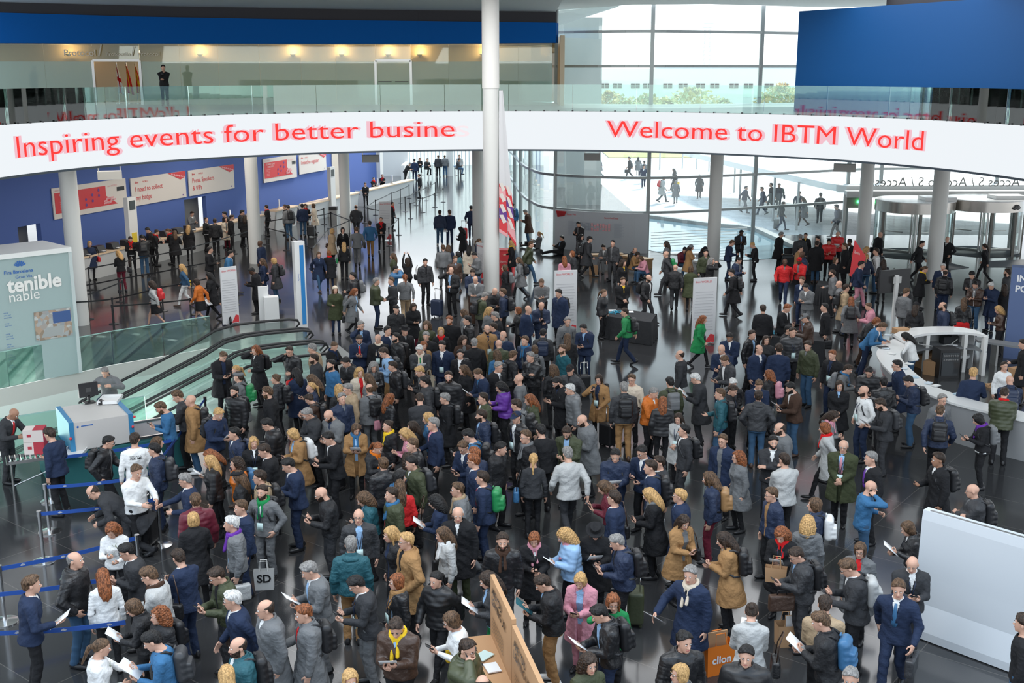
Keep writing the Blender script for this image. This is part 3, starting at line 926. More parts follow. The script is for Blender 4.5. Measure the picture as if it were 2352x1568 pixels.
# floor surface: strips around the escalator well
fe = [tuple(p) for p in far_edge]; ne = [tuple(p) for p in near_edge]
def poly(mb, P, z=0.0, mi=0): mb.add([(p[0], p[1], z) for p in P], [tuple(range(len(P)))], mi)
poly(mb, [(-30, -2), (FX1, -2), (FX1, ne[0][1]), ne[0]] + ne[1:] + [(-30, 16)])
poly(mb, [ne[0], (FX1, ne[0][1]), (FX1, fe[0][1]), fe[0]])
poly(mb, [fe[0], (FX1, fe[0][1]), (FX1, 61), (-45, 61), (-45, 22)] + fe[1:][::-1])
poly(mb, [(-45, 61), (8, 61), (6, 120), (-45, 120)])
fl = struct(mb.build('floor', [M_FLOOR]))

wallw = pmat('well_white', (.74, .78, .74), .45, vary=.03)
mb = MB()
for P, lip in ((fe, 1), (ne, 1)):
    for i in range(len(P) - 1):
        a, c = P[i], P[i + 1]
        mb.quad((*a, -.012), (*c, -.012), (*c, -.52), (*a, -.52)); mb.quad((*a, -.52), (*c, -.52), (*c, -5), (*a, -5), 1)
mb.quad((-26, 14, -4.6), (-4, 14, -4.6), (-4, 40, -4.6), (-26, 40, -4.6), 2)
struct(mb.build('wall_well', [pmat('slab_edge', (.56, .55, .52), .5), wallw, pmat('low_floor', (.50, .56, .53), .35)]))

# lettering helper on the ring
LEDW = emat('led_white', (.90, .945, .985), .66); LEDR = emat('led_red', (1.0, .055, .05), .72); LEDP = emat('led_pink', (1.0, .60, .68), .62); LEDF = emat('led_faint', (1.0, .86, .90), .66)

def arc_band(mb, a0, a1, r0, r1, z0, z1, n, mi=0):
    """solid curved band"""
    V, F = [], []
    for i in range(n + 1):
        a = a0 + (a1 - a0) * i / n
        V += [ring(a, r0, z0), ring(a, r1, z0), ring(a, r1, z1), ring(a, r0, z1)]
    for i in range(n):
        o = i * 4
        F += [(o + k, o + (k + 1) % 4, o + 4 + (k + 1) % 4, o + 4 + k) for k in range(4)]
    F += [(3, 2, 1, 0), tuple(n * 4 + k for k in range(4))]
    mb.add(V, F, mi)

A0, A1 = math.radians(-96), math.radians(96)
mb = MB(); arc_band(mb, A0, A1, RR + .14, RR + .30, ZB - .03, ZT - .02, 120)
gal = struct(mb.build('wall_gallery_edge', [pmat('edge_dark', (.05, .055, .06), .5)], smooth=True))
mb = MB(); arc_band(mb, A0, A1, RR, RR + .12, ZB + .02, ZT - .03, 160)
led = mb.build('led_ring_screen', [LEDW], smooth=True)
tag(led, 'long curved white screen band with red welcome words along the gallery edge', 'screen')
mb = MB(); arc_band(mb, A0, A1, RR - .02, RR + .13, ZB - .05, ZB + .02, 160); mb.build('bottom_trim', [pmat('trim_dark', (.03, .045, .06), .4)], parent=led, smooth=True)

def ring_text(s, xl, xr, yb, h, mat, dx=0, lift=.03, name='lettering', thick=0.0, dz=0):
    """text between pixel columns xl and xr, baseline measured at the left end"""
    a0, a1 = ringang(xl, yb, 6.1), ringang(xr, yb, 6.1)
    V, F = text_mesh(s, 1.0, thick)
    x0, x1 = V[:, 0].min(), V[:, 0].max()
    k = (a1 - a0) / (x1 - x0); zs = h / .72
    V2 = [ring(a0 + (v[0] - x0 + dx) * k, RR - lift, ZB + .52 + dz + v[1] * zs) for v in V]
    F2 = sorted(F, key=lambda f: min(V[i][0] for i in f)); word, end = [], None      # one object for each word
    for f in F2 + [None]:
        if f is None or (end is not None and min(V[i][0] for i in f) - end > .17):
            if word:
                ids = sorted({i for g in word for i in g}); mp = {j: n for n, j in enumerate(ids)}
                mb = MB(); mb.add([V2[j] for j in ids], [tuple(mp[i] for i in g) for g in word]); mb.build(name, [mat], parent=led)
            word, end = [], None
        if f is not None: word.append(f); end = max(end if end is not None else -9, max(V[i][0] for i in f))
for s, xl, xr in (('Inspiring events for better busine', 36, 1044), ('Welcome to IBTM World', 1394, 2122)):
    yb = 330
    ring_text(s, xl, xr, yb, .66, LEDP, dx=-.075, lift=.012, name='letter_ghost', thick=.012)
    ring_text(s, xl, xr, yb, .66, LEDP, dx=.075, lift=.016, name='letter_ghost', thick=.012)
    ring_text(s, xl, xr, yb, .66, LEDR, lift=.03, thick=-.004)
ring_text('s', 1046, 1078, 330, .66, LEDF, lift=.03)

# gallery floor: ring slab widened to the facade on the right and to the upper rooms on the left
GF = [(-44, 30), (-44, 100), (-3, 64), (1.6, 58.6), (2.3, 56.3), (6.6, 54.9), (12.15, 56.9), (17.6, 59.6), (30, 58), (34, 30)]
arc = [ring(A0 + (A1 - A0) * i / 60, RR + .12, 0)[:2] for i in range(61)]
mb = MB(); V = []; outer = []
for p in arc:
    dx, dy = p[0] - RC[0], p[1] - RC[1]; best = 60
    for i in range(len(GF) - 1):
        q0, q1 = np.array(GF[i], float), np.array(GF[i + 1], float); e = q1 - q0
        A_ = np.array([[dx, -e[0]], [dy, -e[1]]])
        if abs(np.linalg.det(A_)) < 1e-9: continue
        t, u = np.linalg.solve(A_, q0 - np.array(RC))
        if t > 1 and -.001 <= u <= 1.001 and t < best: best = t
    outer.append((RC[0] + dx * best, RC[1] + dy * best) if best < 60 else (RC[0] + dx * 1.6, RC[1] + dy * 1.6))
for z0, z1 in ((6.86, 7.10),):
    V = [(*p, z) for p, q in zip(arc, outer) for z in (z1, z0)] ; n = len(arc)
    V = []
    for p, q in zip(arc, outer): V += [(*p, z1), (*q, z1), (*q, z0), (*p, z0)]
    F = [(i * 4 + k, (i + 1) * 4 + k, (i + 1) * 4 + (k + 1) % 4, i * 4 + (k + 1) % 4) for i in range(n - 1) for k in range(4)]
    mb.add(V, F)
struct(mb.build('floor_gallery', [pmat('gallery_floor', (.30, .31, .31), .35)]))

# glass balustrade of the gallery: one panel beside the next
GB = glass_mat('rail_glass', (.80, .93, .90), refl=.07)
rail = empty('gallery_balustrade', (RC[0], RC[1], ZT))
tag(rail, 'frameless glass balustrade on top of the curved white screen band', 'balustrade')
na = 20
for i in range(na):
    a0 = A0 + (A1 - A0) * i / na; a1 = A0 + (A1 - A0) * (i + 1) / na - .0012
    mb = MB(); arc_band(mb, a0, a1, RR + .10, RR + .12, ZT - .02, ZT + 1.0, 6)
    o = mb.build('glass_panel', [GB], parent=rail, loc=(-RC[0], -RC[1], -ZT))
mb = MB()
for i in range(90):
    a = A0 + (A1 - A0) * (i + .5) / 90; p = ring(a, RR + .05, ZT - .03); mb.cyl(p, .03, .05, 8)
mb.build('clamp', ['black_paint'], parent=rail, loc=(-RC[0], -RC[1], -ZT))

# ---------------------------------------------------------------- columns (each its own)
def column(name, x, y, r, z1, lab, z0=0, mat='column_white', Y=None):
    p = at(x, y) if Y is None else np.array(((x - 1176) / FPX * (Y * math.cos(PITCH) + 8.6 * math.sin(PITCH)), Y, 0))
    mb = MB(); mb.cyl((p[0], p[1], z0), r, z1 - z0, 40)
    o = mb.build(name, [pmat(mat, (.72, .72, .69), .5, bump=(3, .05, .01))], smooth=True)
    return tag(o, lab, 'column', kind='structure')
mb = MB(); pc = at(1129, 668); mb.cyl((pc[0], pc[1], 0), .315, 7.98, 44); 
cc = mb.build('column_centre', [pmat('column_white', (.72, .72, .69), .5, bump=(3, .05, .01))], smooth=True); struct(cc)
mb = MB(); mb.cyl((pc[0], pc[1], 7.98), .335, 4.5, 44); struct(mb.build('column_centre_upper', [pmat('column_bright', (.82, .80, .76), .6)], smooth=True))
for x, y, r in ((588, 604, .29), (795, 533, .29), (1637, 605, .295), (1978, 602, .30), (2143, 640, .32)):
    struct(column('column', x, y, r, 6.9, None))
struct(column('column', 186, 745, .29, 6.9, None))
struct(column('column', 1033, 404, .29, 6.9, None))
struct(column('column', 1099, 440, .30, 6.9, None, Y=58))

# ---------------------------------------------------------------- left: blue wall, boards, counters
WP, WD = np.array((-21.2, 46.9)), np.array((.3095, 1.0)); WL = np.linalg.norm(WD); WU = WD / WL
WN = np.array((WU[1], -WU[0]))       # towards the hall
def wpt(u, z, off=0.0): p = WP + WD * u + WN * off; return (p[0], p[1], z)
blue = pmat('blue_wall', (.085, .15, .43), .75)
mb = MB(); mb.box((0, 0, 0), (.01, .01, .01)); mb = MB()
U0, U1 = -18, 36.5
def wseg(mb, u0, u1, z0, z1, t=.25, mi=0, off=0.0):
    a, b_, c, d = wpt(u0, z0, off), wpt(u1, z0, off), wpt(u1, z1, off), wpt(u0, z1, off)
    mb.slabq(d, c, b_, a, t, mi) if False else mb.slabq(a, b_, c, d, t, mi)
for u0, u1, z0, z1 in ((U0, .85, 0, 6.9), (.85, 2.2, 2.2, 6.9), (2.2, 12.75, 0, 6.9), (12.75, 14.75, 2.05, 6.9), (14.75, 29.5, 0, 6.9), (30.7, U1, 0, 6.9)):
    wseg(mb, u0, u1, z0, z1)
struct(mb.build('wall_left', [blue]))
mb = MB(); wseg(mb, 29.5, 30.7, 0, 6.9, .6, 0, .05); struct(mb.build('wall_left_pier', [pmat('beige', (.66, .58, .48), .7)]))
mb = MB(); wseg(mb, .7, 2.4, 0, 2.4, .1, 0, -.9); wseg(mb, 12.6, 14.9, 0, 2.3, .1, 0, -.6); struct(mb.build('door_recess', [pmat('door_grey', (.22, .22, .21), .5)]))
mb = MB(); wseg(mb, 36.5, 37.0, 0, 6.9, .3, 0, .3); struct(mb.build('trim_wall_end', ['white_paint']))

def board(u0, u1, z0, z1, lab, kind, lines=None):
    t = empty('sign_board', wpt(u0, z0, .03)); tag(t, lab, 'sign', 'ticket hall boards on the blue wall')
    O = np.array(wpt(u0, z0, .03)); I = lambda mb, n, ms: mb.build(n, ms, parent=t, loc=tuple(-O))
    mb = MB(); wseg(mb, u0, u1, z0, z1, .05, 0, .08); I(mb, 'panel', ['sign_white'])
    Uv = np.array((*WU, 0)); Zv = np.array((0, 0, 1.)); wdt = (u1 - u0) * WL; hgt = z1 - z0
    q = lambda a, c, off=.09: np.array(wpt(u0 + (u1 - u0) * a, z0 + hgt * c, off))
    tx = MB()
    if kind == 'text':
        text_on(tx, 'ibtm', q(.07, .80), Uv, Zv, height=.11, bold=.02); text_on(tx, 'WORLD', q(.20, .80), Uv, Zv, height=.09)
        for k, s in enumerate(lines): text_on(tx, s, q(.07, .50 - .30 * k), Uv, Zv, height=.25)
        I(tx, 'lettering', ['red_print'])
        g = MB(); P_ = [(.66, 1.0), (1.0, 1.0), (1.0, .78), (.90, .70)]
        g.add([q(a, c, .094) for a, c in P_], [(0, 1, 2, 3)]); I(g, 'corner_pattern', ['red_print'])
        g = MB()
        for k in range(6):
            a = .72 + .045 * k; g.add([q(a, .97 - .03 * k, .098), q(a + .03, .97 - .03 * k, .098), q(a + .05, .90 - .03 * k, .098), q(a + .02, .90 - .03 * k, .098)], [(0, 1, 2, 3)])
        I(g, 'corner_pattern', ['pink_print'])
        g = MB(); g.add([q(.92, .08), q(.945, .08), q(.945, .13), q(.92, .13)], [(0, 1, 2, 3)]); I(g, 'crest', ['purple_print'])
    else:
        g = MB(); g.add([q(.02, .17), q(.70, .17), q(.70, .84), q(.02, .84)], [(0, 1, 2, 3)])
        g.add([q(.70, .17), q(.86, .17), q(.70, .50)], [(0, 1, 2)]); I(g, 'red_field', ['red_print'])
        w_ = MB(); text_on(w_, 'CONNECTIONS', q(.08, .72, .10), Uv, Zv, height=.10); text_on(w_, 'MADE EASY', q(.11, .61, .10), Uv, Zv, height=.10)
        for k in range(5): text_on(w_, 'download the app now'[:20 - k], q(.08, .52 - .06 * k, .10), Uv, Zv, height=.035)
        for a, c in ((.06, .20), (.5, .7)): pass
        I(w_, 'lettering', [pmat('print_white', (.8, .78, .75), .6)])
        p_ = MB()
        for a, c in ((.42, .30), (.42, .48), (.51, .40), (.51, .60), (.60, .55), (.60, .73)):
            O2 = q(a, c, .10); p_.add([O2 + .07 * (math.cos(x) * Uv + math.sin(x) * Zv) for x in np.linspace(0, 2 * math.pi, 13)[:-1]], [tuple(range(12))])
        I(p_, 'icon', ['purple_print'])
        r_ = MB(); text_on(r_, 'ibtm WORLD', q(.03, .88), Uv, Zv, height=.09); text_on(r_, 'ibtm WORLD', q(.73, .78), Uv, Zv, height=.09)
        for k in range(9): a = .66 + .03 * (k % 5); c = .22 + .07 * (k // 3); r_.add([q(a, c, .105), q(a + .05, c + .03, .105), q(a + .055, c + .09, .105), q(a + .005, c + .06, .105)], [(0, 1, 2, 3)])
        I(r_, 'lettering', ['pink_print'])
        k_ = MB(); k_.add([q(.86, .60), q(.97, .60), q(.97, .74), q(.86, .74)], [(0, 1, 2, 3)]); I(k_, 'badge_strip', ['black_paint'])
board(3.0, 8.03, 2.25, 3.62, 'red and white app board left of the badge collection board', 'red')
board(8.4, 12.88, 2.2, 3.56, 'white wall board reading I need to collect my badge', 'text', ['I need to collect', 'my badge'])
board(13.17, 17.5, 2.2, 3.54, 'white wall board reading Press, Speakers and VIPs', 'text', ['Press, Speakers', '& VIPs'])
board(20.7, 24.65, 2.18, 3.58, 'red and white app board between the two round columns', 'red')
board(25.0, 28.6, 2.3, 3.5, 'white wall board reading I need to register', 'text', ['I need to register', ''])

# counters: white desk front with a wood-edged top, in separate runs
CP, CD = np.array((-18.3, 46.0)), np.array((.3095, 1.0))
CU = CD / np.linalg.norm(CD); CN = np.array((CU[1], -CU[0]))
def counter(u0, u1, lab, hgt=1.08):
    c = empty('service_counter', (*(CP + CD * u0), 0)); tag(c, lab, 'counter', 'white service counters along the blue wall')
    P = lambda u, off, z: np.array((*(CP + CD * u + CN * off), z)); O = P(u0, 0, 0)
    mb = MB(); mb.slabq(P(u0, 0, 0), P(u1, 0, 0), P(u1, .12, hgt - .08), P(u0, .12, hgt - .08), .06); mb.slabq(P(u0, -.85, 0), P(u0, 0, 0), P(u0, .12, hgt - .08), P(u0, -.85, hgt - .08), .06); mb.slabq(P(u1, 0, 0), P(u1, -.85, 0), P(u1, -.85, hgt - .08), P(u1, .12, hgt - .08), .06)
    mb.build('front', [pmat('counter_white', (.66, .67, .66), .5)], parent=c, loc=tuple(-O))
    mb = MB(); mb.slabq(P(u0, -.45, hgt), P(u0, .16, hgt), P(u1, .16, hgt), P(u1, -.45, hgt), .07); mb.build('top', [pmat('counter_top', (.74, .56, .38), .4)], parent=c, loc=tuple(-O))
    mb = MB(); mb.slabq(P(u0, -.95, .80), P(u0, -.45, .80), P(u1, -.45, .80), P(u1, -.95, .80), .05); mb.build('work_shelf', ['black_paint'], parent=c, loc=tuple(-O))
counter(-3, 9.8, 'long white service counter under the badge collection board')
counter(10.1, 15.4, 'white service counter under the Press board')
counter(16.6, 19.0, 'short white service counter just right of the round column', 1.15)
counter(20.2, 27.0, 'white service counter under the register board', 1.08)
counter(28.4, 36.0, 'far white service counter past the beige pier', 1.08)

# terminals on the counters
def terminal(u, lab, kind=0):
    P = (CP + CD * u + CN * (-.25)); t = empty('counter_monitor', (P[0], P[1], 1.09), math.atan2(CU[1], CU[0]) - math.pi / 2 + (.5 if kind == 0 else 0))
    tag(t, lab, 'monitor', 'screens on the service counters')
    mb = MB(); mb.box((.0, 0, .34), (.04, .60, .38)); mb.build('housing', ['white_gloss'], parent=t)
    mb = MB(); mb.box((.024, 0, .34), (.004, .55, .33)); mb.build('screen', [emat('screen_white', (.9, .93, 1), .9)], parent=t)
    mb = MB(); mb.box((.028, -.05, .30), (.003, .2, .12)); mb.build('picture', ['pink_print'], parent=t)
    mb = MB(); mb.box((-.05, 0, .08), (.06, .06, .16)); mb.box((-.03, 0, .01), (.2, .24, .02)); mb.build('stand', ['steel'], parent=t)
for k, (u, s) in enumerate(((12.6, 'white counter screen nearest the badge collection board'), (14.3, 'white counter screen second along under the Press board'), (15.2, 'white counter screen left of the round column'),
                            (17.6, 'white counter screen on the short counter by the round column'), (26.2, 'white counter screen near the end of the register counter'), (30.6, 'white counter screen beyond the beige pier'), (33.0, 'far white counter screen under the plain blue wall'))):
    terminal(u, s)
for k in range(9):
    u = 1.2 + k * .95; P = CP + CD * u + CN * (-.1)
    t = empty('badge_printer', (P[0], P[1], 1.09), math.atan2(CU[1], CU[0]) - math.pi / 2); tag(t, 'small black badge printer on the long counter, %s from its left' % ORD[k], 'printer', 'badge printers in a row')
    mb = MB(); mb.add([(x, y, z) for x, y, z in [(-.2, -.25, 0), (.2, -.25, 0), (.2, .25, 0), (-.2, .25, 0), (-.2, -.25, .26), (.08, -.25, .26), (.08, .25, .26), (-.2, .25, .26)]], [(3, 2, 1, 0), (4, 5, 6, 7), (0, 1, 5, 4), (1, 2, 6, 5), (2, 3, 7, 6), (3, 0, 4, 7)]); mb.build('body', ['black_paint'], parent=t)
    mb = MB(); mb.box((.24, 0, .05), (.12, .16, .02)); mb.build('badge', ['paper'], parent=t)

# tall white lamp pylons in front of the counter
for u, off, h in ((4.3, 0.0, 3.2), (23.2, .15, 3.0)):
    P = CP + CD * u + CN * off; t = empty('info_pylon', (P[0], P[1], 0), math.atan2(CU[1], CU[0]) - math.pi / 2)
    tag(t, 'slim white pylon with a small screen ' + ('beside the leftmost app board' if u < 9 else 'below the gap between two boards'), 'pylon')
    mb = MB(); mb.box((0, 0, h / 2), (.22, .62, h)); mb.build('body', ['white_paint'], parent=t)
    mb = MB(); mb.box((.12, 0, h - .35), (.02, .40, .40)); mb.build('screen', [pmat('dark_glass', (.05, .06, .06), .2)], parent=t)
    if u < 9:
        mb = MB(); mb.box((.12, 0, 1.35), (.02, .36, .55)); mb.build('yellow_sign', [pmat('yellow', (.75, .55, .05), .5)], parent=t)

# far end: pale ribbed glazing
mb = MB()
fx0, fx1, fy = -12.5, 3.0, 108
for i in range(44):
    xx = fx0 + (fx1 - fx0) * i / 44; mb.box((xx, fy, 3.45), (.10, .12, 6.9), 1)
mb.box(((fx0 + fx1) / 2, fy + .1, 3.45), (fx1 - fx0, .03, 6.9), 0)
struct(mb.build('wall_back', [glass_mat('milk_glass', (.9, .97, .95), .03, haze=.75, hcol=(.93, .97, .96)), pmat('rib', (.75, .80, .79), .5)]))
light('glazing_fill', 'AREA', (-5, 112, 4), (math.radians(-90), 0, 0), 420, 14, (.95, 1, 1), 7)  # unseen area light added behind the pale glazing to brighten it
mb = MB(); mb.box((-11.6, 97, 1.3), (5.5, .3, 2.6)); mb.box((-8.9, 95, .6), (.3, 4, 1.2)); struct(mb.build('wall_back_low', ['white_paint']))

# ---------------------------------------------------------------- facade with mullions and transoms
fac = [(-1.2, 108), (-1.0, 92), (-.4, 78), (.15, 70), (.47, 64.5), (.95, 60.2), (2.15, 56.6), (6.59, 54.9), (12.15, 56.9), (17.6, 59.6), (19.5, 60.2), (25.8, 60.6), (33, 60)]
def spline(P, n):
    P = [np.array(p, float) for p in P]; out = []
    for i in range(len(P) - 1):
        p0, p1, p2, p3 = P[max(i - 1, 0)], P[i], P[i + 1], P[min(i + 2, len(P) - 1)]
        for k in range(n):
            t = k / n; out.append(.5 * (2 * p1 + (p2 - p0) * t + (2 * p0 - 5 * p1 + 4 * p2 - p3) * t * t + (3 * p1 - p0 - 3 * p2 + p3) * t ** 3))
    return out + [P[-1]]
FG = glass_mat('facade_glass', (.90, .965, .955), refl=.05, haze=.07, hcol=(.9, .95, .95))
mull = pmat('mullion', (.30, .33, .33), .35, .4)
TZs = [1.96, 3.63, 5.2, 8.86, 10.45]
for i in range(len(fac) - 1):
    seg = spline(fac, 8)[i * 8:(i + 1) * 8 + 1]
    w_ = empty('window_%d' % (i + 1), (*seg[0], 0)); struct(w_); O = np.array((*seg[0], 0))
    for z0, z1 in ((0.0, 6.86), (7.1, 11.7)):
        if i >= 9 and z0 < 1: z0 = 2.9
        if i >= 9 and z0 > 5: continue
        mb = MB()
        for a, c in zip(seg[:-1], seg[1:]): mb.quad((*a, z0), (*c, z0), (*c, z1), (*a, z1))
        struct(mb.build('pane', [FG], parent=w_, loc=tuple(-O)))
    mb = MB()
    for z in TZs:
        if i >= 9 and z < 2.8 or i >= 9 and z > 7: continue
        for a, c in zip(seg[:-1], seg[1:]): mb.bar((*a, z), (*c, z), .14, .12)
    mb.bar((*seg[0], 0), (*seg[0], 11.7 if i < 9 else 6.8), .17, .17)
    struct(mb.build('frame', [mull], parent=w_, loc=tuple(-O)))

# upper left: fascia, glazed rooms
zf = 9.87
FB = {x: at(x, y, zf) for x, y in ((-60, 99), (320, 100), (640, 100.5), (960, 100.5), (1277, 98.5))}
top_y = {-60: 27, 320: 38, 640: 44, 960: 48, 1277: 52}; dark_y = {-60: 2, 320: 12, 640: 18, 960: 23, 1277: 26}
fas, drk, cel = MB(), MB(), []
ks = sorted(FB)
for a, c in zip(ks[:-1], ks[1:]):
    A_, C_ = FB[a], FB[c]; za, zc = zat(top_y[a], A_), zat(top_y[c], C_); da, dc = zat(dark_y[a], A_), zat(dark_y[c], C_)
    fas.slabq((A_[0], A_[1], zf), (C_[0], C_[1], zf), (C_[0], C_[1], zc), (A_[0], A_[1], za), .5)
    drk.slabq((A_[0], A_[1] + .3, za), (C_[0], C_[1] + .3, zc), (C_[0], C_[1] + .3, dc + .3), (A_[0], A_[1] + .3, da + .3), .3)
    cel.append(((A_[0], A_[1] + .3, da), (C_[0], C_[1] + .3, dc)))
struct(fas.build('wall_fascia', [pmat('fascia_blue', (.004, .088, .33), .85, spec=.1)]))
struct(drk.build('wall_fascia_dark', [pmat('fascia_dark', (.035, .035, .042), .8)]))  # dark strip between the blue fascia and the ceiling
print('fascia', {k: np.round(v, 1) for k, v in FB.items()})
mb = MB(); cz = 11.62
for (a, c) in cel: mb.add([(a[0] - .2, 16, 12.3), (c[0] + .2, 16, 12.3), c, a], [(3, 2, 1, 0)])
c0 = cel[-1][1]
mb.add([(c0[0], 16, 12.3), (45, 16, 12.3), (45, 58, 11.65), (14, 56.2, 11.62), (9, 54.0, 11.62), (5.5, 54.2, 11.60), (2.0, 57.5, 11.5), c0], [tuple(range(8))[::-1]])
struct(mb.build('ceiling', [pmat('ceiling_grey', (.66, .70, .70), .7)]))
# soffit above the facade, rising outside as the roof overhang
mb = MB(); mb.add([(-1, 66, 10.6), (1.9, 57.6, 11.48), (5.0, 54.6, 11.6), (5.5, 62, 11.9), (2.0, 76, 11.2)], [(4, 3, 2, 1, 0)]); struct(mb.build('ceiling_overhang', [pmat('ceiling_grey', (.66, .70, .70), .7)]))
# rooms behind: floor continues, warm back wall, frosted partition with doors
pf = [FB[k] for k in ks]
GL = glass_mat('partition_glass', (.66, .70, .64), refl=0); FR = glass_mat('frosted_glass', (.80, .90, .87), refl=.05, haze=.50, hcol=(.34, .50, .47))
back = [np.array((p[0] * 1.13, p[1] + 7, 0)) for p in pf]
mb = MB()
for a, c in zip(back[:-1], back[1:]): mb.slabq((a[0], a[1], 7.1), (c[0], c[1], 7.1), (c[0], c[1], 10.2), (a[0], a[1], 10.2), .2)
mb.slabq((back[-1][0], back[-1][1], 7.1), (pf[-1][0] + .2, pf[-1][1], 7.1), (pf[-1][0] + .2, pf[-1][1], 10.2), (back[-1][0], back[-1][1], 10.2), .2)
struct(mb.build('wall_upper_back', [pmat('warm_wall', (.50, .41, .29), .7)]))
mb = MB(); mb.add([(p[0], p[1], 9.95) for p in pf] + [(p[0], p[1], 9.95) for p in back[::-1]], [tuple(range(10))]); struct(mb.build('ceiling_upper', [pmat('ceil_warm', (.55, .48, .38), .8)]))
def ppt(x):      # partition point seen at pixel column x (upper level)
    for a, c in zip(ks[:-1], ks[1:]):
        if a <= x <= c:
            A_, C_ = FB[a][:2], FB[c][:2]; return along(x, A_, C_ - A_, 180)[0] + np.array((0, .25))
gl = struct(empty('window_20', (0, 0, 0)))
doors = ((212, 320), (862, 943))
xs = sorted([-40, 100, 212, 320, 412, 500, 595, 690, 770, 862, 943, 1030, 1115, 1190, 1268])
for a, c in zip(xs[:-1], xs[1:]):
    A_, C_ = ppt(a), ppt(c); A2 = A_ + (C_ - A_) * .004
    zs_ = 9.06
    mb = MB(); mb.slabq((*A2, zs_), (*C_, zs_), (*C_, zf), (*A2, zf), .02); struct(mb.build('pane', [GL], parent=gl))
    if (a, c) != doors[0]:
        mb = MB(); mb.slabq((*A2, 7.1), (*C_, 7.1), (*C_, zs_), (*A2, zs_), .02); struct(mb.build('frosted_pane', [FR], parent=gl))
for i, (a, c) in enumerate(doors):
    A_, C_ = ppt(a), ppt(c); d_ = empty('door_%d' % (10 + i), (*A_, 7.1)); struct(d_); O = np.array((*A_, 7.1))
    mb = MB()
    for p in (A_, C_): mb.bar((*p, 7.1), (*p, 9.12), .12)
    mb.bar((*A_, 9.12), (*C_, 9.12), .12); struct(mb.build('door_frame', ['steel'], parent=d_, loc=tuple(-O)))
    if i == 1:
        m_ = (A_ + C_) / 2; mb = MB(); mb.bar((*(A_ * .93 + C_ * .07 + (0, -.08)), 8.15), (*(A_ * .55 + C_ * .45 + (0, -.08)), 8.15), .04); mb.bar((*(A_ * .45 + C_ * .55 + (0, -.08)), 8.15), (*(A_ * .07 + C_ * .93 + (0, -.08)), 8.15), .04)
        struct(mb.build('door_handle', ['dark'], parent=d_, loc=tuple(-O)))
# "Protocol" lettering on the clear glass band
lt = MB()
for s, xa, xb in (('Protocol', 150, 222), ('/', 228, 238), ('Protocolo', 246, 300), ('/', 304, 312), ('Protocol', 320, 368)):
    A_, C_ = ppt(xa), ppt(xb); U_ = (C_ - A_); L_ = np.linalg.norm(U_); U_ = U_ / L_
    text_on(lt, s, (A_[0], A_[1] - .14, 9.32), (*U_, 0), (0, 0, 1), width=L_, bold=.02 if xa < 160 else 0)
struct(lt.build('wall_upper_lettering', [pmat('letter_grey', (.55, .50, .42), .6)]))
# wall lamps up there: warm uplights
for x, zz in ((252, 9.0), (115, 9.5), (430, 9.5), (652, 9.5), (768, 9.5), (880, 9.5), (955, 9.5), (1105, 9.5)):
    p = ppt(x) if x != 252 else ppt(x); q = p * 1.075 + np.array((0, 2.4 if x != 252 else 3.2))
    o = empty('wall_lamp', (q[0], q[1], zz))
    tag(o, {252: 'warm wall uplight above the flags', 115: 'leftmost warm ceiling glow lamp upstairs', 430: 'warm uplight right of the open flag room', 652: 'warm uplight behind the frosted glass near the black board', 768: 'warm uplight left of the closed double doors',
            880: 'warm uplight above the closed double doors', 955: 'warm uplight just right of the closed double doors', 1105: 'warm uplight beside the central column upstairs'}[x], 'lamp', 'warm uplights upstairs')
    mb = MB(); mb.cyl((0, 0, -.12), .06, .12, 16, r2=.16); mb.build('shade', [pmat('shade', (.7, .6, .45), .5)], parent=o, smooth=True)
    mb = MB(); mb.cyl((0, 0, -.005), .12, .01, 16); mb.build('bulb', [emat('warm_bulb', (1, .72, .35), 12)], parent=o)
    light('uplight', 'POINT', (q[0], q[1] - .1, zz + .12), (0, 0, 0), 34 if x != 252 else 60, .1, (1, .62, .28))
light('room_fill', 'AREA', (-9, 59, 9.9), (0, 0, 0), 160, 20, (1, .86, .66), 3)
# flags in the open room
F0 = ppt(266)
for k, (x, cols, lab) in enumerate(((239, ('wht', 'red'), 'white and red flag on a pole, first of the four upstairs'), (262, ('yel', 'red'), 'red and yellow flag with wide stripes, second of the four upstairs'),
                                   (283, ('yel', 'red2'), 'thin striped yellow and red flag, third of the four upstairs'), (305, ('wht', 'red3'), 'white flag with a red star, rightmost of the four upstairs'))):
    p = ppt(x) + np.array((0, 1.6)); t = empty('flag', (p[0], p[1], 7.1)); tag(t, lab, 'flag', 'flags in the upstairs room')
    mb = MB(); mb.cyl((0, 0, 0), .018, 1.95, 8); mb.cyl((0, 0, 0), .15, .04, 12); mb.cyl((0, 0, 1.95), .03, .05, 8, r2=.0); mb.build('pole', ['steel'], parent=t)
    V, F, Mi = [], [], []
    for i in range(15):
        for j in range(7):
            w = (.02 + .22 * (i / 14) ** .8); V.append((-.02 + w * 1.3 * j / 6, .05 * math.sin(j * 2.2 + i * .2) - .04, 1.88 - 1.35 * i / 14 - .12 * j / 6))
    for i in range(14):
        for j in range(6):
            F.append((i * 7 + j, i * 7 + j + 1, i * 7 + j + 8, i * 7 + j + 7)); Mi.append({0: int(j in (2, 3) or i in (6, 7)), 1: int(j < 2 or j > 3), 2: j % 2, 3: int(3 < i < 7 and 1 < j < 4 or i > 10)}[k])
    g = MB(); g.v = V; g.f = F; g.m = Mi; o = g.build('cloth', ['fabric_' + cols[0], 'fabric_red'], parent=t, smooth=True)
    o.modifiers.new('s', 'SOLIDIFY').thickness = .006

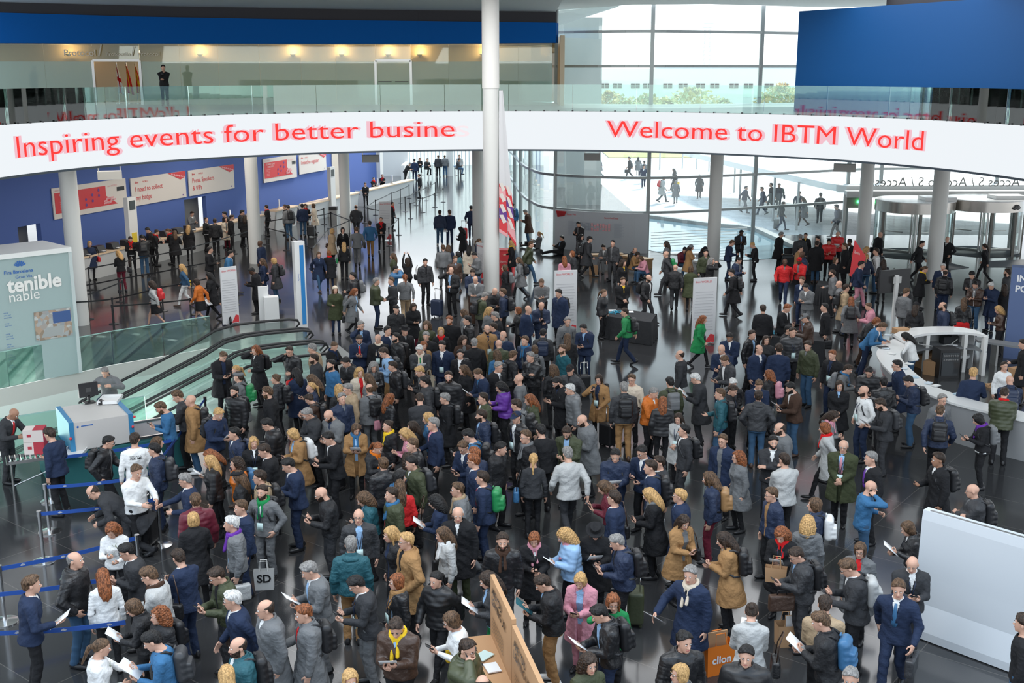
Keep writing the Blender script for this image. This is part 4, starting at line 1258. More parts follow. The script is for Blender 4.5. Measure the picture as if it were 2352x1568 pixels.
# right: large blue screen wall and dark soffit
BLp = at(1823, 256, 7.1); BRp = (lambda d: np.array((d[0] * 1.10, d[1] * 1.10, 7.1)))(at(2420, 292, 7.1))
zl, zr = zat(26, BLp), zat(-16, BRp)
m, b = new_mat('screen_blue'); nt = m.node_tree
b.inputs['Base Color'].default_value = (.002, .060, .20, 1); b.inputs['Roughness'].default_value = .45; b.inputs['Specular IOR Level'].default_value = .25
mb = MB(); mb.slabq((BLp[0], BLp[1], 7.1), (BRp[0], BRp[1], 7.1), (BRp[0], BRp[1], zr), (BLp[0], BLp[1], zl), .35)
bs = mb.build('wall_screen', [m]); struct(bs)
print('screen', BLp, BRp, zl, zr)
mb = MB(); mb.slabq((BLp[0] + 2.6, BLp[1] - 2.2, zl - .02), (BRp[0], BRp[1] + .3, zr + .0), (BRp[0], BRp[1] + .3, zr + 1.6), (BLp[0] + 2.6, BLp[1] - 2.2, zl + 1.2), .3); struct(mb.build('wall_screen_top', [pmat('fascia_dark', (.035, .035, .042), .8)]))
light('screen_fill', 'AREA', (15.2, 38.5, 12.2), (math.radians(28), 0, math.radians(-55)), 420, 10, (.85, .93, 1), 1)  # added out-of-view fill, makes the blue wall fall off darker towards its bottom

# glass at well edges
light('well_fill', 'AREA', (-13, 27.5, -.3), (math.radians(-62), 0, math.radians(40)), 260, 9, (.95, 1, .97), 2)  # fill light added inside the well to make its walls paler
for P, lab, z0, nm in ((fe[1:5], 'long glass balustrade on the far side of the escalator well', 0, 'far'), (ne[1:4], 'glass balustrade behind the bag scanner', 0, 'near')):
    O = np.array((*P[0], 0)); t = empty('well_balustrade', tuple(O)); tag(t, lab, 'balustrade')
    for i in range(len(P) - 1):
        a, c = np.array(P[i]), np.array(P[i + 1]); n_ = max(1, round(np.linalg.norm(c - a) / 2.1))
        for k in range(n_):
            p = a + (c - a) * k / n_; q = a + (c - a) * (k + .985) / n_
            mb = MB(); mb.slabq((*p, 0), (*q, 0), (*q, 1.02), (*p, 1.02), .02); mb.build('glass_panel', [glass_mat('well_glass', (.74, .90, .85), .06, haze=.05, hcol=(.6, .75, .7))], parent=t, loc=tuple(-O))
    # top line of the glass
    mb = MB()
    for i in range(len(P) - 1): mb.bar((*P[i], 1.03), (*P[i + 1], 1.03), .025)
    mb.build('top_edge', [pmat('glass_edge', (.35, .55, .5), .2)], parent=t, loc=tuple(-O))
a, c = EO + EA * .9, np.array(fe[1])
# ---------------------------------------------------------------- outside
mb = MB(); mb.quad((-150, 54.8, -.06), (200, 54.8, -.06), (200, 420, -.06), (-150, 420, -.06))
m, b = new_mat('plaza'); nt = m.node_tree; tc = nt.nodes.new('ShaderNodeTexCoord'); br = nt.nodes.new('ShaderNodeTexBrick'); nt.links.new(tc.outputs['Object'], br.inputs[0])
br.inputs['Scale'].default_value = .5; br.inputs['Color1'].default_value = (.70, .72, .72, 1); br.inputs['Color2'].default_value = (.56, .58, .58, 1); br.inputs['Mortar'].default_value = (.45, .46, .46, 1); br.inputs['Mortar Size'].default_value = .008
nt.links.new(br.outputs[0], b.inputs['Base Color']); b.inputs['Roughness'].default_value = .6
struct(mb.build('plaza_ground', [m]))
W1 = [at(1490, 500), at(1640, 520), at(1700, 524), at(1742, 531), at(1832, 572), at(1800, 592), at(1680, 600), at(1540, 585), at(1490, 575)]
mb = MB(); poly(mb, [(p[0], p[1]) for p in W1], .015); w_ = mb.build('pool_water', [pmat('pool', (.16, .28, .34), .05, spec=.8)]); struct(w_)
mb = MB()
for a, c in zip(W1[:4], W1[1:5]): mb.bar((a[0], a[1], .10), (c[0], c[1], .10), .45, .2)
struct(mb.build('pool_kerb', [pmat('kerb', (.30, .32, .32), .7)]))
# canopy over the entrance
CZ = 2.9
cp = [at(1570, 346, CZ), at(1775, 352, CZ), at(2010, 372, CZ), at(2460, 392, CZ), at(2460, 424, CZ), at(1945, 427, CZ), at(1900, 420, CZ), at(1700, 376, CZ)]
mb = MB(); mb.prism([(p[0], p[1]) for p in cp], 2.55, CZ); cn = mb.build('entrance_canopy', [pmat('canopy_white', (.86, .87, .86), .5)]); tag(cn, 'broad flat white canopy over the plaza outside the glass', 'canopy')
for k, (x, y0) in enumerate(((1515, 388), (1567, 385), (1600, 387), (1628, 392), (1698, 470), (1775, 505), (1829, 526), (1686, 440), (1727, 450))):
    p = at(x, y0); mb = MB(); mb.cyl((p[0], p[1], -.05), .07, 2.7, 10)
    o = mb.build('canopy_post', [pmat('post_grey', (.45, .46, .46), .5)]); tag(o, 'thin grey canopy post outside the glass, %s from the left' % ORD[(0, 1, 2, 3, 5, 7, 8, 4, 6)[k]], 'post', 'thin posts under the canopy')
# access lettering, readable from outside, so mirrored from here
lt = MB()
Pa, Pb = at(1960, 445, 4.2), at(2352, 440, 4.35)
ya = 57.2
x0_, x1_ = (1966 - 1176) / FPX * (ya * .973 + 8.6 * .23), (2345 - 1176) / FPX * (ya * .973 + 8.6 * .23)
text_on(lt, '/ Accés S / Acceso S / Access S', (x1_, ya, 3.0), (-1, 0, 0), (0, 0, 1), width=x1_ - x0_)
o = lt.build('access_lettering', [pmat('letter_grey2', (.22, .22, .21), .6)]); tag(o, 'large mirrored grey entrance lettering reading Access S above the revolving doors', 'lettering')

# low white industrial building
bl = empty('industrial_building', (38, 230, 0)); tag(bl, 'long low white industrial building seen through the upper windows', 'building')
bx0, bx1 = (1362 - 1176) / FPX * 226, (1835 - 1176) / FPX * 226
mb = MB(); mb.box(((bx0 + bx1) / 2 - 38, 6, 4.6), (bx1 - bx0, 12, 9.3)); mb.build('wall', [pmat('bld_white', (.82, .84, .83), .7)], parent=bl)
mb = MB(); mb.box(((bx0 + bx1) / 2 - 38 + 8, 8, 9.6), (30, 8, .8)); mb.build('roof', [pmat('bld_grey', (.6, .65, .65), .7)], parent=bl)
for x in (1387, 1416, 1457, 1485, 1531, 1566, 1606, 1638, 1682, 1715, 1762, 1795):
    xx = (x - 1176) / FPX * 226 - 38; f_ = MB(); f_.box((xx, -.05, 5.9), (1.75, .12, .95)); wf = f_.build('window', ['dark'], parent=bl)
    g = MB(); g.box((xx, -.13, 5.9), (.08, .04, .95)); g.box((xx, -.13, 5.9), (1.75, .04, .06)); g.build('window_bar', ['white_paint'], parent=bl)
mb = MB(); mb.box((18, -.1, 1.6), (5, .2, 2.6)); mb.build('door', [pmat('bld_door', (.45, .5, .52), .6)], parent=bl)
# lattice tower
tw = empty('lattice_mast', ((1610 - 1176) / FPX * 290, 290, 0)); tag(tw, 'thin pale lattice mast rising behind the white building', 'mast')
mb = MB(); hh = 19
for sx in (-1, 1):
    for sy in (-1, 1): mb.bar((sx * .8, sy * .8, 0), (sx * .6, sy * .6, hh), .12)
for k in range(18):
    z = k * hh / 18
    for s in (-1, 1): mb.bar((-.8, s * .8, z), (.8, s * .8, z + hh / 18), .07); mb.bar((s * .8, -.8, z), (s * .8, .8, z + hh / 18), .07)
mb.build('lattice', [pmat('mast', (.62, .60, .58), .6)], parent=tw)
mb = MB(); mb.box((0, 0, hh + .3), (2.4, 2.4, .2)); mb.box((0, 0, hh + 1.2), (2.4, 2.4, .1)); mb.build('platform', [pmat('mast', (.62, .60, .58), .6)], parent=tw)
# trees and scrub
RT = random.Random(5)
leafm = [pmat('leaf%d' % i, c, .8, bump=(3, .8, .2), vary=.35) for i, c in enumerate(((.72, .62, .26), (.50, .56, .26), (.80, .56, .24), (.40, .46, .22)))]
def tree(x, ytop, Y, w, lab, mi):
    X = (x - 1176) / FPX * Y; H_ = CAMH - (ytop - 165) / FPX * Y; t = empty('tree', (X, Y, 0)); tag(t, lab, 'tree', 'autumn trees before the white building')
    mb = MB(); mb.tube([(0, 0, 0), (.1, 0, H_ * .35), (-.1, 0, H_ * .6)], [.25, .2, .12]); mb.build('trunk', [pmat('bark', (.16, .12, .09), .9)], parent=t)
    cv = MB()
    for k in range(1500):
        a, r = RT.uniform(0, 6.283), RT.random() ** .5; z = RT.random()
        rad = w / 2 * math.sqrt(max(1 - (z * 2 - .75) ** 2 * .75, .05)) * r
        p = np.array((rad * math.cos(a), rad * math.sin(a), H_ * (.28 + .72 * z) * (1 - .18 * r * RT.random())))
        u = np.array([RT.gauss(0, 1) for _ in range(3)]); u /= np.linalg.norm(u); v = np.cross(u, (0, 0, 1.)); v /= np.linalg.norm(v) + 1e-6; s = RT.uniform(.18, .42)
        cv.add([p - u * s, p + v * s * .7, p + u * s, p - v * s * .7], [(0, 1, 2, 3)], RT.choice((mi, mi, (mi + 1) % 4)))
    cv.build('crown', leafm, parent=t)
for x, yt, Y, w, lab, mi in ((1580, 197, 150, 11, 'widest green and amber tree in front of the white building', 0), (1480, 212, 165, 10, 'low olive tree behind the first tall mullion', 1), (1396, 205, 170, 8, 'reddish shrub tree at the left end of the white building', 2),
                             (1650, 225, 160, 6, 'small sparse tree right of the widest one', 3), (1782, 190, 175, 9, 'amber tree at the far right of the upper windows', 2), (1530, 225, 140, 8, 'low yellow bush under the tall mullion', 0), (1430, 228, 150, 8, 'low yellow green bush left of the tall mullion', 1)):
    tree(x, yt, Y, w, lab, mi)
mb = MB(); poly(mb, [(10, 118), (70, 118), (95, 226), (10, 226)], .02); g = mb.build('grass', [pmat('dry_grass', (.42, .42, .16), .9, vary=.3)]); g['kind'] = 'stuff'
mb = MB(); poly(mb, [(24, 84), (60, 84), (60, 100), (30, 100)], .03); g = mb.build('grass_lawn', [pmat('lawn', (.20, .36, .10), .9, vary=.2)]); g['kind'] = 'stuff'
ca = empty('car', ((1678 - 1176) / FPX * 215, 215, 0)); tag(ca, 'small pale car parked before the white building', 'car')
mb = MB(); mb.box((0, 0, .65), (4.2, 1.7, .6)); mb.add([(-1.4, -.8, .95), (1.5, -.8, .95), (.9, -.7, 1.45), (-.8, -.7, 1.45), (-1.4, .8, .95), (1.5, .8, .95), (.9, .7, 1.45), (-.8, .7, 1.45)], [(0, 1, 2, 3), (7, 6, 5, 4), (3, 2, 6, 7), (0, 3, 7, 4), (1, 5, 6, 2)]); mb.build('body', ['white_gloss'], parent=ca)
for sx in (-1.3, 1.3): mb = MB(); V, F = uvs(12, 6, .33); mb.add(V * (1, .3, 1) + (sx, -.8, .33), F); mb.build('wheel', ['rubber'], parent=ca)
# tapered concrete pier outside the left glazing
for k, (x, y, w_, lab) in enumerate(((1345, 470, 2.0, 'broad tapered concrete pier outside the curved glass'), (1305, 430, 1.4, 'narrower concrete pier behind the broad one'))):
    p = at(x, y); t = MB(); t.add([(p[0] - w_ * .62, p[1], 0), (p[0] + w_ * .5, p[1], 0), (p[0] + w_ * .5, p[1] + 2.2, 0), (p[0] - w_ * .62, p[1] + 2.2, 0), (p[0] - w_ * .8, p[1], 12), (p[0] + w_ * .45, p[1], 12), (p[0] + w_ * .45, p[1] + 2.2, 12), (p[0] - w_ * .8, p[1] + 2.2, 12)],
        [(3, 2, 1, 0), (4, 5, 6, 7), (0, 1, 5, 4), (1, 2, 6, 5), (2, 3, 7, 6), (3, 0, 4, 7)])
    o = t.build('concrete_pier', [pmat('concrete', (.40, .43, .40), .8, bump=(2, .3, .02), vary=.1)]); tag(o, lab, 'pier')
mb = MB()
for i in range(6):
    z = .15 + i * .14
    for a, c in (((2.4, 57.6), (6.4, 55.9)), ((6.9, 55.8), (12.0, 57.6))): mb.bar((*a, z), (*c, z), .05, .03)
o = mb.build('convector_grille', ['steel']); tag(o, 'low horizontal slatted heater grille at the foot of the curved glass', 'grille')
# ---------------------------------------------------------------- escalators
SL = math.tan(math.radians(23))
def esc_pt(l, w, z): p = EO + EA * l + EB * w; return (p[0], p[1], z)
def escalator(w0, lab):
    e = empty('escalator', esc_pt(.9, w0, 0)); tag(e, lab, 'escalator', 'three escalators going down side by side'); O = np.array(esc_pt(.9, w0, 0)); L = 12
    I = lambda mb, n, m_, sm_=False: mb.build(n, m_, parent=e, loc=tuple(-O), smooth=sm_)
    zof = lambda l: 0 if l < 2.0 else -(l - 2.0) * SL
    mb = MB(); mb.slabq(esc_pt(.2, w0 + .25, .012), esc_pt(.2, w0 + 1.35, .012), esc_pt(2.0, w0 + 1.35, .012), esc_pt(2.0, w0 + .25, .012), .04); I(mb, 'comb_plate', [pmat('ribbed_steel', (.42, .44, .43), .35, .7)])
    n = 0; l = 2.0
    while l < L:
        z = zof(l + .2); mb = MB()
        mb.slabq(esc_pt(l, w0 + .28, z), esc_pt(l, w0 + 1.32, z), esc_pt(l + .40, w0 + 1.32, z), esc_pt(l + .40, w0 + .28, z), .03)
        mb.slabq(esc_pt(l + .40, w0 + .28, z), esc_pt(l + .40, w0 + 1.32, z), esc_pt(l + .40, w0 + 1.32, z - .20), esc_pt(l + .40, w0 + .28, z - .20), .02, 1)
        I(mb, 'step', [pmat('step_top', (.30, .36, .34), .45, .3), pmat('step_riser', (.50, .56, .53), .4, .4)]); l += .40
    for w in (w0 + .10, w0 + 1.50):
        path = [esc_pt(-.15, w, .70), esc_pt(-.32, w, .86), esc_pt(-.25, w, .98), esc_pt(0, w, 1.03), esc_pt(1.0, w, 1.03), esc_pt(1.7, w, 1.0), esc_pt(2.3, w, .88)] + [esc_pt(x, w, zof(x) + .93) for x in np.linspace(3, L, 6)]
        mb = MB(); mb.tube(path, .042, 8); I(mb, 'handrail', ['rubber'], True)
        mb = MB()
        xs_ = [-.15, 0, 1.0, 1.7, 2.3] + list(np.linspace(3, L, 6)); tp = [.9, .97, .98, .95, .83] + [zof(x) + .88 for x in np.linspace(3, L, 6)]
        for a in range(len(xs_) - 1):
            mb.quad(esc_pt(xs_[a], w, max(zof(xs_[a]), -9) + .12), esc_pt(xs_[a + 1], w, zof(xs_[a + 1]) + .12), esc_pt(xs_[a + 1], w, tp[a + 1]), esc_pt(xs_[a], w, tp[a]))
        I(mb, 'glass_side', [glass_mat('esc_glass', (.86, .95, .92), .05, haze=.12, hcol=(.70, .82, .78))])
        mb = MB()
        for a in range(len(xs_) - 1):
            z0, z1 = zof(xs_[a]), zof(xs_[a + 1]); mb.bar(esc_pt(xs_[a], w, z0 - .05), esc_pt(xs_[a + 1], w, z1 - .05), .24, .34)
        I(mb, 'skirt', [pmat('esc_skirt', (.66, .72, .69), .35, .2)])
escalator(0.0, 'farthest of the three escalators, beside the pylon and the check-in floor')
escalator(1.72, 'middle escalator of the three going down')
escalator(3.44, 'nearest of the three escalators, beside the waiting crowd')
mb = MB(); mb.add([esc_pt(.9, -.1, .006), esc_pt(-1.6, -.1, .006), esc_pt(-1.6, 5.2, .006), esc_pt(.9, 5.2, .006)], [(0, 1, 2, 3)]); struct(mb.build('floor_landing', [pmat('landing', (.26, .27, .265), .35)]))

# ---------------------------------------------------------------- exhibition panels and signs
def frame_of(px, py, deg, z=0):
    p = at(px, py, z); t = math.radians(deg); return p, np.array((math.cos(t), math.sin(t), 0))
# the big kiosk at the left edge
K1 = at(181, 856); K0 = at(-60, 902); Ku = (K1 - K0); Kl = np.linalg.norm(Ku); Ku = Ku / Kl; Kn = np.array((Ku[1], -Ku[0], 0)); Kb = -Kn
ks_ = empty('exhibition_kiosk', tuple(K1)); tag(ks_, 'tall glass-fronted display kiosk with big white lettering at the left edge', 'kiosk')
I = lambda mb, n, m_, sm_=False: mb.build(n, m_, parent=ks_, loc=tuple(-K1), smooth=sm_)
KQ = lambda a, z, off=0: K1 - Ku * a + Kn * off + np.array((0, 0, z * 1.15))
mb = MB(); mb.slabq(KQ(3.2, 0, .0), KQ(0, 0, .0), KQ(0, 3.12, .0), KQ(3.2, 3.12, .0), .9); I(mb, 'body', [pmat('kiosk_grey', (.34, .43, .43), .3)])
mb = MB(); mb.slabq(KQ(3.3, 3.12, .08), KQ(-.08, 3.12, .08), KQ(-.08, 3.24, .08), KQ(3.3, 3.24, .08), 1.9); I(mb, 'roof', ['white_gloss'])
mb = MB(); mb.slabq(KQ(-.0, 0, .03), KQ(-.10, 0, .03), KQ(-.10, 3.12, .03), KQ(-.0, 3.12, .03), .12); I(mb, 'edge_post', [pmat('kiosk_edge', (.52, .58, .58), .35)])
tx = MB(); text_on(tx, 'tenible', KQ(1.82, 2.30, .02), Ku, (0, 0, 1), width=1.55, bold=.03); text_on(tx, 'nable', KQ(1.78, 2.06, .02), Ku, (0, 0, 1), width=.85); I(tx, 'lettering', [pmat('print_white', (.8, .78, .75), .6)])
tx = MB(); text_on(tx, 'Fira Barcelona', KQ(1.85, 2.74, .02), Ku, (0, 0, 1), width=.80, bold=.015); text_on(tx, 'Gran Via', KQ(1.55, 2.61, .02), Ku, (0, 0, 1), width=.46)
for k in range(7):
    a = math.radians(-60 + 20 * k); c = KQ(1.40, 2.88, .02); d = Ku * math.sin(a) + np.array((0, 0, 1)) * math.cos(a); s = np.cross(d, Kn)
    tx.add([c + d * .04 - s * .006, c + d * .17 - s * .022, c + d * .19, c + d * .17 + s * .022, c + d * .04 + s * .006], [(0, 1, 2, 3, 4)])
for r_ in range(6):
    for k in range(3 - r_ % 2): text_on(tx, ('lorem', 'gran via sostenible', 'energia solar')[k] if False else ('energy', 'solar roof', 'sustainable')[k], KQ(1.98, 1.80 - r_ * .26 - k * .06, .02), Ku, (0, 0, 1), height=.035)
I(tx, 'lettering', [pmat('fira_blue', (.02, .12, .42), .5)])
g = MB(); g.add([KQ(1.15, 1.0, .022), KQ(.08, 1.0, .022), KQ(.08, 1.72, .022), KQ(1.15, 1.72, .022)], [(0, 1, 2, 3)])
m, b = new_mat('aerial_photo'); nt = m.node_tree; tc = nt.nodes.new('ShaderNodeTexCoord'); vo = nt.nodes.new('ShaderNodeTexVoronoi'); vo.inputs['Scale'].default_value = 9; crr = nt.nodes.new('ShaderNodeValToRGB')
nt.links.new(tc.outputs['Object'], vo.inputs['Vector']); nt.links.new(vo.outputs['Color'], crr.inputs[0]); nt.links.new(crr.outputs[0], b.inputs['Base Color'])
for p_, c_ in ((0, (.16, .13, .10)), (.35, (.42, .30, .22)), (.6, (.30, .32, .34)), (1, (.62, .60, .56))):
    e = crr.color_ramp.elements.new(p_) if p_ not in (0, 1) else crr.color_ramp.elements[0 if p_ == 0 else -1]; e.color = (*c_, 1)
I(g, 'photo_print', [m])
g = MB(); g.add([KQ(.62, 1.38, .026), KQ(.10, 1.38, .026), KQ(.10, 1.66, .026), KQ(.62, 1.66, .026)], [(0, 1, 2, 3)]); I(g, 'photo_print', [pmat('solar_blue', (.05, .10, .26), .4)])
g = MB(); g.add([KQ(1.0, 1.06, .026), KQ(.40, 1.06, .026), KQ(.30, 1.30, .026), KQ(.85, 1.30, .026)], [(0, 1, 2, 3)]); I(g, 'photo_print', [pmat('roof_grey', (.35, .36, .36), .5)])
# blue and white totem
p = at(693, 751); t = empty('display_totem', tuple(p), math.radians(28)); tag(t, 'slim white framed totem with a blue screen at the escalator landing', 'totem')
mb = MB(); mb.box((0, 0, 1.5), (.36, .30, 3.0)); mb.build('body', ['white_gloss'], parent=t)
mb = MB(); mb.box((0.06, -.155, 1.5), (.14, .01, 2.75)); mb.box((.185, 0, 1.5), (.01, .2, 2.8)); mb.build('screen', [pmat('totem_blue', (.02, .12, .30), .2, emit=(.03, .18, .42), es=.35)], parent=t)
mb = MB(); text_on(mb, 'Gran Via', (-.10, -.16, 1.9), (0, 0, -1), (1, 0, 0), height=.05); mb.build('lettering', [pmat('fira_blue', (.02, .12, .42), .5)], parent=t)

def banner(px, py, deg, w, h, lab, logo=True, grp='white printed banner stands'):
    p = at(px, py); t = empty('banner_stand', tuple(p), math.radians(deg)); tag(t, lab, 'banner', grp)
    mb = MB(); mb.box((0, 0, h / 2 + .04), (w, .05, h)); mb.build('panel', [pmat('banner_white', (.70, .70, .71), .55)], parent=t)
    mb = MB(); mb.box((-w * .35, 0, .02), (.05, .45, .04)); mb.box((w * .35, 0, .02), (.05, .45, .04)); mb.build('foot', ['steel'], parent=t)
    tx = MB(); text_on(tx, 'ibtm WORLD', (-w * .42, -.03, h - .12), (1, 0, 0), (0, 0, 1), height=.07); tx.build('lettering', ['red_print'], parent=t)
    tx = MB()
    for k in range(14): 
        for x0 in (0,): tx.box((-.02 + .02 * math.sin(k * 7), -.028, h - .42 - k * (h - .8) / 14), (w * (.78 + .06 * math.sin(k * 5)), .004, .022))
    tx.build('text_lines', [pmat('text_grey', (.5, .5, .52), .6)], parent=t)
    g = MB(); g.add([(w * .05, -.03, .06), (w * .48, -.03, .06), (w * .48, -.03, .30), (w * .30, -.03, .34)], [(0, 1, 2, 3)]); g.build('corner_pattern', ['red_print'], parent=t)
banner(1298, 768, 12, .78, 2.15, 'white banner stand behind the person in the dark coat, left of the lanyard table')
banner(1614, 790, 14, .80, 2.15, 'white banner stand right of the black draped lanyard table')
banner(886, 552, 10, .62, 2.0, 'far white banner stand in the queue lanes')
banner(531, 745, 40, .62, 2.0, 'white banner stand left of the podium by the escalator glass')
banner(1104, 640, -60, .6, 1.5, 'low white board leaning by the central column')
p = at(617, 738); t = empty('podium', tuple(p), math.radians(15)); tag(t, 'white stepped podium by the escalator balustrade', 'podium')
mb = MB(); mb.box((-.14, .12, .62), (.34, .1, 1.25)); mb.box((.12, -.02, .45), (.5, .4, .9)); mb.build('body', ['white_gloss'], parent=t)
# leaning red sign
p = at(1956, 690); t = empty('red_sign', tuple(p), math.radians(-35)); tag(t, 'slanted red glowing sign board standing in the right crowd', 'sign')
mb = MB(); mb.add([(-.15, 0, 1.0), (.25, 0, .55), (.42, 0, 1.75), (-.05, 0, 2.35), (-.15, .05, 1.0), (.25, .05, .55), (.42, .05, 1.75), (-.05, .05, 2.35)], [(0, 1, 2, 3), (7, 6, 5, 4), (0, 4, 5, 1), (1, 5, 6, 2), (2, 6, 7, 3), (3, 7, 4, 0)]); mb.build('panel', ['red_print'], parent=t)
mb = MB(); mb.cyl((.12, .05, 0), .03, 1.2, 10); mb.cyl((.12, .05, 0), .2, .02, 16); mb.build('stand', ['steel'], parent=t)
tx = MB(); text_on(tx, 'ibtm', (-.02, -.01, 1.85), (.75, 0, -.2), (0, 0, 1), height=.12); tx.build('lettering', ['sign_white'], parent=t)
# pyramid banner hanging beside the central column
ap = np.array((pc[0] + .33, pc[1] - .1, 7.9))
for k, (b0, b1, Y0, lab) in enumerate((((1147, 533), (1166, 545), 44.6, 'left strip of the tall tapering red and white banner beside the central column'), ((1167, 538), (1186, 566), 44.9, 'right strip of the tall tapering red and white banner beside the central column'))):
    def onY(x, y, Y):
        q = at(x, y, 1.0); kx = Y / q[1]; return np.array((q[0] * kx, Y, CAMH + (1.0 - CAMH) * kx))
    q0, q1 = onY(*b0, Y0), onY(*b1, Y0 + .25); a0 = ap + (0.05 * k, .1 * k, 0); a1 = a0 + (.09, .05, 0)
    t = empty('tapering_banner', tuple(a0)); tag(t, lab, 'banner', 'tapering banner strips')
    rows = 40
    L0 = [a0 + (q0 - a0) * i / rows for i in range(rows + 1)]; L1 = [a1 + (q1 - a1) * i / rows for i in range(rows + 1)]
    mb = MB()
    for i in range(rows):
        mi = 0 if i < 24 else (1 + (i // 3 + k) % 4 if i > 25 else 0); mi = {0: 0, 1: 1, 2: 2, 3: 1, 4: 3}[mi]
        mb.slabq(L0[i + 1], L1[i + 1], L1[i], L0[i], .015, mi)
    mb.build('cloth', [pmat('banner_white', (.70, .70, .71), .55), 'red_print', 'pink_print', 'purple_print'], parent=t, loc=tuple(-a0))
    st = MB()
    for i in range(26, rows - 2, 3):
        m_ = (L0[i] + L1[i]) / 2; st.add([L0[i] + (0, -.02, 0), m_ + (0, -.02, .1), L1[i] + (0, -.02, -.1), m_ + (0, -.02, -.25)], [(0, 3, 2, 1)])
    st.build('pattern', ['sign_white'], parent=t, loc=tuple(-a0))
# small red counter behind the column
p = at(1161, 628); t = empty('red_counter', tuple(p), math.radians(-10)); tag(t, 'small red promotional counter just right of the central column', 'counter')
mb = MB(); mb.box((0, 0, .52), (.75, .5, 1.04)); mb.build('body', ['red_print'], parent=t)
mb = MB(); mb.box((0, 0, 1.06), (.82, .56, .04)); mb.build('top', ['red_print'], parent=t)
tx = MB(); text_on(tx, 'ibtm', (-.2, -.255, .5), (1, 0, 0), (0, 0, 1), height=.12); tx.build('lettering', ['sign_white'], parent=t)

# hanging grey projector boxes under the ring
for x, y, w, lab in ((252, 402, .85, 'hanging grey projector box above the blue wall, leftmost'), (851, 364, .75, 'hanging pale projector box near the far counter'), (1360, 360, .7, 'hanging brown projector box before the curved glass'), (1940, 385, .85, 'hanging grey projector box near the right-hand columns')):
    q = at(x, y, 4.9); t = empty('projector_box', (q[0], q[1], 4.9), -math.atan2(q[0], q[1])); tag(t, lab, 'projector', 'hanging projector boxes')
    mb = MB(); mb.box((0, 0, 0), (w, .45, .30)); mb.build('body', [pmat('proj_grey', (.40, .40, .38), .5)], parent=t)
    mb = MB()
    for s in (-1, 1): mb.bar((s * w * .45, 0, .15), (s * w * .45, 0, .42), .03)
    mb.bar((-w * .45, 0, .42), (w * .45, 0, .42), .03); mb.bar((0, 0, .42), (0, 0, 1.97), .04); mb.build('bracket', ['steel'], parent=t)

# map wall on the lower panes
mw_ = empty('map_wall', (2.4, 56.3, 0)); tag(mw_, 'curved pale map wall with a red and grey floor plan', 'display wall'); O = np.array((2.4, 56.3, 0))
sg = [q for q in spline(fac, 8)[48:57]]
ln = MB(); acc = [0]
for a, c in zip(sg[:-1], sg[1:]):
    ln.slabq((a[0], a[1] - .25, .0), (c[0], c[1] - .25, .0), (c[0], c[1] - .25, 1.95), (a[0], a[1] - .25, 1.95), .06); acc.append(acc[-1] + np.linalg.norm(c - a))
ln.build('panel', [pmat('map_panel', (.50, .53, .56), .6)], parent=mw_, loc=tuple(-O))
def mp_(u, z, off=.33):
    s = u * acc[-1]; i = max(j for j in range(len(acc) - 1) if acc[j] <= s + 1e-9); f_ = (s - acc[i]) / (acc[i + 1] - acc[i]); q = sg[i] + (sg[i + 1] - sg[i]) * f_; return np.array((q[0], q[1] - off, z))
U_ = mp_(.9, 0) - mp_(.1, 0); U_ /= np.linalg.norm(U_)
g = MB(); g.add([mp_(.01, 1.90), mp_(.14, 1.90), mp_(.12, 1.68), mp_(.03, 1.58)], [(0, 3, 2, 1), (0, 1, 2, 3)]); g.build('corner_pattern', ['red_print'], parent=mw_, loc=tuple(-O))
tx = MB(); text_on(tx, 'ibtm WORLD', mp_(.15, 1.72), U_, (0, 0, 1), height=.10, lift=.03); text_on(tx, 'Save the Date', mp_(.56, 1.66), U_, (0, 0, 1), height=.09, lift=.03); tx.build('lettering', ['red_print'], parent=mw_, loc=tuple(-O))
RP = random.Random(8)
for mi, rng, mt in ((0, (.25, .42), pmat('plan_grey', (.36, .40, .46), .6)), (1, (.42, .60), 'pink_print')):
    g = MB()
    for i in range(7 if mi else 6):
        for j in range(5):
            u = rng[0] + (rng[1] - rng[0]) * i / 6; z = 1.05 + j * .075
            if RP.random() < .85: a, c = mp_(u, z, .335), mp_(u + .022, z, .335); g.add([a, c, c + (0, 0, .06), a + (0, 0, .06)], [(0, 1, 2, 3)])
    g.build('floor_plan', [mt], parent=mw_, loc=tuple(-O))
g = MB()
for c0 in (.16, .66):
    for j in range(16): a, c = mp_(c0, .75 + j * .045, .335), mp_(c0 + .06 + .02 * (j % 3), .75 + j * .045, .335); g.add([a, c, c + (0, 0, .012), a + (0, 0, .012)], [(0, 1, 2, 3)])
g.build('list_lines', [pmat('plan_grey', (.36, .40, .46), .6)], parent=mw_, loc=tuple(-O))

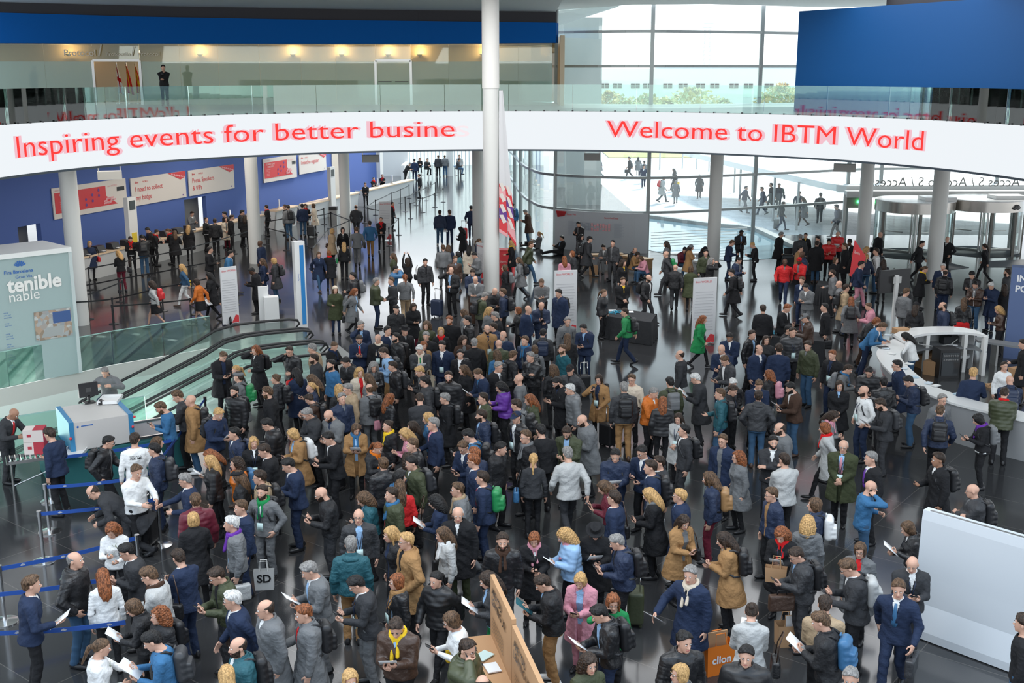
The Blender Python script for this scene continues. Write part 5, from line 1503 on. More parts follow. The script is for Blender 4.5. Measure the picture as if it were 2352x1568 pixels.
# ---------------------------------------------------------------- tables with black cloths, benches
def cloth_table(P4, h, lab, name='draped_table', mat='black_cloth', grp='black draped tables'):
    P_ = [at(x, y, h) for x, y in P4]; c = sum(P_) / 4; t = empty(name, (c[0], c[1], 0)); tag(t, lab, 'table', grp); O = np.array((c[0], c[1], 0))
    mb = MB(); mb.slabq(*P_, .03) if np.cross(P_[1] - P_[0], P_[3] - P_[0])[2] > 0 else mb.slabq(*P_[::-1], .03)
    mb.build('tabletop', [mat], parent=t, loc=tuple(-O))
    V, F = [], []; n = 0; ring_ = []
    for i in range(4):
        a, b_ = P_[i], P_[(i + 1) % 4]
        for k in range(14): ring_.append((a + (b_ - a) * k / 14, i, k))
    N_ = len(ring_)
    for j in range(6):
        for k, (q, i, kk) in enumerate(ring_):
            d = (q - c); d[2] = 0; d /= np.linalg.norm(d) + 1e-6; fl = .05 * j / 5 * (1 + math.sin(k * 1.9)) + .02
            V.append((q[0] + d[0] * fl, q[1] + d[1] * fl, h - (h - .01) * j / 5))
    for j in range(5):
        for k in range(N_): F.append((j * N_ + k, j * N_ + (k + 1) % N_, (j + 1) * N_ + (k + 1) % N_, (j + 1) * N_ + k))
    mb = MB(); mb.add(V, F); mb.build('cloth', [mat], parent=t, loc=tuple(-O), smooth=True)
    return t, P_
t1, P1 = cloth_table([(1394, 726), (1420, 708), (1508, 721), (1495, 740)], .76, 'black draped table with blue lanyards left of the second banner')
t2, P2 = cloth_table([(1760, 772), (1768, 752), (1890, 764), (1893, 784)], .76, 'black draped table with lanyards in the right-hand crowd')
t3, P3 = cloth_table([(1796, 592), (1798, 583), (1866, 580), (1866, 591)], .76, 'black draped table close to the glass, under laptops')
t4, P4_ = cloth_table([(1875, 654), (1880, 644), (1903, 646), (1902, 657)], .76, 'small black draped table left of the red sign')
def lanyard_heap(x, y, lab):
    p = at(x, y, .77); R_ = random.Random(x); mb = MB()
    for k in range(46):
        a = R_.uniform(0, 6.28); r = R_.random() * .26; q = np.array((p[0] + r * math.cos(a) * 1.4, p[1] + r * math.sin(a), .775 + .10 * R_.random() * (1 - r / .3)))
        d = np.array((R_.uniform(-.1, .1), R_.uniform(-.1, .1), R_.uniform(-.01, .02))); mb.bar(q, q + d, .022, .008)
    o = mb.build('lanyard_heap', [pmat('lanyard_cyan', (.03, .42, .62), .5)]); tag(o, lab, 'lanyards', kind='stuff')
lanyard_heap(1416, 719, 'heap of bright blue lanyards on the black draped table'); lanyard_heap(1776, 765, 'heap of blue lanyards on the right black draped table')
for x, y, lab in ((1446, 716, 'white flyer stack in the middle of the lanyard table'), (1407, 713, 'small white flyer stack at the far left of the lanyard table')):
    p = at(x, y, .79); mb = MB(); mb.box(tuple(p), (.26, .2, .03)); o = mb.build('flyer_stack', ['paper']); tag(o, lab, 'paper', 'flyers on the lanyard table')
for x, y, lab in ((1812, 584, 'open laptop on the table close to the glass, left one'), (1850, 583, 'blue leaflets tray on the table close to the glass')):
    p = at(x, y, .78); t = empty('laptop', tuple(p)); tag(t, lab, 'laptop')
    mb = MB(); mb.box((0, 0, .01), (.36, .26, .02)); mb.build('keyboard', ['steel'], parent=t); mb = MB(); mb.bar((-.18, .13, .02), (-.18, .22, .24), .01); mb.slabq((-.18, .13, .02), (.18, .13, .02), (.18, .2, .25), (-.18, .2, .25), .012); mb.build('screen', ['dark'], parent=t)
def bench(x, y, w, d, deg, h, mat, lab):
    p = at(x, y); t = empty('bench', tuple(p), math.radians(deg)); tag(t, lab, 'bench', 'benches along the glass')
    mb = MB(); mb.box((0, 0, h - .04), (w, d, .08)); mb.build('seat', [mat], parent=t)
    for s in (-1, 1): mb = MB(); mb.box((s * (w / 2 - .08), 0, (h - .08) / 2), (.10, d * .9, h - .08)); mb.build('leg', [mat], parent=t)
wood = pmat('wood', (.42, .26, .13), .5, vary=.2)
bench(1385, 605, 1.9, .5, 8, .45, wood, 'wooden bench under the floor plan map, left one'); bench(1462, 612, 1.6, .5, -50, .45, wood, 'wooden bench with the camel coat sitter')
bench(1566, 602, 1.7, .5, 5, .45, 'white_gloss', 'white bench left of the round column'); bench(1612, 622, 1.0, .5, -60, .45, 'white_gloss', 'white bench right beside the round column')
p = at(1363, 629); mb = MB(); mb.box((p[0], p[1], .19), (.36, .34, .38)); o = mb.build('cardboard_box', ['cardboard']); tag(o, 'pale cardboard box on the floor before the wooden bench', 'box')
for k, (x, y) in enumerate(((968, 402), (985, 402), (1000, 396), (1047, 402), (950, 404))):
    p = at(x, y); t = empty('bar_stool', tuple(p)); tag(t, 'tall thin-legged stool at the far end, %s from its left' % ORD[(1, 2, 3, 4, 0)[k]], 'stool', 'far bar stools')
    mb = MB(); mb.cyl((0, 0, .74), .19, .05, 16); mb.build('seat', [pmat('stool_blue', (.05, .14, .3), .5)], parent=t); mb = MB(); mb.cyl((0, 0, .02), .03, .72, 8); mb.cyl((0, 0, 0), .2, .02, 16); mb.build('stand', ['chrome'], parent=t)

# ---------------------------------------------------------------- crowd-control posts
def stanchion(p, q, lab, grp, postm, beltm, r=.03, base=.17, h=.95, chrome=False):
    t = empty('barrier_post', (p[0], p[1], 0)); tag(t, lab, 'barrier', grp)
    mb = MB(); mb.cyl((0, 0, .0), base, .018, 28); mb.cyl((0, 0, .018), base * .95, .022, 28, r2=base * .3); mb.build('base', [postm], parent=t, smooth=True)
    mb = MB(); mb.cyl((0, 0, .03), r, h - .05, 16); mb.build('pole', [postm], parent=t, smooth=True)
    mb = MB(); mb.cyl((0, 0, h - .10), r * 1.35, .10, 16); mb.build('cap', [postm if chrome else 'black_paint'], parent=t, smooth=True)
    if q is not None:
        d = np.array((q[0] - p[0], q[1] - p[1], 0)); w = .035 if chrome else .025
        mb = MB(); n = 8; pts = [d * i / n + np.array((0, 0, h - .06 - .10 * math.sin(math.pi * i / n) * (.35 if chrome else .2))) for i in range(n + 1)]
        for a, c in zip(pts[:-1], pts[1:]): mb.bar(a, c, .006, w * 2)
        b_ = mb.build('belt', [beltm], parent=t)
        if chrome:
            L = np.linalg.norm(d); u = d / L; g = MB(); s = .35
            while s < L - .2:
                f_ = s / L; c = d * f_ + np.array((0, 0, h - .06 - .10 * math.sin(math.pi * f_) * .35)); nn = np.array((u[1], -u[0], 0))
                if nn[1] > 0: nn = -nn
                for k in range(5):
                    a = math.radians(-60 + 30 * k); e = u * math.sin(a) + np.array((0, 0, 1)) * math.cos(a); s_ = np.cross(e, nn)
                    g.add([c - (0, 0, .018) + nn * .006 + e * .008 - s_ * .003, c - (0, 0, .018) + nn * .006 + e * .04 - s_ * .008, c - (0, 0, .018) + nn * .006 + e * .04 + s_ * .008, c - (0, 0, .018) + nn * .006 + e * .008 + s_ * .003], [(0, 1, 2, 3), (3, 2, 1, 0)])
                s += .62
            g.build('belt_emblem', ['paper'], parent=t)
        return t
    return t
CH = [((114, 1222), (345, 1195), 'shiny post with a blue belt, second from the left table'), ((101, 1290), (370, 1253), 'shiny post just in front of the one with a tilted base view'), ((12, 1428), (324, 1350), 'shiny post at the left frame edge behind the navy blazer'),
      ((370, 1253), None, 'shiny post beside the arm of the tall white sweatshirt'), ((324, 1350), None, 'shiny post top behind the curly haired white sweatshirt'), ((118, 1151), (400, 1105), 'shiny post behind the leaning dark suit near the roller table'),
      ((-70, 1500), (250, 1455), 'belt post cut by the left frame edge, middle lane'), ((-5, 1590), (300, 1562), 'shiny post at the lower left frame edge'), ((476, 1000), (345, 1195), 'black post top by the tan hooded jacket')]
for a, c, lab in CH:
    pa = at(*a); stanchion(pa, at(*c) if c else None, lab, 'polished belt barrier posts', 'chrome' if a[0] != 476 else 'black_paint', 'blue_belt', .032, .21, .98, True)
BL = [[(150, 680), (207, 666), (348, 635), (443, 612), (538, 583), (575, 570)], [(160, 716), (276, 693), (440, 660), (520, 640)], [(168, 752), (262, 744), (375, 714), (486, 690)], [(205, 733), (285, 700)], [(262, 762), (440, 745)], [(450, 722), (540, 700)],
      [(612, 562), (658, 575), (718, 617)], [(612, 548), (700, 528), (745, 515)], [(718, 617), (755, 566), (803, 545)], [(761, 525), (818, 548), (838, 512), (880, 520)], [(726, 533), (761, 525)], [(863, 494), (838, 512)], [(863, 494), (899, 475), (920, 466), (940, 455)],
      [(931, 486), (956, 472), (979, 461), (1000, 448)], [(943, 502), (971, 488), (999, 476), (1018, 464)], [(894, 565), (916, 540), (880, 520)]]
zone = ['left rows', 'second lane', 'third lane', 'inner lane', 'lane nearest the escalator glass', 'lane by the orange coat', 'lane behind the totem', 'lane past the round column', 'lane by the green tote', 'lane under the far banner', 'short lane by the black bin', 'lane beyond the far banner', 'farthest lane', 'second farthest lane', 'third farthest lane', 'lane beside the far banner']
for ci, ch in enumerate(BL):
    for k, a in enumerate(ch):
        nx = ch[k + 1] if k + 1 < len(ch) else None
        stanchion(at(*a), at(*nx) if nx else None, 'black belt barrier post, %s in the check-in %s' % (ORD[k], zone[ci]), 'black posts of the check-in %s' % zone[ci], 'black_paint', 'dark', .028, .17, .95)
p = at(767, 515); t = empty('litter_bin', tuple(p)); tag(t, 'square grey litter bin with a black top before the register counter', 'bin')
mb = MB(); mb.box((0, 0, .42), (.42, .42, .84)); mb.build('body', ['steel'], parent=t); mb = MB(); mb.box((0, 0, .93), (.46, .46, .2)); mb.build('lid', ['black_paint'], parent=t)

# ---------------------------------------------------------------- bag scanner and roller table
S = [at(158, 972, 1.38), at(304, 950, 1.38), at(318, 908, 1.38), at(175, 927, 1.38)]
u = S[1] - S[0]; L_ = np.linalg.norm(u); u /= L_; v = np.array((-u[1], u[0], 0)); D_ = float((S[2] - S[1]) @ v); D_ = max(D_, .9)
S0 = np.array((S[0][0], S[0][1], 0)); sc_ = empty('bag_scanner', tuple(S0), math.atan2(u[1], u[0])); tag(sc_, 'large grey and blue x-ray bag scanner beside the escalator well', 'scanner')
B = lambda c, d, n, m_, **k: MB().box(c, d).build(n, m_, parent=sc_)
B((L_ / 2, D_ / 2, 1.06), (L_ - .16, D_, .62), 'body', [pmat('scanner_grey', (.58, .55, .52), .45)])
for x in (.04, L_ - .04): B((x, D_ / 2, 1.06), (.10, D_ + .04, .66), 'end_frame', [pmat('scanner_blue', (.04, .22, .42), .4)])
B((L_ + .02, D_ / 2, .99), (.03, D_ * .72, .40), 'curtain', ['dark'])
B((L_ + .55, D_ / 2, .74), (1.1, D_ * .75, .06), 'conveyor', [pmat('conveyor', (.20, .21, .24), .4)])
B((L_ + .55, .08, .78), (1.1, .05, .05), 'rail', ['chrome']); B((L_ + .55, D_ - .08, .78), (1.1, .05, .05), 'rail', ['chrome'])
B((L_ / 2 + .35, D_ / 2, .36), (L_ + 1.6, D_ + .1, .72), 'teal_skirt', [pmat('teal_cloth', (.02, .13, .135), .85, bump=(6, .4, .04))])
for x, z in ((L_ - .02, 1.1), (L_ + .03, 1.32), (.0, 1.05)): mb = MB(); V, F = uvs(8, 6, .03); mb.add(V + (x, -.04, z), F); mb.build('stop_button', ['red_print'], parent=sc_)
tx = MB(); text_on(tx, 'scanner', (.22, -.001, 1.26), (1, 0, 0), (0, 0, 1), height=.04) if False else None
mb = MB(); V, F = uvs(10, 4, .025); mb.add(V * (1, .2, 1) + (.17, -.005, 1.27), F); mb.box((.36, -.004, 1.275), (.24, .006, .02)); mb.build('maker_mark', [pmat('fira_blue', (.02, .12, .42), .5)], parent=sc_)
p = at(205, 925, 1.38); t = empty('computer_monitor', (p[0], p[1], 1.39), math.atan2(u[1], u[0]) + .1); tag(t, 'black computer monitor seen from behind on the scanner', 'monitor')
MB().box((0, 0, .30), (.42, .05, .32)).build('screen', ['black_paint'], parent=t); MB().box((0, 0, .09), (.05, .05, .18)).box((0, 0, .01), (.24, .18, .02)).build('stand', ['black_paint'], parent=t)
MB().box((0, -.03, .30), (.12, .01, .10)).build('rear_cover', [pmat('mid_dark', (.06, .06, .06), .5)], parent=t)
p = at(233, 927, 1.38); mb = MB(); mb.box((0, 0, .02), (.14, .2, .04)); t = mb.build('desk_telephone', ['black_paint'], loc=(p[0], p[1], 1.39), rot=.4); tag(t, 'black telephone on the scanner right of the monitor', 'telephone')
mb = MB(); mb.box((0, 0, .06), (.05, .2, .04)); mb.build('handset', ['black_paint'], parent=t)
def tray(x, y, z, lab, w=.42, d=.55, rot=0.1):
    p = at(x, y, z); t = MB(); h = .07
    t.box((0, 0, .01), (w, d, .02)); t.box((w / 2, 0, h / 2), (.02, d, h)); t.box((-w / 2, 0, h / 2), (.02, d, h)); t.box((0, d / 2, h / 2), (w, .02, h)); t.box((0, -d / 2, h / 2), (w, .02, h))
    o = t.build('scanner_tray', ['white_gloss'], loc=(p[0], p[1], z), rot=rot); tag(o, lab, 'tray', 'white scanner trays')
tray(253, 920, 1.39, 'white tray on top of the scanner'); tray(172, 1040, .73, 'white tray on the teal cloth in front of the scanner')
Tp = at(70, 1050, .80); t = empty('roller_table', (Tp[0], Tp[1], 0), math.atan2(u[1], u[0]) - .1); tag(t, 'steel roller table with boxes at the scanner exit', 'table')
MB().box((0, .22, .80), (.9, .04, .06)).box((0, -.22, .80), (.9, .04, .06)).box((-.45, 0, .80), (.04, .48, .06)).box((.45, 0, .80), (.04, .48, .06)).build('frame', ['steel'], parent=t)
mb = MB()
for k in range(9): mb.tube([(-.4 + k * .1, -.2, .82), (-.4 + k * .1, .2, .82)], .025, 8)
mb.build('roller', ['chrome'], parent=t)
for sx in (-.38, .38):
    for sy in (-.2, .2): MB().tube([(sx, sy, 0), (sx, sy, .78)], .025, 8).build('leg', ['steel'], parent=t)
MB().tube([(-.38, -.2, .3), (.38, -.2, .55)], .015, 6).build('brace', ['steel'], parent=t)
for k in range(2):
    p = at(82, 1040 if k == 0 else 1040, .83); o = MB().box((0, 0, .13), (.40, .34, .26), 0).build('wine_box', [pmat('box_white', (.66, .58, .54), .7)], loc=(p[0], p[1] + .05, .84 + k * .265), rot=.15 + k * .03)
    tag(o, ('white and red bottle carton, lower of two on the roller table', 'white and red bottle carton, upper of two under the hands')[k], 'box', 'cartons on the roller table')
    MB().box((.10, 0, .261 if k else .13), (.21, .345, .01 if k else .26)).box((0.202, 0, .13), (.005, .35, .265)).build('red_band', [pmat('box_red', (.42, .03, .05), .6)], parent=o)
    tx = MB(); text_on(tx, 'vino', (-.12, -.172, .1), (1, 0, 0), (0, 0, 1), height=.06) if False else tx.box((-.08, -.172, .14), (.08, .003, .06)); tx.build('mark', [pmat('box_red', (.42, .03, .05), .6)], parent=o)

# ---------------------------------------------------------------- curved reception desk on the right
outer = [at(x, y, 1.1) for x, y in ((2052, 778), (2026, 792), (2013, 812), (2032, 842), (2080, 882), (2140, 908), (2200, 928), (2290, 950), (2400, 975))]
outer = [np.array(q) for q in spline([p[:2] for p in outer], 5)]
inn = []
for i, p in enumerate(outer):
    t_ = outer[min(i + 1, len(outer) - 1)] - outer[max(i - 1, 0)]; t_ /= np.linalg.norm(t_); inn.append(p + np.array((-t_[1], t_[0])) * .62)
dk = empty('reception_desk', (outer[0][0], outer[0][1], 0)); tag(dk, 'large curved white reception desk at the right with red lettering', 'desk'); O = np.array((*outer[0], 0))
mb = MB()
for a, c, a2, c2 in zip(outer[:-1], outer[1:], inn[:-1], inn[1:]):
    mb.slabq((*a, 1.1), (*c, 1.1), (*c2, 1.1), (*a2, 1.1), .05)
mb.build('desktop', ['white_gloss'], parent=dk, loc=tuple(-O))
mb = MB(); cen = np.array((14.0, 28.5))
for a, c in zip(outer[:-1], outer[1:]):
    a_, c_ = a + (cen - a) * .012, c + (cen - c) * .012; ab, cb = a + (cen - a) * .09, c + (cen - c) * .09
    mb.slabq((*ab, .0), (*cb, .0), (*c_, 1.05), (*a_, 1.05), .05)
mb.build('front', [pmat('desk_front', (.50, .51, .52), .45)], parent=dk, loc=tuple(-O), smooth=True)
mb = MB()
for a, c in zip(inn[:-1], inn[1:]): mb.slabq((*c, .1), (*a, .1), (*a, 1.05), (*c, 1.05), .03)
mb.build('inner_panel', [pmat('desk_inner', (.45, .46, .46), .5)], parent=dk, loc=tuple(-O))
k0 = 12
tx = MB(); a, c = outer[k0 + 0], outer[k0 + 7]; U2 = np.array((*(c - a), 0)); U2 /= np.linalg.norm(U2)
Vt, Ft = text_mesh('WORLD', 1.0, 0); w_ = Vt[:, 0].max()
cum = [0.0]
for p_, q_ in zip(outer[:-1], outer[1:]): cum.append(cum[-1] + np.linalg.norm(q_ - p_))
cum = np.array(cum); OA = np.array(outer); s0 = cum[9]
V3 = []
for vx, vy, _ in Vt:
    s = s0 + vx / w_ * 1.25; z = .52 + vy * .34; px_ = np.array([np.interp(s, cum, OA[:, 0]), np.interp(s, cum, OA[:, 1])]); f_ = .09 - .078 * z / 1.05; q_ = px_ + (cen - px_) * (f_ - .006)
    V3.append((q_[0], q_[1], z))
tx.add(V3, Ft); tx.build('lettering', ['red_print'], parent=dk, loc=tuple(-O))
# brochures on the desk
RB = random.Random(4)
for k, (x, y) in enumerate(((2035, 800), (2048, 812), (2060, 830), (2075, 846), (2088, 836), (2100, 866), (2133, 880), (2150, 886), (2200, 905), (2040, 770), (2055, 762), (2065, 772))):
    p = at(x, y, 1.11); t = MB().box((0, 0, .012), (.20, .14, .024)).build('brochure', [pmat('brochure_%d' % (k % 3), ((.62, .70, .76), (.78, .78, .76), (.45, .60, .70))[k % 3], .5)], loc=tuple(p), rot=RB.uniform(-1, 1))
    tag(t, 'pale leaflet stack on the reception desk, %s counted from its far left tip' % ORD[k], 'leaflet', 'leaflets on the reception desk')
p = at(2028, 797, 1.12); t = MB().box((0, 0, .008), (.28, .2, .016)).build('tablet', ['dark'], loc=tuple(p), rot=.2); tag(t, 'black tablet lying at the left tip of the reception desk', 'tablet')
p = at(2068, 765, 1.1); t = empty('paper_bag', tuple(p), .3); tag(t, 'brown paper bag lying on the desk beside the black haired staff', 'bag')
MB().box((0, 0, .08), (.42, .26, .16)).build('body', ['cardboard'], parent=t); MB().tube([(.2, -.08, .1), (.3, -.06, .16), (.3, .06, .16), (.2, .08, .1)], .008, 6).build('handle', [pmat('string', (.3, .2, .1), .8)], parent=t)
# raised back counter
bk = [at(x, y, 1.2) for x, y in ((2052, 768), (2075, 757), (2110, 751), (2165, 749), (2205, 751), (2240, 757))]
bk = [np.array(q) for q in spline([p[:2] for p in bk], 4)]
bc = empty('back_counter', (bk[0][0], bk[0][1], 0)); tag(bc, 'raised curved white back counter with open shelves behind the reception desk', 'counter'); O = np.array((*bk[0], 0))
bi = [p + np.array((.06, -.78)) for p in bk]
mb = MB()
for a, c, a2, c2 in zip(bk[:-1], bk[1:], bi[:-1], bi[1:]): mb.slabq((*a2, 1.2), (*c2, 1.2), (*c, 1.2), (*a, 1.2), .07)
mb.build('top', ['white_gloss'], parent=bc, loc=tuple(-O))
mb = MB()
for a, c, a2, c2 in zip(bk[:-1], bk[1:], bi[:-1], bi[1:]): mb.slabq((*a2, .74), (*c2, .74), (*c, .74), (*a, .74), .05)
mb.build('shelf', [pmat('shelf_grey', (.22, .23, .24), .4)], parent=bc, loc=tuple(-O))
mb = MB()
for a, c in zip(bk[:-1], bk[1:]): mb.slabq((*a, 0), (*c, 0), (*c, 1.15), (*a, 1.15), .04)
mb.build('back_panel', [pmat('desk_inner', (.45, .46, .46), .5)], parent=bc, loc=tuple(-O))
for i in (1, 8, 15, len(bk) - 1): MB().box(((bk[i][0] + bi[i][0]) / 2, bi[i][1] + .12, .58), (.10, .22, 1.16)).build('divider', ['white_paint'], parent=bc, loc=tuple(-O))
e0 = at(2240, 778, .78); e1 = at(2352, 802, .78)
mb = MB(); mb.slabq(tuple(e0 - (0, .25, 0)), tuple(e1 + (1, -.5, 0)), tuple(e1 + (1, .2, 0)), tuple(e0 + (0, .35, 0)), .06); o = mb.build('low_worktop', [pmat('shelf_grey', (.22, .23, .24), .4)]); tag(o, 'grey low worktop running right from the back counter', 'worktop')
mb = MB(); mb.box((e0[0] + .6, e0[1] - .05, .36), (.06, .4, .72)); mb.box((e1[0] + .4, e1[1] - .1, .36), (.06, .4, .72)); mb.build('leg', ['steel'], parent=o)
p = at(2178, 868); t = empty('mini_fridge', (p[0], p[1], 0), .08); tag(t, 'black glass-door mini fridge inside the reception desk', 'fridge')
MB().box((0, .25, .42), (.60, .55, .84)).build('body', ['black_paint'], parent=t); MB().box((0, -.04, .42), (.50, .02, .68)).build('door', [pmat('fridge_glass', (.04, .045, .05), .1)], parent=t)
mb = MB()
for k in range(14): V, F = uvs(8, 4, .035); mb.add(V + (-.2 + (k % 7) * .065, -.055, .55 + .12 * (k // 7)), F)
mb.build('bottle', [pmat('fridge_light', (.16, .16, .16), .4)], parent=t)
for x, y, s, rr, lab in ((2120, 842, .42, .3, 'open brown carton left of the mini fridge'), (2140, 858, .45, .8, 'standing brown carton flap in front of the fridge'), (2278, 888, .30, .1, 'small flat carton on the floor inside the desk'), (2340, 880, .5, .4, 'brown carton behind the white sweater staff')):
    p = at(x, y); t = empty('cardboard_carton', tuple(p), rr); tag(t, lab, 'box', 'cartons inside the reception desk'); h = s * (.9 if s > .35 else .25)
    MB().box((0, 0, h / 2), (s, s * .8, h)).build('body', ['cardboard'], parent=t)
    mb = MB(); mb.slabq((-s / 2, -s * .4, h), (s / 2, -s * .4, h), (s / 2, -s * .75, h + .1), (-s / 2, -s * .75, h + .1), .01); mb.slabq((s / 2, -s * .4, h), (s / 2, s * .4, h), (s * .85, s * .4, h + .12), (s * .85, -s * .4, h + .12), .01); mb.build('flap', ['cardboard'], parent=t)
p = at(2207, 850); t = MB().cyl((0, 0, 0), .16, .42, 20, r2=.19).build('waste_bin', ['black_paint'], loc=(p[0], p[1], 0)); tag(t, 'round black waste bin with a clear liner right of the fridge', 'bin')
MB().cyl((0, 0, .40), .2, .08, 20, r2=.22).build('liner', [pmat('liner', (.6, .62, .62), .3)], parent=t)
t = MB(); t.tube([tuple(at(2100, 755, 1.25)), tuple(at(2110, 790, .9)), tuple(at(2150, 796, .80)), tuple(at(2185, 790, .80)), tuple(at(2200, 778, .9))], .012, 6); o = t.build('power_cable', [pmat('cable_white', (.6, .6, .58), .5)]); tag(o, 'white cable drooping over the back counter shelf', 'cable')
p = at(2180, 785, .78); o = MB().box((0, 0, .1), (.5, .25, .2)).box((.1, 0, .22), (.2, .2, .08)).build('equipment_bag', ['black_cloth'], loc=(p[0], p[1], .76), rot=.2); tag(o, 'dark equipment bag lying on the back counter shelf', 'bag')
p = at(2188, 793, .76); o = MB().box((0, 0, .01), (.24, .16, .02)).build('leaflet', ['paper'], loc=(p[0], p[1], .76), rot=.3); tag(o, 'white and red leaflet on the back counter shelf', 'leaflet')
# screen on a post by the desk
p = at(2049, 775); t = empty('screen_stand', (p[0], p[1], 0), math.radians(24)); tag(t, 'large black screen on a white post behind the reception desk', 'screen')
MB().box((0, 0, 1.05), (.13, .08, 2.1)).build('post', ['white_paint'], parent=t); MB().box((0, .1, 1.90), (1.28, .07, .76)).build('panel', ['black_paint'], parent=t); MB().box((0, .02, 1.95), (.34, .12, .22)).build('mount', ['steel'], parent=t)
# INFO POINT panel
Pp = at(2304, 818); t = empty('info_point_panel', tuple(Pp), math.radians(-22)); tag(t, 'tall slate blue panel reading INFO POINT at the right edge', 'panel')
MB().box((.7, 0, 1.42), (1.4, .5, 2.84)).build('body', [pmat('slate_blue', (.10, .15, .30), .6)], parent=t)
tx = MB(); text_on(tx, 'INFO', (.16, -.25, 2.42), (1, 0, 0), (0, 0, 1), height=.20, bold=.03); text_on(tx, 'POINT', (.14, -.25, 2.10), (1, 0, 0), (0, 0, 1), height=.20, bold=.03); tx.build('lettering', ['paper'], parent=t)

# ---------------------------------------------------------------- revolving doors and mats
dr = pmat('drum_metal', (.46, .44, .41), .25, .9)
for x, y, lab in ((2092, 583, 'left revolving door drum with a brushed metal band'), (2250, 578, 'right revolving door drum with a dark fan emblem')):
    p = at(x, y); t = empty('revolving_door', (p[0], p[1], 0)); tag(t, lab, 'revolving door', 'revolving entrance doors'); Rr = 1.85
    n = 36; V, F = [], []
    for i in range(n):
        a = 2 * math.pi * i / n
        for r_, z in ((Rr, 2.12), (Rr, 2.62), (Rr - .06, 2.62), (Rr - .06, 2.12)): V.append((r_ * math.cos(a), r_ * math.sin(a), z))
    for i in range(n):
        for k in range(4): F.append((i * 4 + k, ((i + 1) % n) * 4 + k, ((i + 1) % n) * 4 + (k + 1) % 4, i * 4 + (k + 1) % 4))
    MB().add(V, F).build('band', [dr], parent=t, smooth=True)
    MB().cyl((0, 0, 2.60), Rr - .02, .06, 36).build('lid', ['white_gloss'], parent=t)
    MB().box((.9, -.4, 2.72), (1.5, 1.0, .22)).build('service_box', ['white_gloss'], parent=t)
    for a0, a1 in ((-60, 20), (120, 200)):
        mb = MB(); aa = np.radians(np.linspace(a0, a1, 9))
        for a, c in zip(aa[:-1], aa[1:]): mb.quad((Rr * .98 * math.cos(a), Rr * .98 * math.sin(a), .1), (Rr * .98 * math.cos(c), Rr * .98 * math.sin(c), .1), (Rr * .98 * math.cos(c), Rr * .98 * math.sin(c), 2.12), (Rr * .98 * math.cos(a), Rr * .98 * math.sin(a), 2.12))
        mb.build('curved_glass', [glass_mat('door_glass', (.86, .93, .92), .08)], parent=t)
    for a in (-60, 20, 120, 200, -100, -20):
        a = math.radians(a); MB().box((Rr * .97 * math.cos(a), Rr * .97 * math.sin(a), 1.06), (.12, .14, 2.12)).build('post', [pmat('bronze', (.10, .095, .085), .35, .6)], parent=t)
    for k in range(3):
        a = math.radians(15 + 120 * k); d = np.array((math.cos(a), math.sin(a), 0)); wg = empty('wing', (0, 0, 0)); wg.parent = t
        MB().quad(tuple(d * .1 + (0, 0, .1)), tuple(d * Rr * .93 + (0, 0, .1)), tuple(d * Rr * .93 + (0, 0, 2.08)), tuple(d * .1 + (0, 0, 2.08))).build('wing_glass', [glass_mat('door_glass', (.86, .93, .92), .08)], parent=wg)
        mb = MB(); mb.bar(d * .1 + (0, 0, .06), d * Rr * .93 + (0, 0, .06), .05, .12); mb.bar(d * .1 + (0, 0, 2.08), d * Rr * .93 + (0, 0, 2.08), .05, .08); mb.bar(d * Rr * .93 + (0, 0, .06), d * Rr * .93 + (0, 0, 2.1), .07); mb.bar(d * .1 + (0, 0, .06), d * .1 + (0, 0, 2.1), .06); mb.bar(d * .5 + (0, 0, 1.0), d * 1.4 + (0, 0, 1.0), .05); mb.build('wing_frame', ['steel'], parent=wg)
    MB().cyl((0, 0, .004), Rr, .014, 36).build('floor_mat', [pmat('mat_grey', (.12, .13, .14), .9)], parent=t)
    if x > 2200:
        g = MB()
        for k in range(7):
            a = math.radians(-60 + 20 * k); az = math.radians(-62); c = np.array((Rr * math.cos(az), Rr * math.sin(az), 2.20)) * (1.01, 1.01, 1); uu = np.array((-math.sin(az), math.cos(az), 0)); e = uu * math.sin(a) + np.array((0, 0, 1)) * math.cos(a); s_ = uu * math.cos(a) - np.array((0, 0, 1)) * math.sin(a)
            g.add([c + e * .08 - s_ * .012, c + e * .08 + s_ * .012, c + e * .30 + s_ * .045, c + e * .30 - s_ * .045], [(0, 1, 2, 3), (3, 2, 1, 0)])
        g.build('fan_emblem', ['dark'], parent=t)
lin = MB(); lin.bar((16.8, 57.2, 2.62), (34, 57.4, 2.62), .5, .32); lin.bar((16.8, 57.2, 0), (16.8, 57.2, 2.6), .14); lin.bar((25.6, 57.3, 0), (25.6, 57.3, 2.6), .25)
struct(lin.build('door_1_lintel', ['white_paint']))
mb = MB(); mb.slabq((16.9, 57.3, 1.9), (17.9, 57.3, 1.9), (17.9, 57.3, 2.5), (16.9, 57.3, 2.5), .1); o = mb.build('exit_panel', [pmat('panel_beige', (.36, .35, .32), .6)]); tag(o, 'small grey panel with a green exit sign left of the revolving doors', 'sign')
MB().box((17.55, 57.22, 2.22), (.28, .03, .14)).build('exit_sign', ['green_led'], parent=o)
for P4m, lab in (([(2172, 601), (2226, 614), (2176, 620), (2166, 612)], 'triangular grey floor mat near the right-hand column'), ([(2262, 600), (2352, 596), (2420, 608), (2420, 614), (2270, 613)], 'long grey floor mat before the right revolving door')):
    P_ = [at(x, y, .01) for x, y in P4m]; mb = MB(); mb.prism([(p[0], p[1]) for p in P_], .001, .015); o = mb.build('entrance_mat', [pmat('mat_grey2', (.12, .13, .14), .9)]); tag(o, lab, 'mat')

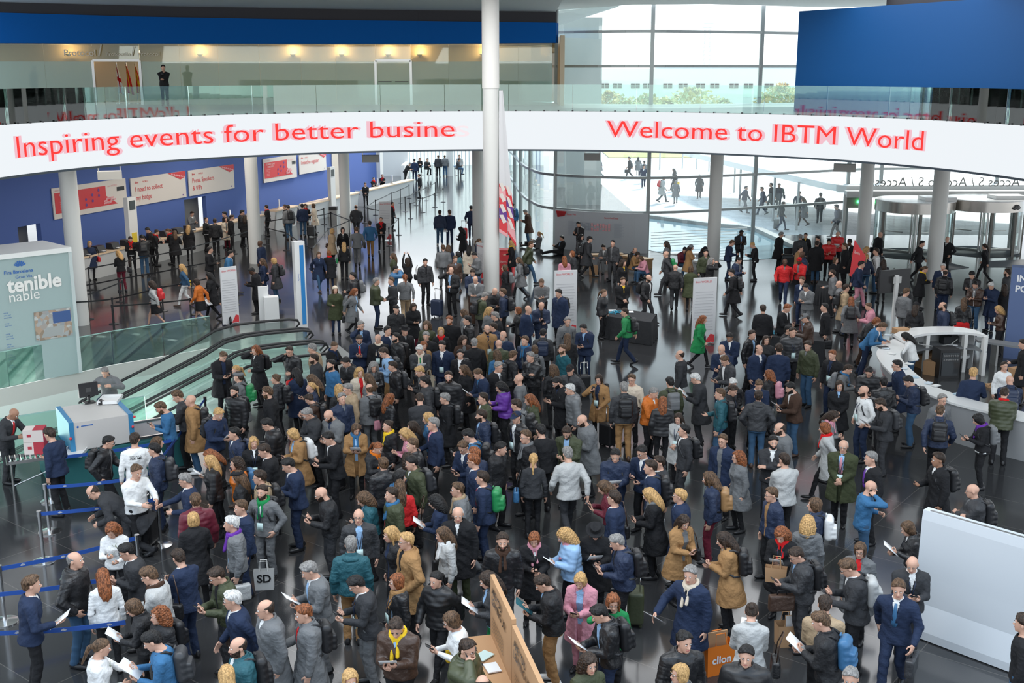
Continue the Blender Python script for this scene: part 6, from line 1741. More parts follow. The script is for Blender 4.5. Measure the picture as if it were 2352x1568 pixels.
# ---------------------------------------------------------------- foreground: cardboard table and pale board
A_ = at(1131, 1318, 1.85); Bv = np.array((at(1250, 1568, 1.85) - A_)); Bv /= np.linalg.norm(Bv); Nn = np.array((-Bv[1], Bv[0], 0)); Nn = Nn if Nn[0] < 0 else -Nn
t = empty('cardboard_booth', (A_[0], A_[1], 0)); tag(t, 'brown cardboard drop-off booth with a tall printed back panel in the foreground', 'booth'); O = np.array((A_[0], A_[1], 0))
q = lambda a, z, off=0: O + Bv * a + Nn * off + np.array((0, 0, z))
cb = pmat('cardboard_w', (.50, .29, .15), .8, vary=.06)
for a0, a1, z1, dz in ((0, 1.36, 1.85, 0), (1.38, 3.2, 1.78, 0)):
    mb = MB(); mb.slabq(q(a0, .0, .03), q(a1, .0, .03), q(a1, z1, .03), q(a0, z1, .03), .06); mb.build('back_panel', [cb], parent=t, loc=tuple(-O))
    tx = MB()
    for k, s in enumerate(('ARE YOU', 'LEAVING US?')): text_on(tx, s, q(a0 + .16, z1 - .20 - k * .15, .045), Bv, (0, 0, 1), height=.11, bold=.02, lift=.0)
    for k in range(5): tx.add([q(a0 + .2, z1 - .55 - .05 * k, .045), q(a0 + .9, z1 - .55 - .05 * k, .045), q(a0 + .9, z1 - .54 - .05 * k, .045), q(a0 + .2, z1 - .54 - .05 * k, .045)], [(0, 1, 2, 3)])
    tx.build('lettering', ['dark'], parent=t, loc=tuple(-O))
mb = MB(); mb.slabq(q(.02, .95, .62), q(3.2, .95, .62), q(3.2, .95, .03), q(.02, .95, .03), .05); mb.build('tray_top', [cb], parent=t, loc=tuple(-O))
mb = MB(); mb.slabq(q(.02, 0, .60), q(3.2, 0, .60), q(3.2, .92, .60), q(.02, .92, .60), .04); mb.build('front_panel', [cb], parent=t, loc=tuple(-O))
for a in (.35, .80, 1.9): mb = MB(); mb.cyl((*q(a, .955, .38 if a < 1 else .3)[:2], .952), .085, .004, 24); mb.build('slot', ['dark'], parent=t, loc=tuple(-O))
for k, (a, off) in enumerate(((.62, .25), (.95, .20))):
    p = q(a, .96, off); o = MB().box((0, 0, .01), (.24, .18, .015)).build('badge_card', [('card', 'paper')[k]], loc=(p[0], p[1], .962), rot=.9 + k); tag(o, ('pale green badge card lying on the cardboard booth', 'white card with a brown tab on the cardboard booth')[k], 'card')

C_ = [at(2121, 1170, 2.05), at(2460, 1268, 2.05)]
uv_ = C_[1] - C_[0]; uv_ /= np.linalg.norm(uv_)
t = empty('pale_board', (C_[0][0], C_[0][1], 0)); tag(t, 'big glossy pale grey free-standing board in the lower right corner', 'board'); O = np.array((C_[0][0], C_[0][1], 0)); L3 = 3.4
q = lambda a, z, off=0: O + uv_ * a + np.array((uv_[1], -uv_[0], 0)) * off + np.array((0, 0, z))
V, F = [], []; n = 10
prof = [(0, 2.05), (.02, 1.9), (.03, 1.0), (.05, .55), (.12, .32), (.17, .15), (.17, .02)]
for a in (0, L3):
    for off, z in prof: V.append(q(a, z, off))
m_ = len(prof); F = [(i, i + 1, m_ + i + 1, m_ + i) for i in range(m_ - 1)]
V += [q(0, 2.05, -.16), q(L3, 2.05, -.16), q(0, 0, -.16), q(L3, 0, -.16)]; k = 2 * m_
F += [(0, m_, k + 1, k), (k, k + 1, k + 3, k + 2), (k + 2, k + 3, 2 * m_ - 1, m_ - 1), tuple(range(m_ - 1, -1, -1)) + (k, k + 2)]
mb = MB(); mb.add(V, F); mb.build('panel', [pmat('board_pale', (.60, .64, .68), .22)], parent=t, loc=tuple(-O), smooth=False)
mb = MB(); mb.slabq(q(.1, 2.06, -.02), q(L3, 2.06, -.02), q(L3, 2.06, -.06), q(.1, 2.06, -.06), .02); mb.build('top_groove', ['steel'], parent=t, loc=tuple(-O))
# the curved desk foot and post at the lower right, and the teal box edge
p = at(2400, 1530); 
def tote(x, y, w, h, c, lab, txt=None, txc='paper', rot=0.2, kind='shopping_bag', z=0.0, tc=.1):
    p = at(x, y, z + h / 2); t = empty(kind, (p[0], p[1], z), rot); tag(t, lab, 'bag')
    a, b_ = w / 2, tc; V = [(-a, -b_, 0), (a, -b_, 0), (a, b_, 0), (-a, b_, 0), (-a * 1.1, -b_ * 1.1, h), (a * 1.1, -b_ * 1.1, h), (a * 1.1, b_ * 1.1, h), (-a * 1.1, b_ * 1.1, h)]
    MB().add(V, [(3, 2, 1, 0), (0, 1, 5, 4), (1, 2, 6, 5), (2, 3, 7, 6), (3, 0, 4, 7)]).build('body', [c], parent=t)
    for s in (-1, 1): MB().tube([(-a * .45, s * b_, h - .02), (-a * .35, s * b_ * .6, h + .16), (a * .35, s * b_ * .6, h + .16), (a * .45, s * b_, h - .02)], .009, 6).build('handle', [c], parent=t)
    if txt:
        tx = MB(); text_on(tx, txt, (-a * .72, -b_ * 1.06 - .004, h * .42), (1, 0, 0), (0, 0, 1), width=w * .75, bold=.03); tx.build('lettering', [txc], parent=t)
    return t
tote(1648, 1508, .42, .48, pmat('bag_orange', (.80, .20, .015), .6), 'bright orange shopping bag with white letters between two people in dark tops', 'clion', rot=.35)
p = at(1640, 1480, .5); o = MB().box((0, 0, .3), (.42, .02, .5)).build('cardboard_sheet', ['cardboard'], loc=(p[0] + .02, p[1] + .1, .1), rot=.35); tag(o, 'cardboard sheet sticking out behind the orange shopping bag', 'sheet')
t = tote(1806, 1455, .30, .36, 'cardboard', 'brown paper bag standing on the floor before the black trousers, a leaflet sticking out', None, rot=.1)
MB().slabq((-.02, -.02, .30), (.14, -.02, .30), (.14, 0, .48), (-.02, 0, .48), .004).build('leaflet', ['paper'], parent=t)
tote(1782, 1318, .30, .24, 'cardboard', 'brown paper bag carried by the person with the red scarf', None, rot=-.3, z=.95, tc=.06)
tote(607, 1330, .30, .34, pmat('bag_grey', (.55, .54, .52), .6), 'pale paper carrier bag with dark letters beside the grey jacket', 'SD', 'dark', rot=.1, z=.35, tc=.05)
tote(985, 885, .26, .50, pmat('bag_beige', (.45, .38, .28), .8), 'beige cloth tote hanging in the middle of the crowd', None, rot=.5, z=.45, tc=.04)
PEOPLE = """
@ 0 380 4.126
850 745 20 w hy Cnvy Tblk bg Hred
1120 830 200 w ly Kblk Tbur ph Hblk
1235 695 0 w ud Sblk Tblk ph Cred
1400 610 300 m sk Jblk Tblk ph
1345 680 180 m sk Jblk Tjea ph Bblk
1487 630 90 w ud Sblk Tblk ph Cred
1590 620 270 w pm Sblk Tblk ph Cred
1655 640 180 w lm Cblk Tblk bg
1820 455 45 m sd Sgry Tblk ph
1785 590 180 w ly Cblk Kbur st Hcrm
1955 515 60 w ud Sblk Tblk bg
1720 960 260 w ly Jjea Twht wk Hyel
1430 1120 250 w cd Jlgr Kblk wk Bred
1860 1100 240 w hd Jorg Kblk wk Pblu
1990 800 80 m sk Sblk Tblk bg
1980 1040 250 w lk Cblk Tblk wk
@ 480 340 5.2275
70 880 180 m sd Jblk Tblk st
185 795 300 m sk Jblk Tblk st
205 860 0 w ld Ccrm Tbur cl
275 835 90 m sd Sblk Tblk st
400 775 100 m sk Jblk Tblk st
430 830 180 w ld Cblk Tblk st
687 712 250 w ud Sblk Tblk st Cred
908 705 270 w pm Sblk Tblk st
950 715 200 m sd Pgry Tjea st Bblk
1120 700 180 m sk Snvy Tjea st Wblk
1185 700 0 w hd Sblk Tblk st Cred
1225 695 270 w hm Ccrm Tgry bg Hblk
1765 705 180 m rd Schr Tchr wk
1878 437 0 w ud Sblk Tblk cl
1978 370 30 w ud Sblk Tblk fo Cred
612 1145 250 m b Snvy Tnvy st y1
660 1365 270 w lm Knvy Tnvy bg
755 1355 260 w hy Cchr Tjea bg Bblk
515 1470 260 m sk Cblk Tblk ph Wwht y1
260 1260 80 m sk Sblu Tgry wk
1530 995 110 w hy Cbei Kblk st Hbrn
1560 990 0 w hk Sblk Tblk st
1620 1160 180 w ly Kblk Tblk st Hgrn
1345 1270 20 w hm Cnvy Tjea wk
1415 1270 180 w ha Cblk Tnvy st Cred Hcrm
1770 975 180 m sm Sgry Tgry wk
1930 900 180 m sd Sblu Ttan wk Zblk
2065 860 0 w ud Sblk Tblk cl Cred Vgry
@ 860 340 5.2275
95 335 0 w ud Sblk Tblk fo Cred
420 195 60 m sg Sblk Tblk ln Nred
480 150 180 m sk Snvy Tnvy st
545 130 0 w lm Kblk Tblk hs
635 140 30 m sk Jblk Tblk hs
765 105 170 m sm Schr Tblk st
845 105 180 m sm Jgry Tjea st
1015 140 90 m sk Jchr Tjea hs
1020 100 0 m sm Jlgr Tgry st
535 330 270 w ud Sblk Tblk st
220 670 60 w ud Sblk Tblk st Cred
825 775 180 m sd Jnvy Tjea st Pwht
862 775 180 m sm Snvy Tnvy st
1160 715 180 m sk Snvy Tnvy wk Wred
1035 970 230 w lk Cblk Kblk ph
1640 295 60 m sd Jnvy Tjea ph
1660 685 180 m sk Sblu Tblk st Bnvy
1815 765 270 m sg Cbrn Tjea ph
1975 1045 250 w py Kgry Tblk fl
1880 1150 90 m sm Polv Tjea wk
1640 1140 260 w ly Kblk Kblk bg Cyel
220 1300 270 w lm Jolv Tblk st
395 1350 190 w ld Kblk Tblk up Hblk
610 1370 20 m sk Jchr Tblk st L
825 1200 180 m sm Pgry Tgry st
890 1200 180 w cm Jnvy Tgry st
1000 1280 250 w hk Ptea Tjea st
970 1335 20 m sm Jbrn Tgry st
1140 1200 180 w lk Ccrm Tblk st
1260 1120 90 w pm Jnvy Tblk st
1200 1280 290 m sk Jgry Tblk ph Q
920 1470 330 m b Jblk Tblk ea Vlbl Wnvy
1180 1490 0 m sd Jnvy Tbrn ph G
255 1455 90 m sk Pblu Tblk qm Q
1730 1340 270 w lm Cgry Tblk wk Bblk
1560 1440 270 w hm Cblk Tblk st Bgry
@ 1160 340 4.704
795 820 320 m sk Jblk Tblk ph L Vgry
825 960 60 w lk Pblk Tblk st
915 980 90 m ak Cchr Tblk wk Bblk
1070 1045 330 m sk Sgry Tgry si
1165 1030 330 m sk Jchr Tchr st
1195 1110 330 m sm Schr Tchr si
1400 1080 45 m rm Jblk Tblk si
1425 1125 60 w hd Ctan Tjea si
1475 1170 300 w hm Jpnk Tjea si
610 990 290 m sk Cblk Tblk fl
725 1145 280 w ha Cchr Tblk st
640 1200 190 w la Jpnk Tblk st Hcrm
1280 1240 45 w cd Sblk Tblk st Vyel
1740 1040 270 w ld Cgry Tblk st
1740 1140 270 m b Jchr Tchr wk Bgrn
1840 1285 180 m b Jblk Tchr wk
1940 1075 20 m sk Jbur Tjea si
2010 1075 90 w kg Ctan Tblk fo
2160 1070 20 w kk Jblk Tjea si
2170 1135 20 m sk Jolv Tblk st
2010 1310 180 w hm Colv Tblk st
2235 1220 80 m lg Jblk Tblk qm L Q
@ 1560 340 5.2275
747 1015 20 m sk Jblk Tblk ph y1
635 1135 90 m sm Snvy Tnvy ph Hbrn
880 1160 270 w uy Sblk Tblk ph
720 1345 60 m sk Jnvy Tblk ph Cgry
628 1485 260 m sk Cblk Tblk wk Bblk
1225 1040 120 m sg Cblk Tblk st
1455 1070 180 m sg Jchr Tblk st
1518 1050 0 w ud Sblk Tblk st Vyel
1665 1095 300 m sk Sblk Tblk st
1655 1150 180 m sd Cblk Tjea st
1800 1120 0 m sk Pred Tblk ph
1905 1030 0 m b Pred Tblk ph Pwht
2045 1130 340 m kk Sblk Tblk st Nred y1
1985 1180 280 m sm Cblk Tblk st
1455 1210 100 m sk Jtan Tblk st
1475 1280 300 m b Jnvy Tblk st y1
1270 1360 0 m b Jred Tnvy wk L y1
1440 1350 330 m kr Jred Tblk ph y1
1880 1350 45 w hm Cblk Tblk st
@ 1900 340 5.204
635 1035 120 m b Cblk Tblk st Hblk
1135 1135 80 m sk Sblk Tblk wk Hblk Pwht
1435 1090 330 m b Sblk Tblk pk Nred
1880 1170 250 w pd Sblk Tblk wk
475 1215 90 w ly Kred Tblk st
500 1290 180 w py Jnvy Tjea wk
555 1240 270 m sd Kwht Tjea st Bblk
325 1275 60 w ha Sblk Tblk st
670 1370 200 w ld Jblk Kblk st Holv
410 1385 90 m sk Snvy Tpnk wk
1170 1445 90 w pm Cblk Tblk ph Cyel
1385 1420 0 m sw Snvy Tnvy st G
1415 1490 170 m rd Jblk Tnvy st Bblk
1730 1510 340 m kk Jblk Tblk ph Nyel
2150 1490 270 m sd Jchr Tblk st D
@ 160 540 4.3556
1545 460 190 w ld Jblk Tblk wk
1535 1205 20 m sm Cblk Tblk ph
1860 1150 300 w la Cblk Tblk ea Bblk
2200 1160 330 m sd Jblk Tblk ea G Zred
1665 1350 300 w py Jblk Tblk st
1690 1420 255 m fg Cgry Tblk st Bgrn
2060 1440 250 w um Jchr Tblk st Bblk
2265 1380 210 w lk Cnvy Tblk st Hred
@ 660 560 5.6
840 415 270 m sk Pblk Tblk bg Bgry
615 590 0 w ky Colv Tnvy bg L Zblk
870 605 60 w la Cgry Tblk wk Bgry
1165 485 90 m sg Polv Tnvy cl
1315 480 290 m sm Kchr Tblk cl Vlbl
1510 425 180 m pa Kgry Tbei wk
1400 840 20 m ak Jblk Tblk st
1625 805 20 w ld Cblk Tbur ph
1790 1050 340 w cm Jolv Tblk st
2085 985 345 m sa Cblk Tblk st D
1975 1130 0 w hy Cblk Tblk st Cred
945 1050 20 m sg Snvy Tnvy ea Vlbl G
925 1220 0 m sd Snvy Tnvy ph D Vlbl Nred
1170 1220 350 m b Cblk Tblk st Ccrm L
1300 1120 60 m sk Snvy Tnvy st
1390 1210 300 m sk Jblk Tblk st D Bblk
1500 1120 20 m ok Cblk Tblk st
1785 1190 345 m sg Cblk Tblk st
1755 1310 30 w ha Ctan Tblk st
1700 1350 0 m sw Jchr Tblk ph Ccrm Vgrn P
1990 1310 345 m sk Snvy Tnvy st L
2225 1420 340 m sk Sblk Tblk st Bblk
2270 1240 20 w cd Cbrn Tblk st
2310 985 280 m sk Jblk Tblk st
2265 890 260 w lm Jgry Tblk st
605 1310 50 w um Cblk Tblk ph Cnvy
320 1350 260 m sg Jbei Tblk st
340 1480 270 m sd Cchr Tblk st D
755 1510 320 m sk Jblk Tblk ph
1240 1390 280 m sd Klbl Ttan ph G Bblk
@ 1000 560 5.6
515 455 345 m rd Sgry Tbrn ph G L
635 665 110 m sg Jolv Tblk ph Bblk
765 605 30 m b Jblk Tblk ph
865 625 260 m sm Jnvy Tblk st Bblk
700 860 60 w ly Jgry Tblk st
765 930 270 m sg Cblk Tblk st
1065 860 290 w ha Pblk Tblk bg Hblk
1190 845 60 m b Snvy Tnvy st Vblu
1365 790 10 m b Jnvy Tnvy ph Vblk
1365 490 0 m sm Kgry Tblk ph Q D
1585 635 320 m sk Cnvy Tblk st Bblk G
1700 1000 20 m sg Jgry Tgry st Bblk
1385 1150 180 m sk Jchr Tblk st Bnvy
1700 1210 190 w lm Cblk Tblk st Wblk
1905 1080 340 m sk Snvy Tnvy ph Bnvy Vlbl
2170 630 60 w pm Pblk Tblk st
665 1100 20 m rd Ctan Tblk st D Bblk L
745 1075 270 m sd Jnvy Tblk st
870 1180 330 m b Cnvy Tblk st Cgry
500 1280 190 m sg Cblk Tblk st
815 1290 190 m b Jolv Tblk st
790 1420 200 w lm Kblu Tblk bg
1180 1260 320 m sm Jnvy Tblk st Cblu
1250 1350 180 w hm Jgry Tblk st Bblk
1185 1450 320 m sg Jblk Tblk fo
1035 1440 120 m sm Jblk Tblk st Bblk
1635 1360 310 m sm Ktea Tblk st D
@ 1340 560 5.6
510 480 20 m sm Sblk Tblk cl Vyel
840 430 60 m b Jblk Tchr wk Bblk L D
530 870 260 m sd Jgrn Tnvy wk Bblk
1540 960 80 w la Cgrn Tblk wk Hblk Pwht
1240 1430 270 m rd Schr Tblk st Pwht
1880 1190 0 m sk Snvy Tnvy ph y2
1775 1350 345 m b Snvy Tnvy ph
1820 1490 300 m sm Jchr Tblk ph G
2170 1170 60 m sd Jblk Tblk st
2310 840 180 m sd Sblk Tblk st
@ 1640 560 5.6
940 820 60 m sa Sblk Tblk ph
1130 470 330 m sm Snvy Tnvy st G Npnk
1180 550 330 m sk Sgry Tgry ph
1170 950 280 m ag Jbrn Tblk ph
1420 820 280 m sk Sblk Tblk st Zblk
1520 380 270 m sd Jgry Tblk bg D
1610 520 260 m b Jgry Tgry st G
1700 570 100 m sd Cbei Tnvy st Bblk
1765 720 185 w la Cgry Tblk wk Bblk
1985 800 280 w um Cpnk Tblk ph
2070 1000 60 w ha Jblk Tbrn ln
2140 1070 70 m sm Sblu Tnvy ln
1010 1140 20 m sd Pchr Tblk st L
960 1110 60 m sk Jblk Tblk st
670 1240 0 w ld Jblk Tblk st
600 1360 40 m rd Snvy Tnvy st
815 1350 180 m sd Snvy Tnvy st
1205 1310 320 m sd Jolv Tjea st
1520 1430 330 m sa Sblk Tnvy st Vnvy L
@ 1932 560 5.6
840 550 280 m sk Jblk Tblk wv
840 620 140 m sm Sgry Tgry st
965 800 180 w kk Jblk Tblk st
1305 800 280 m rd Jnvy Tblk st D Bblk
1580 740 180 w lm Jblk Kred st
1745 520 340 m sk Jbrn Tjea ph Bblk Cgry
1910 530 330 m sw Cnvy Tnvy ph
2100 560 190 w ld Cblk Tblk st
2020 840 290 w cy Jbrn Tblk ph
830 1170 260 w lk Kwht Tjea ds
2340 1290 270 m sd Cblk Tblk bg
@ 0 840 5.6
155 585 50 m b Schr Tchr rc Nred y2
640 880 230 m sd Snvy Tblk bg
1365 205 340 m sg Jgry Tnvy sc
1385 960 70 m sk Jblk Tblk wh Bblk Wgry G
1740 950 180 m sd Kwht Tblk st M
2020 990 100 w lm Kwht Tblk st
1985 1085 260 m sk Jnvy Tnvy st Bchr
1755 1360 30 m sm Kwht Tblk hf
2070 525 275 m sm Kblu Tnvy ph D G
2310 390 255 m sm Jchr Tblk ph Pwht
@ 380 800 5.6
300 665 260 m b Ctan Tjea st Bblk
885 560 320 m sk Pblk Tblk st D Bblk
680 830 40 m sy Snvy Tchr ph Pwht Vnvy Bblk
1310 570 270 m sm Cblk Tblk st G D
1310 970 270 m sk Pblk Tblk ph G
945 1110 290 m sk Jnvy Tjea st Bnvy
1070 1200 0 w ly Sblk Tblk st L
1270 1310 270 m sd Sblk Tblk ph Pwht
1640 1100 290 w hy Ctan Tblk ph Bwht
1840 830 300 m sg Cchr Tblk ph G Cchr Pwht
2090 850 320 m b Cgry Tblk ph D
2100 1150 290 m sk Sblk Tblk ph
1870 500 280 w py Jnvy Tblk st
1850 640 260 w ud Jbrn Tblk ph Bblk
1880 400 270 w lm Jblk Tblk ph
2130 215 300 m sk Kblu Tblk st D
2240 530 200 w ly Jblk Tblk st
2270 650 30 m sg Jnvy Tblk st
570 1400 290 w la Jblk Tblk ph Pwht
905 1480 285 w cd Porg Tblk st Bblu
1580 1490 280 m sk Snvy Tnvy ph
@ 700 780 5.6
720 420 20 w cy Jcrm Tblk st Vred
810 500 240 w lm Cgry Tblk st
800 640 210 m rm Sgry Tgry st Bblk
570 630 290 m sg Jbei Tgry st G
1110 340 280 m sd Jblk Tblk st Bchr
895 350 0 w cg Jblk Tblk ph Pwht
1480 400 290 m sy Jblk Tblk ph
1540 540 270 m sk Jchr Tblk st Bblk G
1100 760 120 w la Jblk Tblk st Hpnk
1480 750 190 m sd Schr Tchr ph
1800 760 270 w sg Cblk Tblk st Bblk
1850 480 340 m sd Pblk Tblk st D
2040 390 300 w lm Cblk Tblk st
2230 430 300 m sm Snvy Ttan ph Pwht Vblu L
2290 760 280 m sd Jolv Tblk st G
2270 980 280 m sd Jnvy Tblk bg D Bblk
1530 1030 260 w hy Jblu Tblk st Cblu
1650 1090 290 m sg Snvy Tblk bg G Vpnk X
1400 1110 270 w ld Cblk Tblk st G
1100 1110 290 w ud Jblk Tblk st Cyel
660 1140 0 w hm Ctan Tblk ph Cblu Pwht
1290 1200 280 w ly Kpnk Tblk ph
940 1380 40 w pa Jblk Tblk ph Corg Pwht
1370 1390 280 m sm Jblk Tblk st
1340 1540 200 w cd Pchr Tblk st
2110 1220 260 m sk Sblu Tblk ph Bblk
2040 1370 320 m sm Snvy Tblk ph G
2180 1500 230 m sa Jnvy Tblk st
@ 1020 780 5.6
700 350 40 m sg Sblk Tblk st G Nchr
1400 380 200 w cm Jblk Tblk st Bblk
1620 390 330 m ak Jchr Tblk pk
1455 540 300 m sk Cblk Tblk ph D G Bblk
1620 640 285 m sw Pgry Tblk st
960 510 260 m b Sgry Tblk st Hbrn
720 600 290 w ck Pprp Tblk ph Cgry
1100 770 290 w la Jolv Tblk st Hbrn
930 840 250 m sd Pgry Tblk st Bblk
930 1000 310 m an Jblk Tblk st L Q
1240 1170 200 m sk Sblk Tblk st
1050 1250 300 m sm Jblk Tblk st Cgry G
1780 1030 290 m b Cgry Tblk ph D
1580 1180 340 m sd Jolv Tblk ph D G Vlbl
1990 510 335 w hd Ctan Tblk hs1 L Bblk Wblk
730 1400 60 m sk Jblk Tblk st
1590 1450 200 m sg Slgr Tchr wk
1150 1540 180 w py Kchr Tblk st Hblu
@ 1360 800 5.6
410 510 190 m sg Jchr Ttan st Bblk
510 400 340 m sm Kcrm Tblk st G
790 570 60 m sg Jorg Tblk ph
910 690 185 w la Pblk Tblk st
1000 440 200 m sk Jolv Tblk st Bgry
1330 380 270 m sw Cchr Tchr ph Pwht G
1110 900 335 w ld Clgr Tblk cl L
1180 1060 285 m sk Schr Tchr st Bblk G
1640 590 270 m sm Jtea Tjea bg Bblk G
1810 440 10 m sw Jblk Tblk ph
1810 530 60 m sd Jblk Tblk ph L
2145 460 10 m sm Snvy Tblk ph Hgry
2140 620 180 m sd Jchr Tjea pk
2270 340 260 w la Jblk Tblk st Bpnk
1680 1190 330 m sm Cnvy Tblk st G Vgry
1870 1400 300 w ca Cgry Tblk st G
300 1370 0 m sk Jnvy Tnvy ph Bblk Pwht
680 1350 330 m sk Snvy Tblk ph G
790 1480 300 m sd Schr Tblk st
2330 1210 0 m sk Schr Tchr fo D
@ 1680 800 5.6
760 500 300 m sk Sbrn Tjea ph D Pwht
620 1030 290 m rd Sgry Tblk st D
680 1440 210 m sd Slgr Tblk fo
1500 260 80 w sd Jgry Tblk ph Cblu Bgry
1770 290 0 m sk Pblk Tblk ph G Bgry
2130 220 280 m sk Cnvy Tblk bg G
1390 480 0 w ld Cblk Tblk cl
1700 550 300 m b Kwht Tnvy pk D L Bblk
1960 440 200 m sk Jblk Tblk st
2280 410 280 m sk Jnvy Tjea ph Bblk
1920 710 295 m sd Schr Tchr ph D Pwht Bchr Vblk
1310 860 60 w ld Jgry Tblk ph Cpnk
1200 1010 270 w ha Clgr Tblk wk Cred
1440 1260 350 m rw Colv Tblk cl G Npnk L Vlbl
1790 1420 300 m sg Sblk Tblk st Nprp
@ 1932 720 5.6
2100 680 30 w pd Kwht Tblk st
1700 770 185 m sy Snvy Tbrn bg
2170 850 190 m b Jnvy Tblk ph Bnvy
2100 1020 180 m sd Polv Tblk ph Cred
1300 1110 40 m sg Sgry Tgry st L G
1275 1240 185 m sm Jnvy Tblk wk Bblk
1765 1350 290 w hk Sblk Tblk ph Bgry Cprp
@ 1932 940 5.6
1245 650 300 m sd Cblk Tblk bg Bblk Fblk y2
380 1000 100 m b Kblu Tjea ea D G
1690 1050 285 m b Jchr Tblk fo G Bblk
860 1520 290 w hm Jblk Tblk ph Pwht
@ 0 1060 5.6
1265 510 260 m rd Cchr Tchr bn G Wblk
1435 870 350 w ca Kwht Tblk ph U
1630 1150 270 m sk Schr Tblk ph G
1050 1290 60 m rg Jblk Tjea pk
2380 240 270 m sg Snvy Tnvy gv G
@ 0 1288 5.6
410 310 90 m sm Snvy Tblk bg P
1240 180 185 w la Kwht Tblk st
1920 180 250 m sm Jlgr Tblk ph G Hblk Cbrn
1730 590 260 w hm Jblk Tblk ph G Pwht
2030 700 300 w ca Jblk Tblk st Bblk
1960 1010 260 m sk Kblu Tblk ph Bchr Pwht
1310 1110 80 w pm Kwht Tblk hf U
@ 360 1020 5.6
1050 420 265 w fd Jblk Tblk st
680 190 270 w ly Pblk Tblk st
1320 430 280 m sd Jbei Tblk st G Bblk
1360 620 330 m sd Sgry Tgry pk Cgrn L Bblk D
500 730 190 m sm Pbur Tblk st
1080 820 290 m sm Snvy Tnvy st Nred
960 1030 280 m sw Jgry Tblk st Zlgr Cprp
470 970 190 w hy Cblk Tblk bg
2120 630 280 m b Jblk Tchr ph G D
285 1450 220 m sd Snvy Tnvy ph
@ 380 1288 5.6
660 180 290 m sd Jolv Tchr ph G
860 480 280 m sw Snvy Tnvy wk G Hbrn
1330 620 290 m rd Cgry Tgry st G
1730 680 280 m sa Cgry Tblk bg Bblk Nred
1850 110 290 m sg Sgry Tgry ph Nlbl P
930 1110 280 m rd Jtea Tblk st Bblk D
790 1470 190 w ly Jgry Tblk st
@ 720 1020 5.6
950 270 200 m um Jblk Tblk st Hblk
1080 410 100 w hk Jblu Tblk st
1230 210 290 m sk Jolv Tblk st Bchr L
1100 560 190 w lm Jred Tblk st Hblk
1000 640 290 m sd Jolv Tblk st Cblu
650 690 280 w cm Jtea Tblk ph
580 930 0 m b Jchr Tblk st G L Vlbl
480 1300 175 m sg Jtea Ttan st
990 1160 290 w ly Jblk Tblk st
1190 1250 290 m sy Ctan Tblk pk G Vblk
1560 730 260 w ck Snvy Tblk ph Pwht
1660 1160 290 w lm Jlgr Tblk st Cwht Hblk
1860 900 350 m rw Cblk Tolv st
1850 570 280 m sm Cgry Tgry wk G Cbei Hbrn
2060 190 270 m sa Snvy Tnvy st G
2170 440 260 m sd Snvy Tnvy st Nred Bgrn
@ 1060 1020 5.6
2000 1250 280 m sg Jnvy Tblk ph Bblk Wolv
1960 700 260 m sd Snvy Tnvy st G Hblk
1830 540 270 w lm Jbur Tnvy ph
1650 1110 0 w od Cblk Tblk ph Pwht
1370 1160 290 w cy Plbl Tblk ph Pwht Cpnk
960 1210 5 w ha Cblk Tblk ph Cpnk
530 1250 0 m sd Jblk Tchr st D Cbrn
@ 760 1288 5.6
330 280 280 m sk Schr Tgry ph L G
840 270 290 w ha Jblk Tblk st Ctan L G
1350 220 330 w pk Pblk Tblk wk
2010 230 280 w ld Jchr Tgrn ph Pwht
840 830 340 m sd Jbrn Tblk ph Cyel Pwht
1550 760 280 w hm Kwht Tblk ph Hyel G
1760 1140 60 m sd Polv Tblk ea Vyel G
250 1530 10 w hy Jbrn Tblk st
1950 1600 180 m rd Jblk Tblk st
@ 1140 1288 5.6
600 270 270 m sd Jblk Ttan ph Ptea
1080 240 345 w hy Cpnk Tpnk ph
1500 530 0 w la Kgrn Tblk ea G
1330 660 290 m sk Jblk Tnvy ph Bblk Pwht
1200 1330 30 w cd Jolv Tblk st
@ 1400 1040 5.6
550 150 270 m sd Snvy Tblk st Bblk
510 530 270 w ly Cblk Tblk ph Hgry Cgry
900 560 270 m sy Cnvy Tblk st G
960 880 40 w ld Ctan Tblk ph Hblk
1280 330 270 m lm Jnvy Tbur st Btan D
2080 540 300 m sm Jnvy Tblk st G Vtan
2210 1040 350 w ca Cblk Tblk ph Cred L Pwht
1470 1110 270 w ld Ctan Tblk ph Bblk
@ 1740 1060 5.6
730 560 270 w hm Jnvy Tnvy st Bwht
650 780 180 w cy Jgry Tblk st
500 1190 290 m sd Jchr Tchr ph G Bblk Zbrn
1320 1140 345 w hm Cgry Tblk st Vred G
1170 1340 280 m sm Schr Tblk ph G Blgr
1990 1310 10 m b Schr Tchr ph L
@ 1500 1288 5.6
480 180 330 m sg Cnvy Tgry hp Ccrm Pwht
1270 640 185 w ud Clgr Tblk ph Hblk Pwht
2210 560 180 m sd Jbei Tblk ph
2160 770 260 m sm Jblk Tblk ph Bblu Pwht
400 1050 20 m sk Jblk Tblk st
1200 1230 0 m sk Pblk Tblk st
340 1450 290 w hy Jgry Tblk st G
@ 1900 1248 2.8
460 280 350 m sm Snvy Tnvy wk Nblu Zchr
150 870 350 m sg Jgry Tblk st
1262 520 270 m sd Kblk Tjea st
@ 0 0 1
84 200 45 m sd Schr Tblk mz
380 180 0 m sk Kblk Tblk mz Q L
@ 0 0 1
1375 361 270 m sk Cgry Tgry ou Zgry
1445 363 270 m sk Schr Tchr ou Zblk
1466 363 180 w lk Cgry Tgry ou
1480 372 180 m sk Jgry Tjea ou
1479 382 0 m sk Snvy Tnvy ou Vwht
1547 390 270 w lk Cblk Tblk ou Zyel
1525 408 90 m sg Clgr Tgry ou Bred
1607 404 0 w hd Cchr Tblk ou
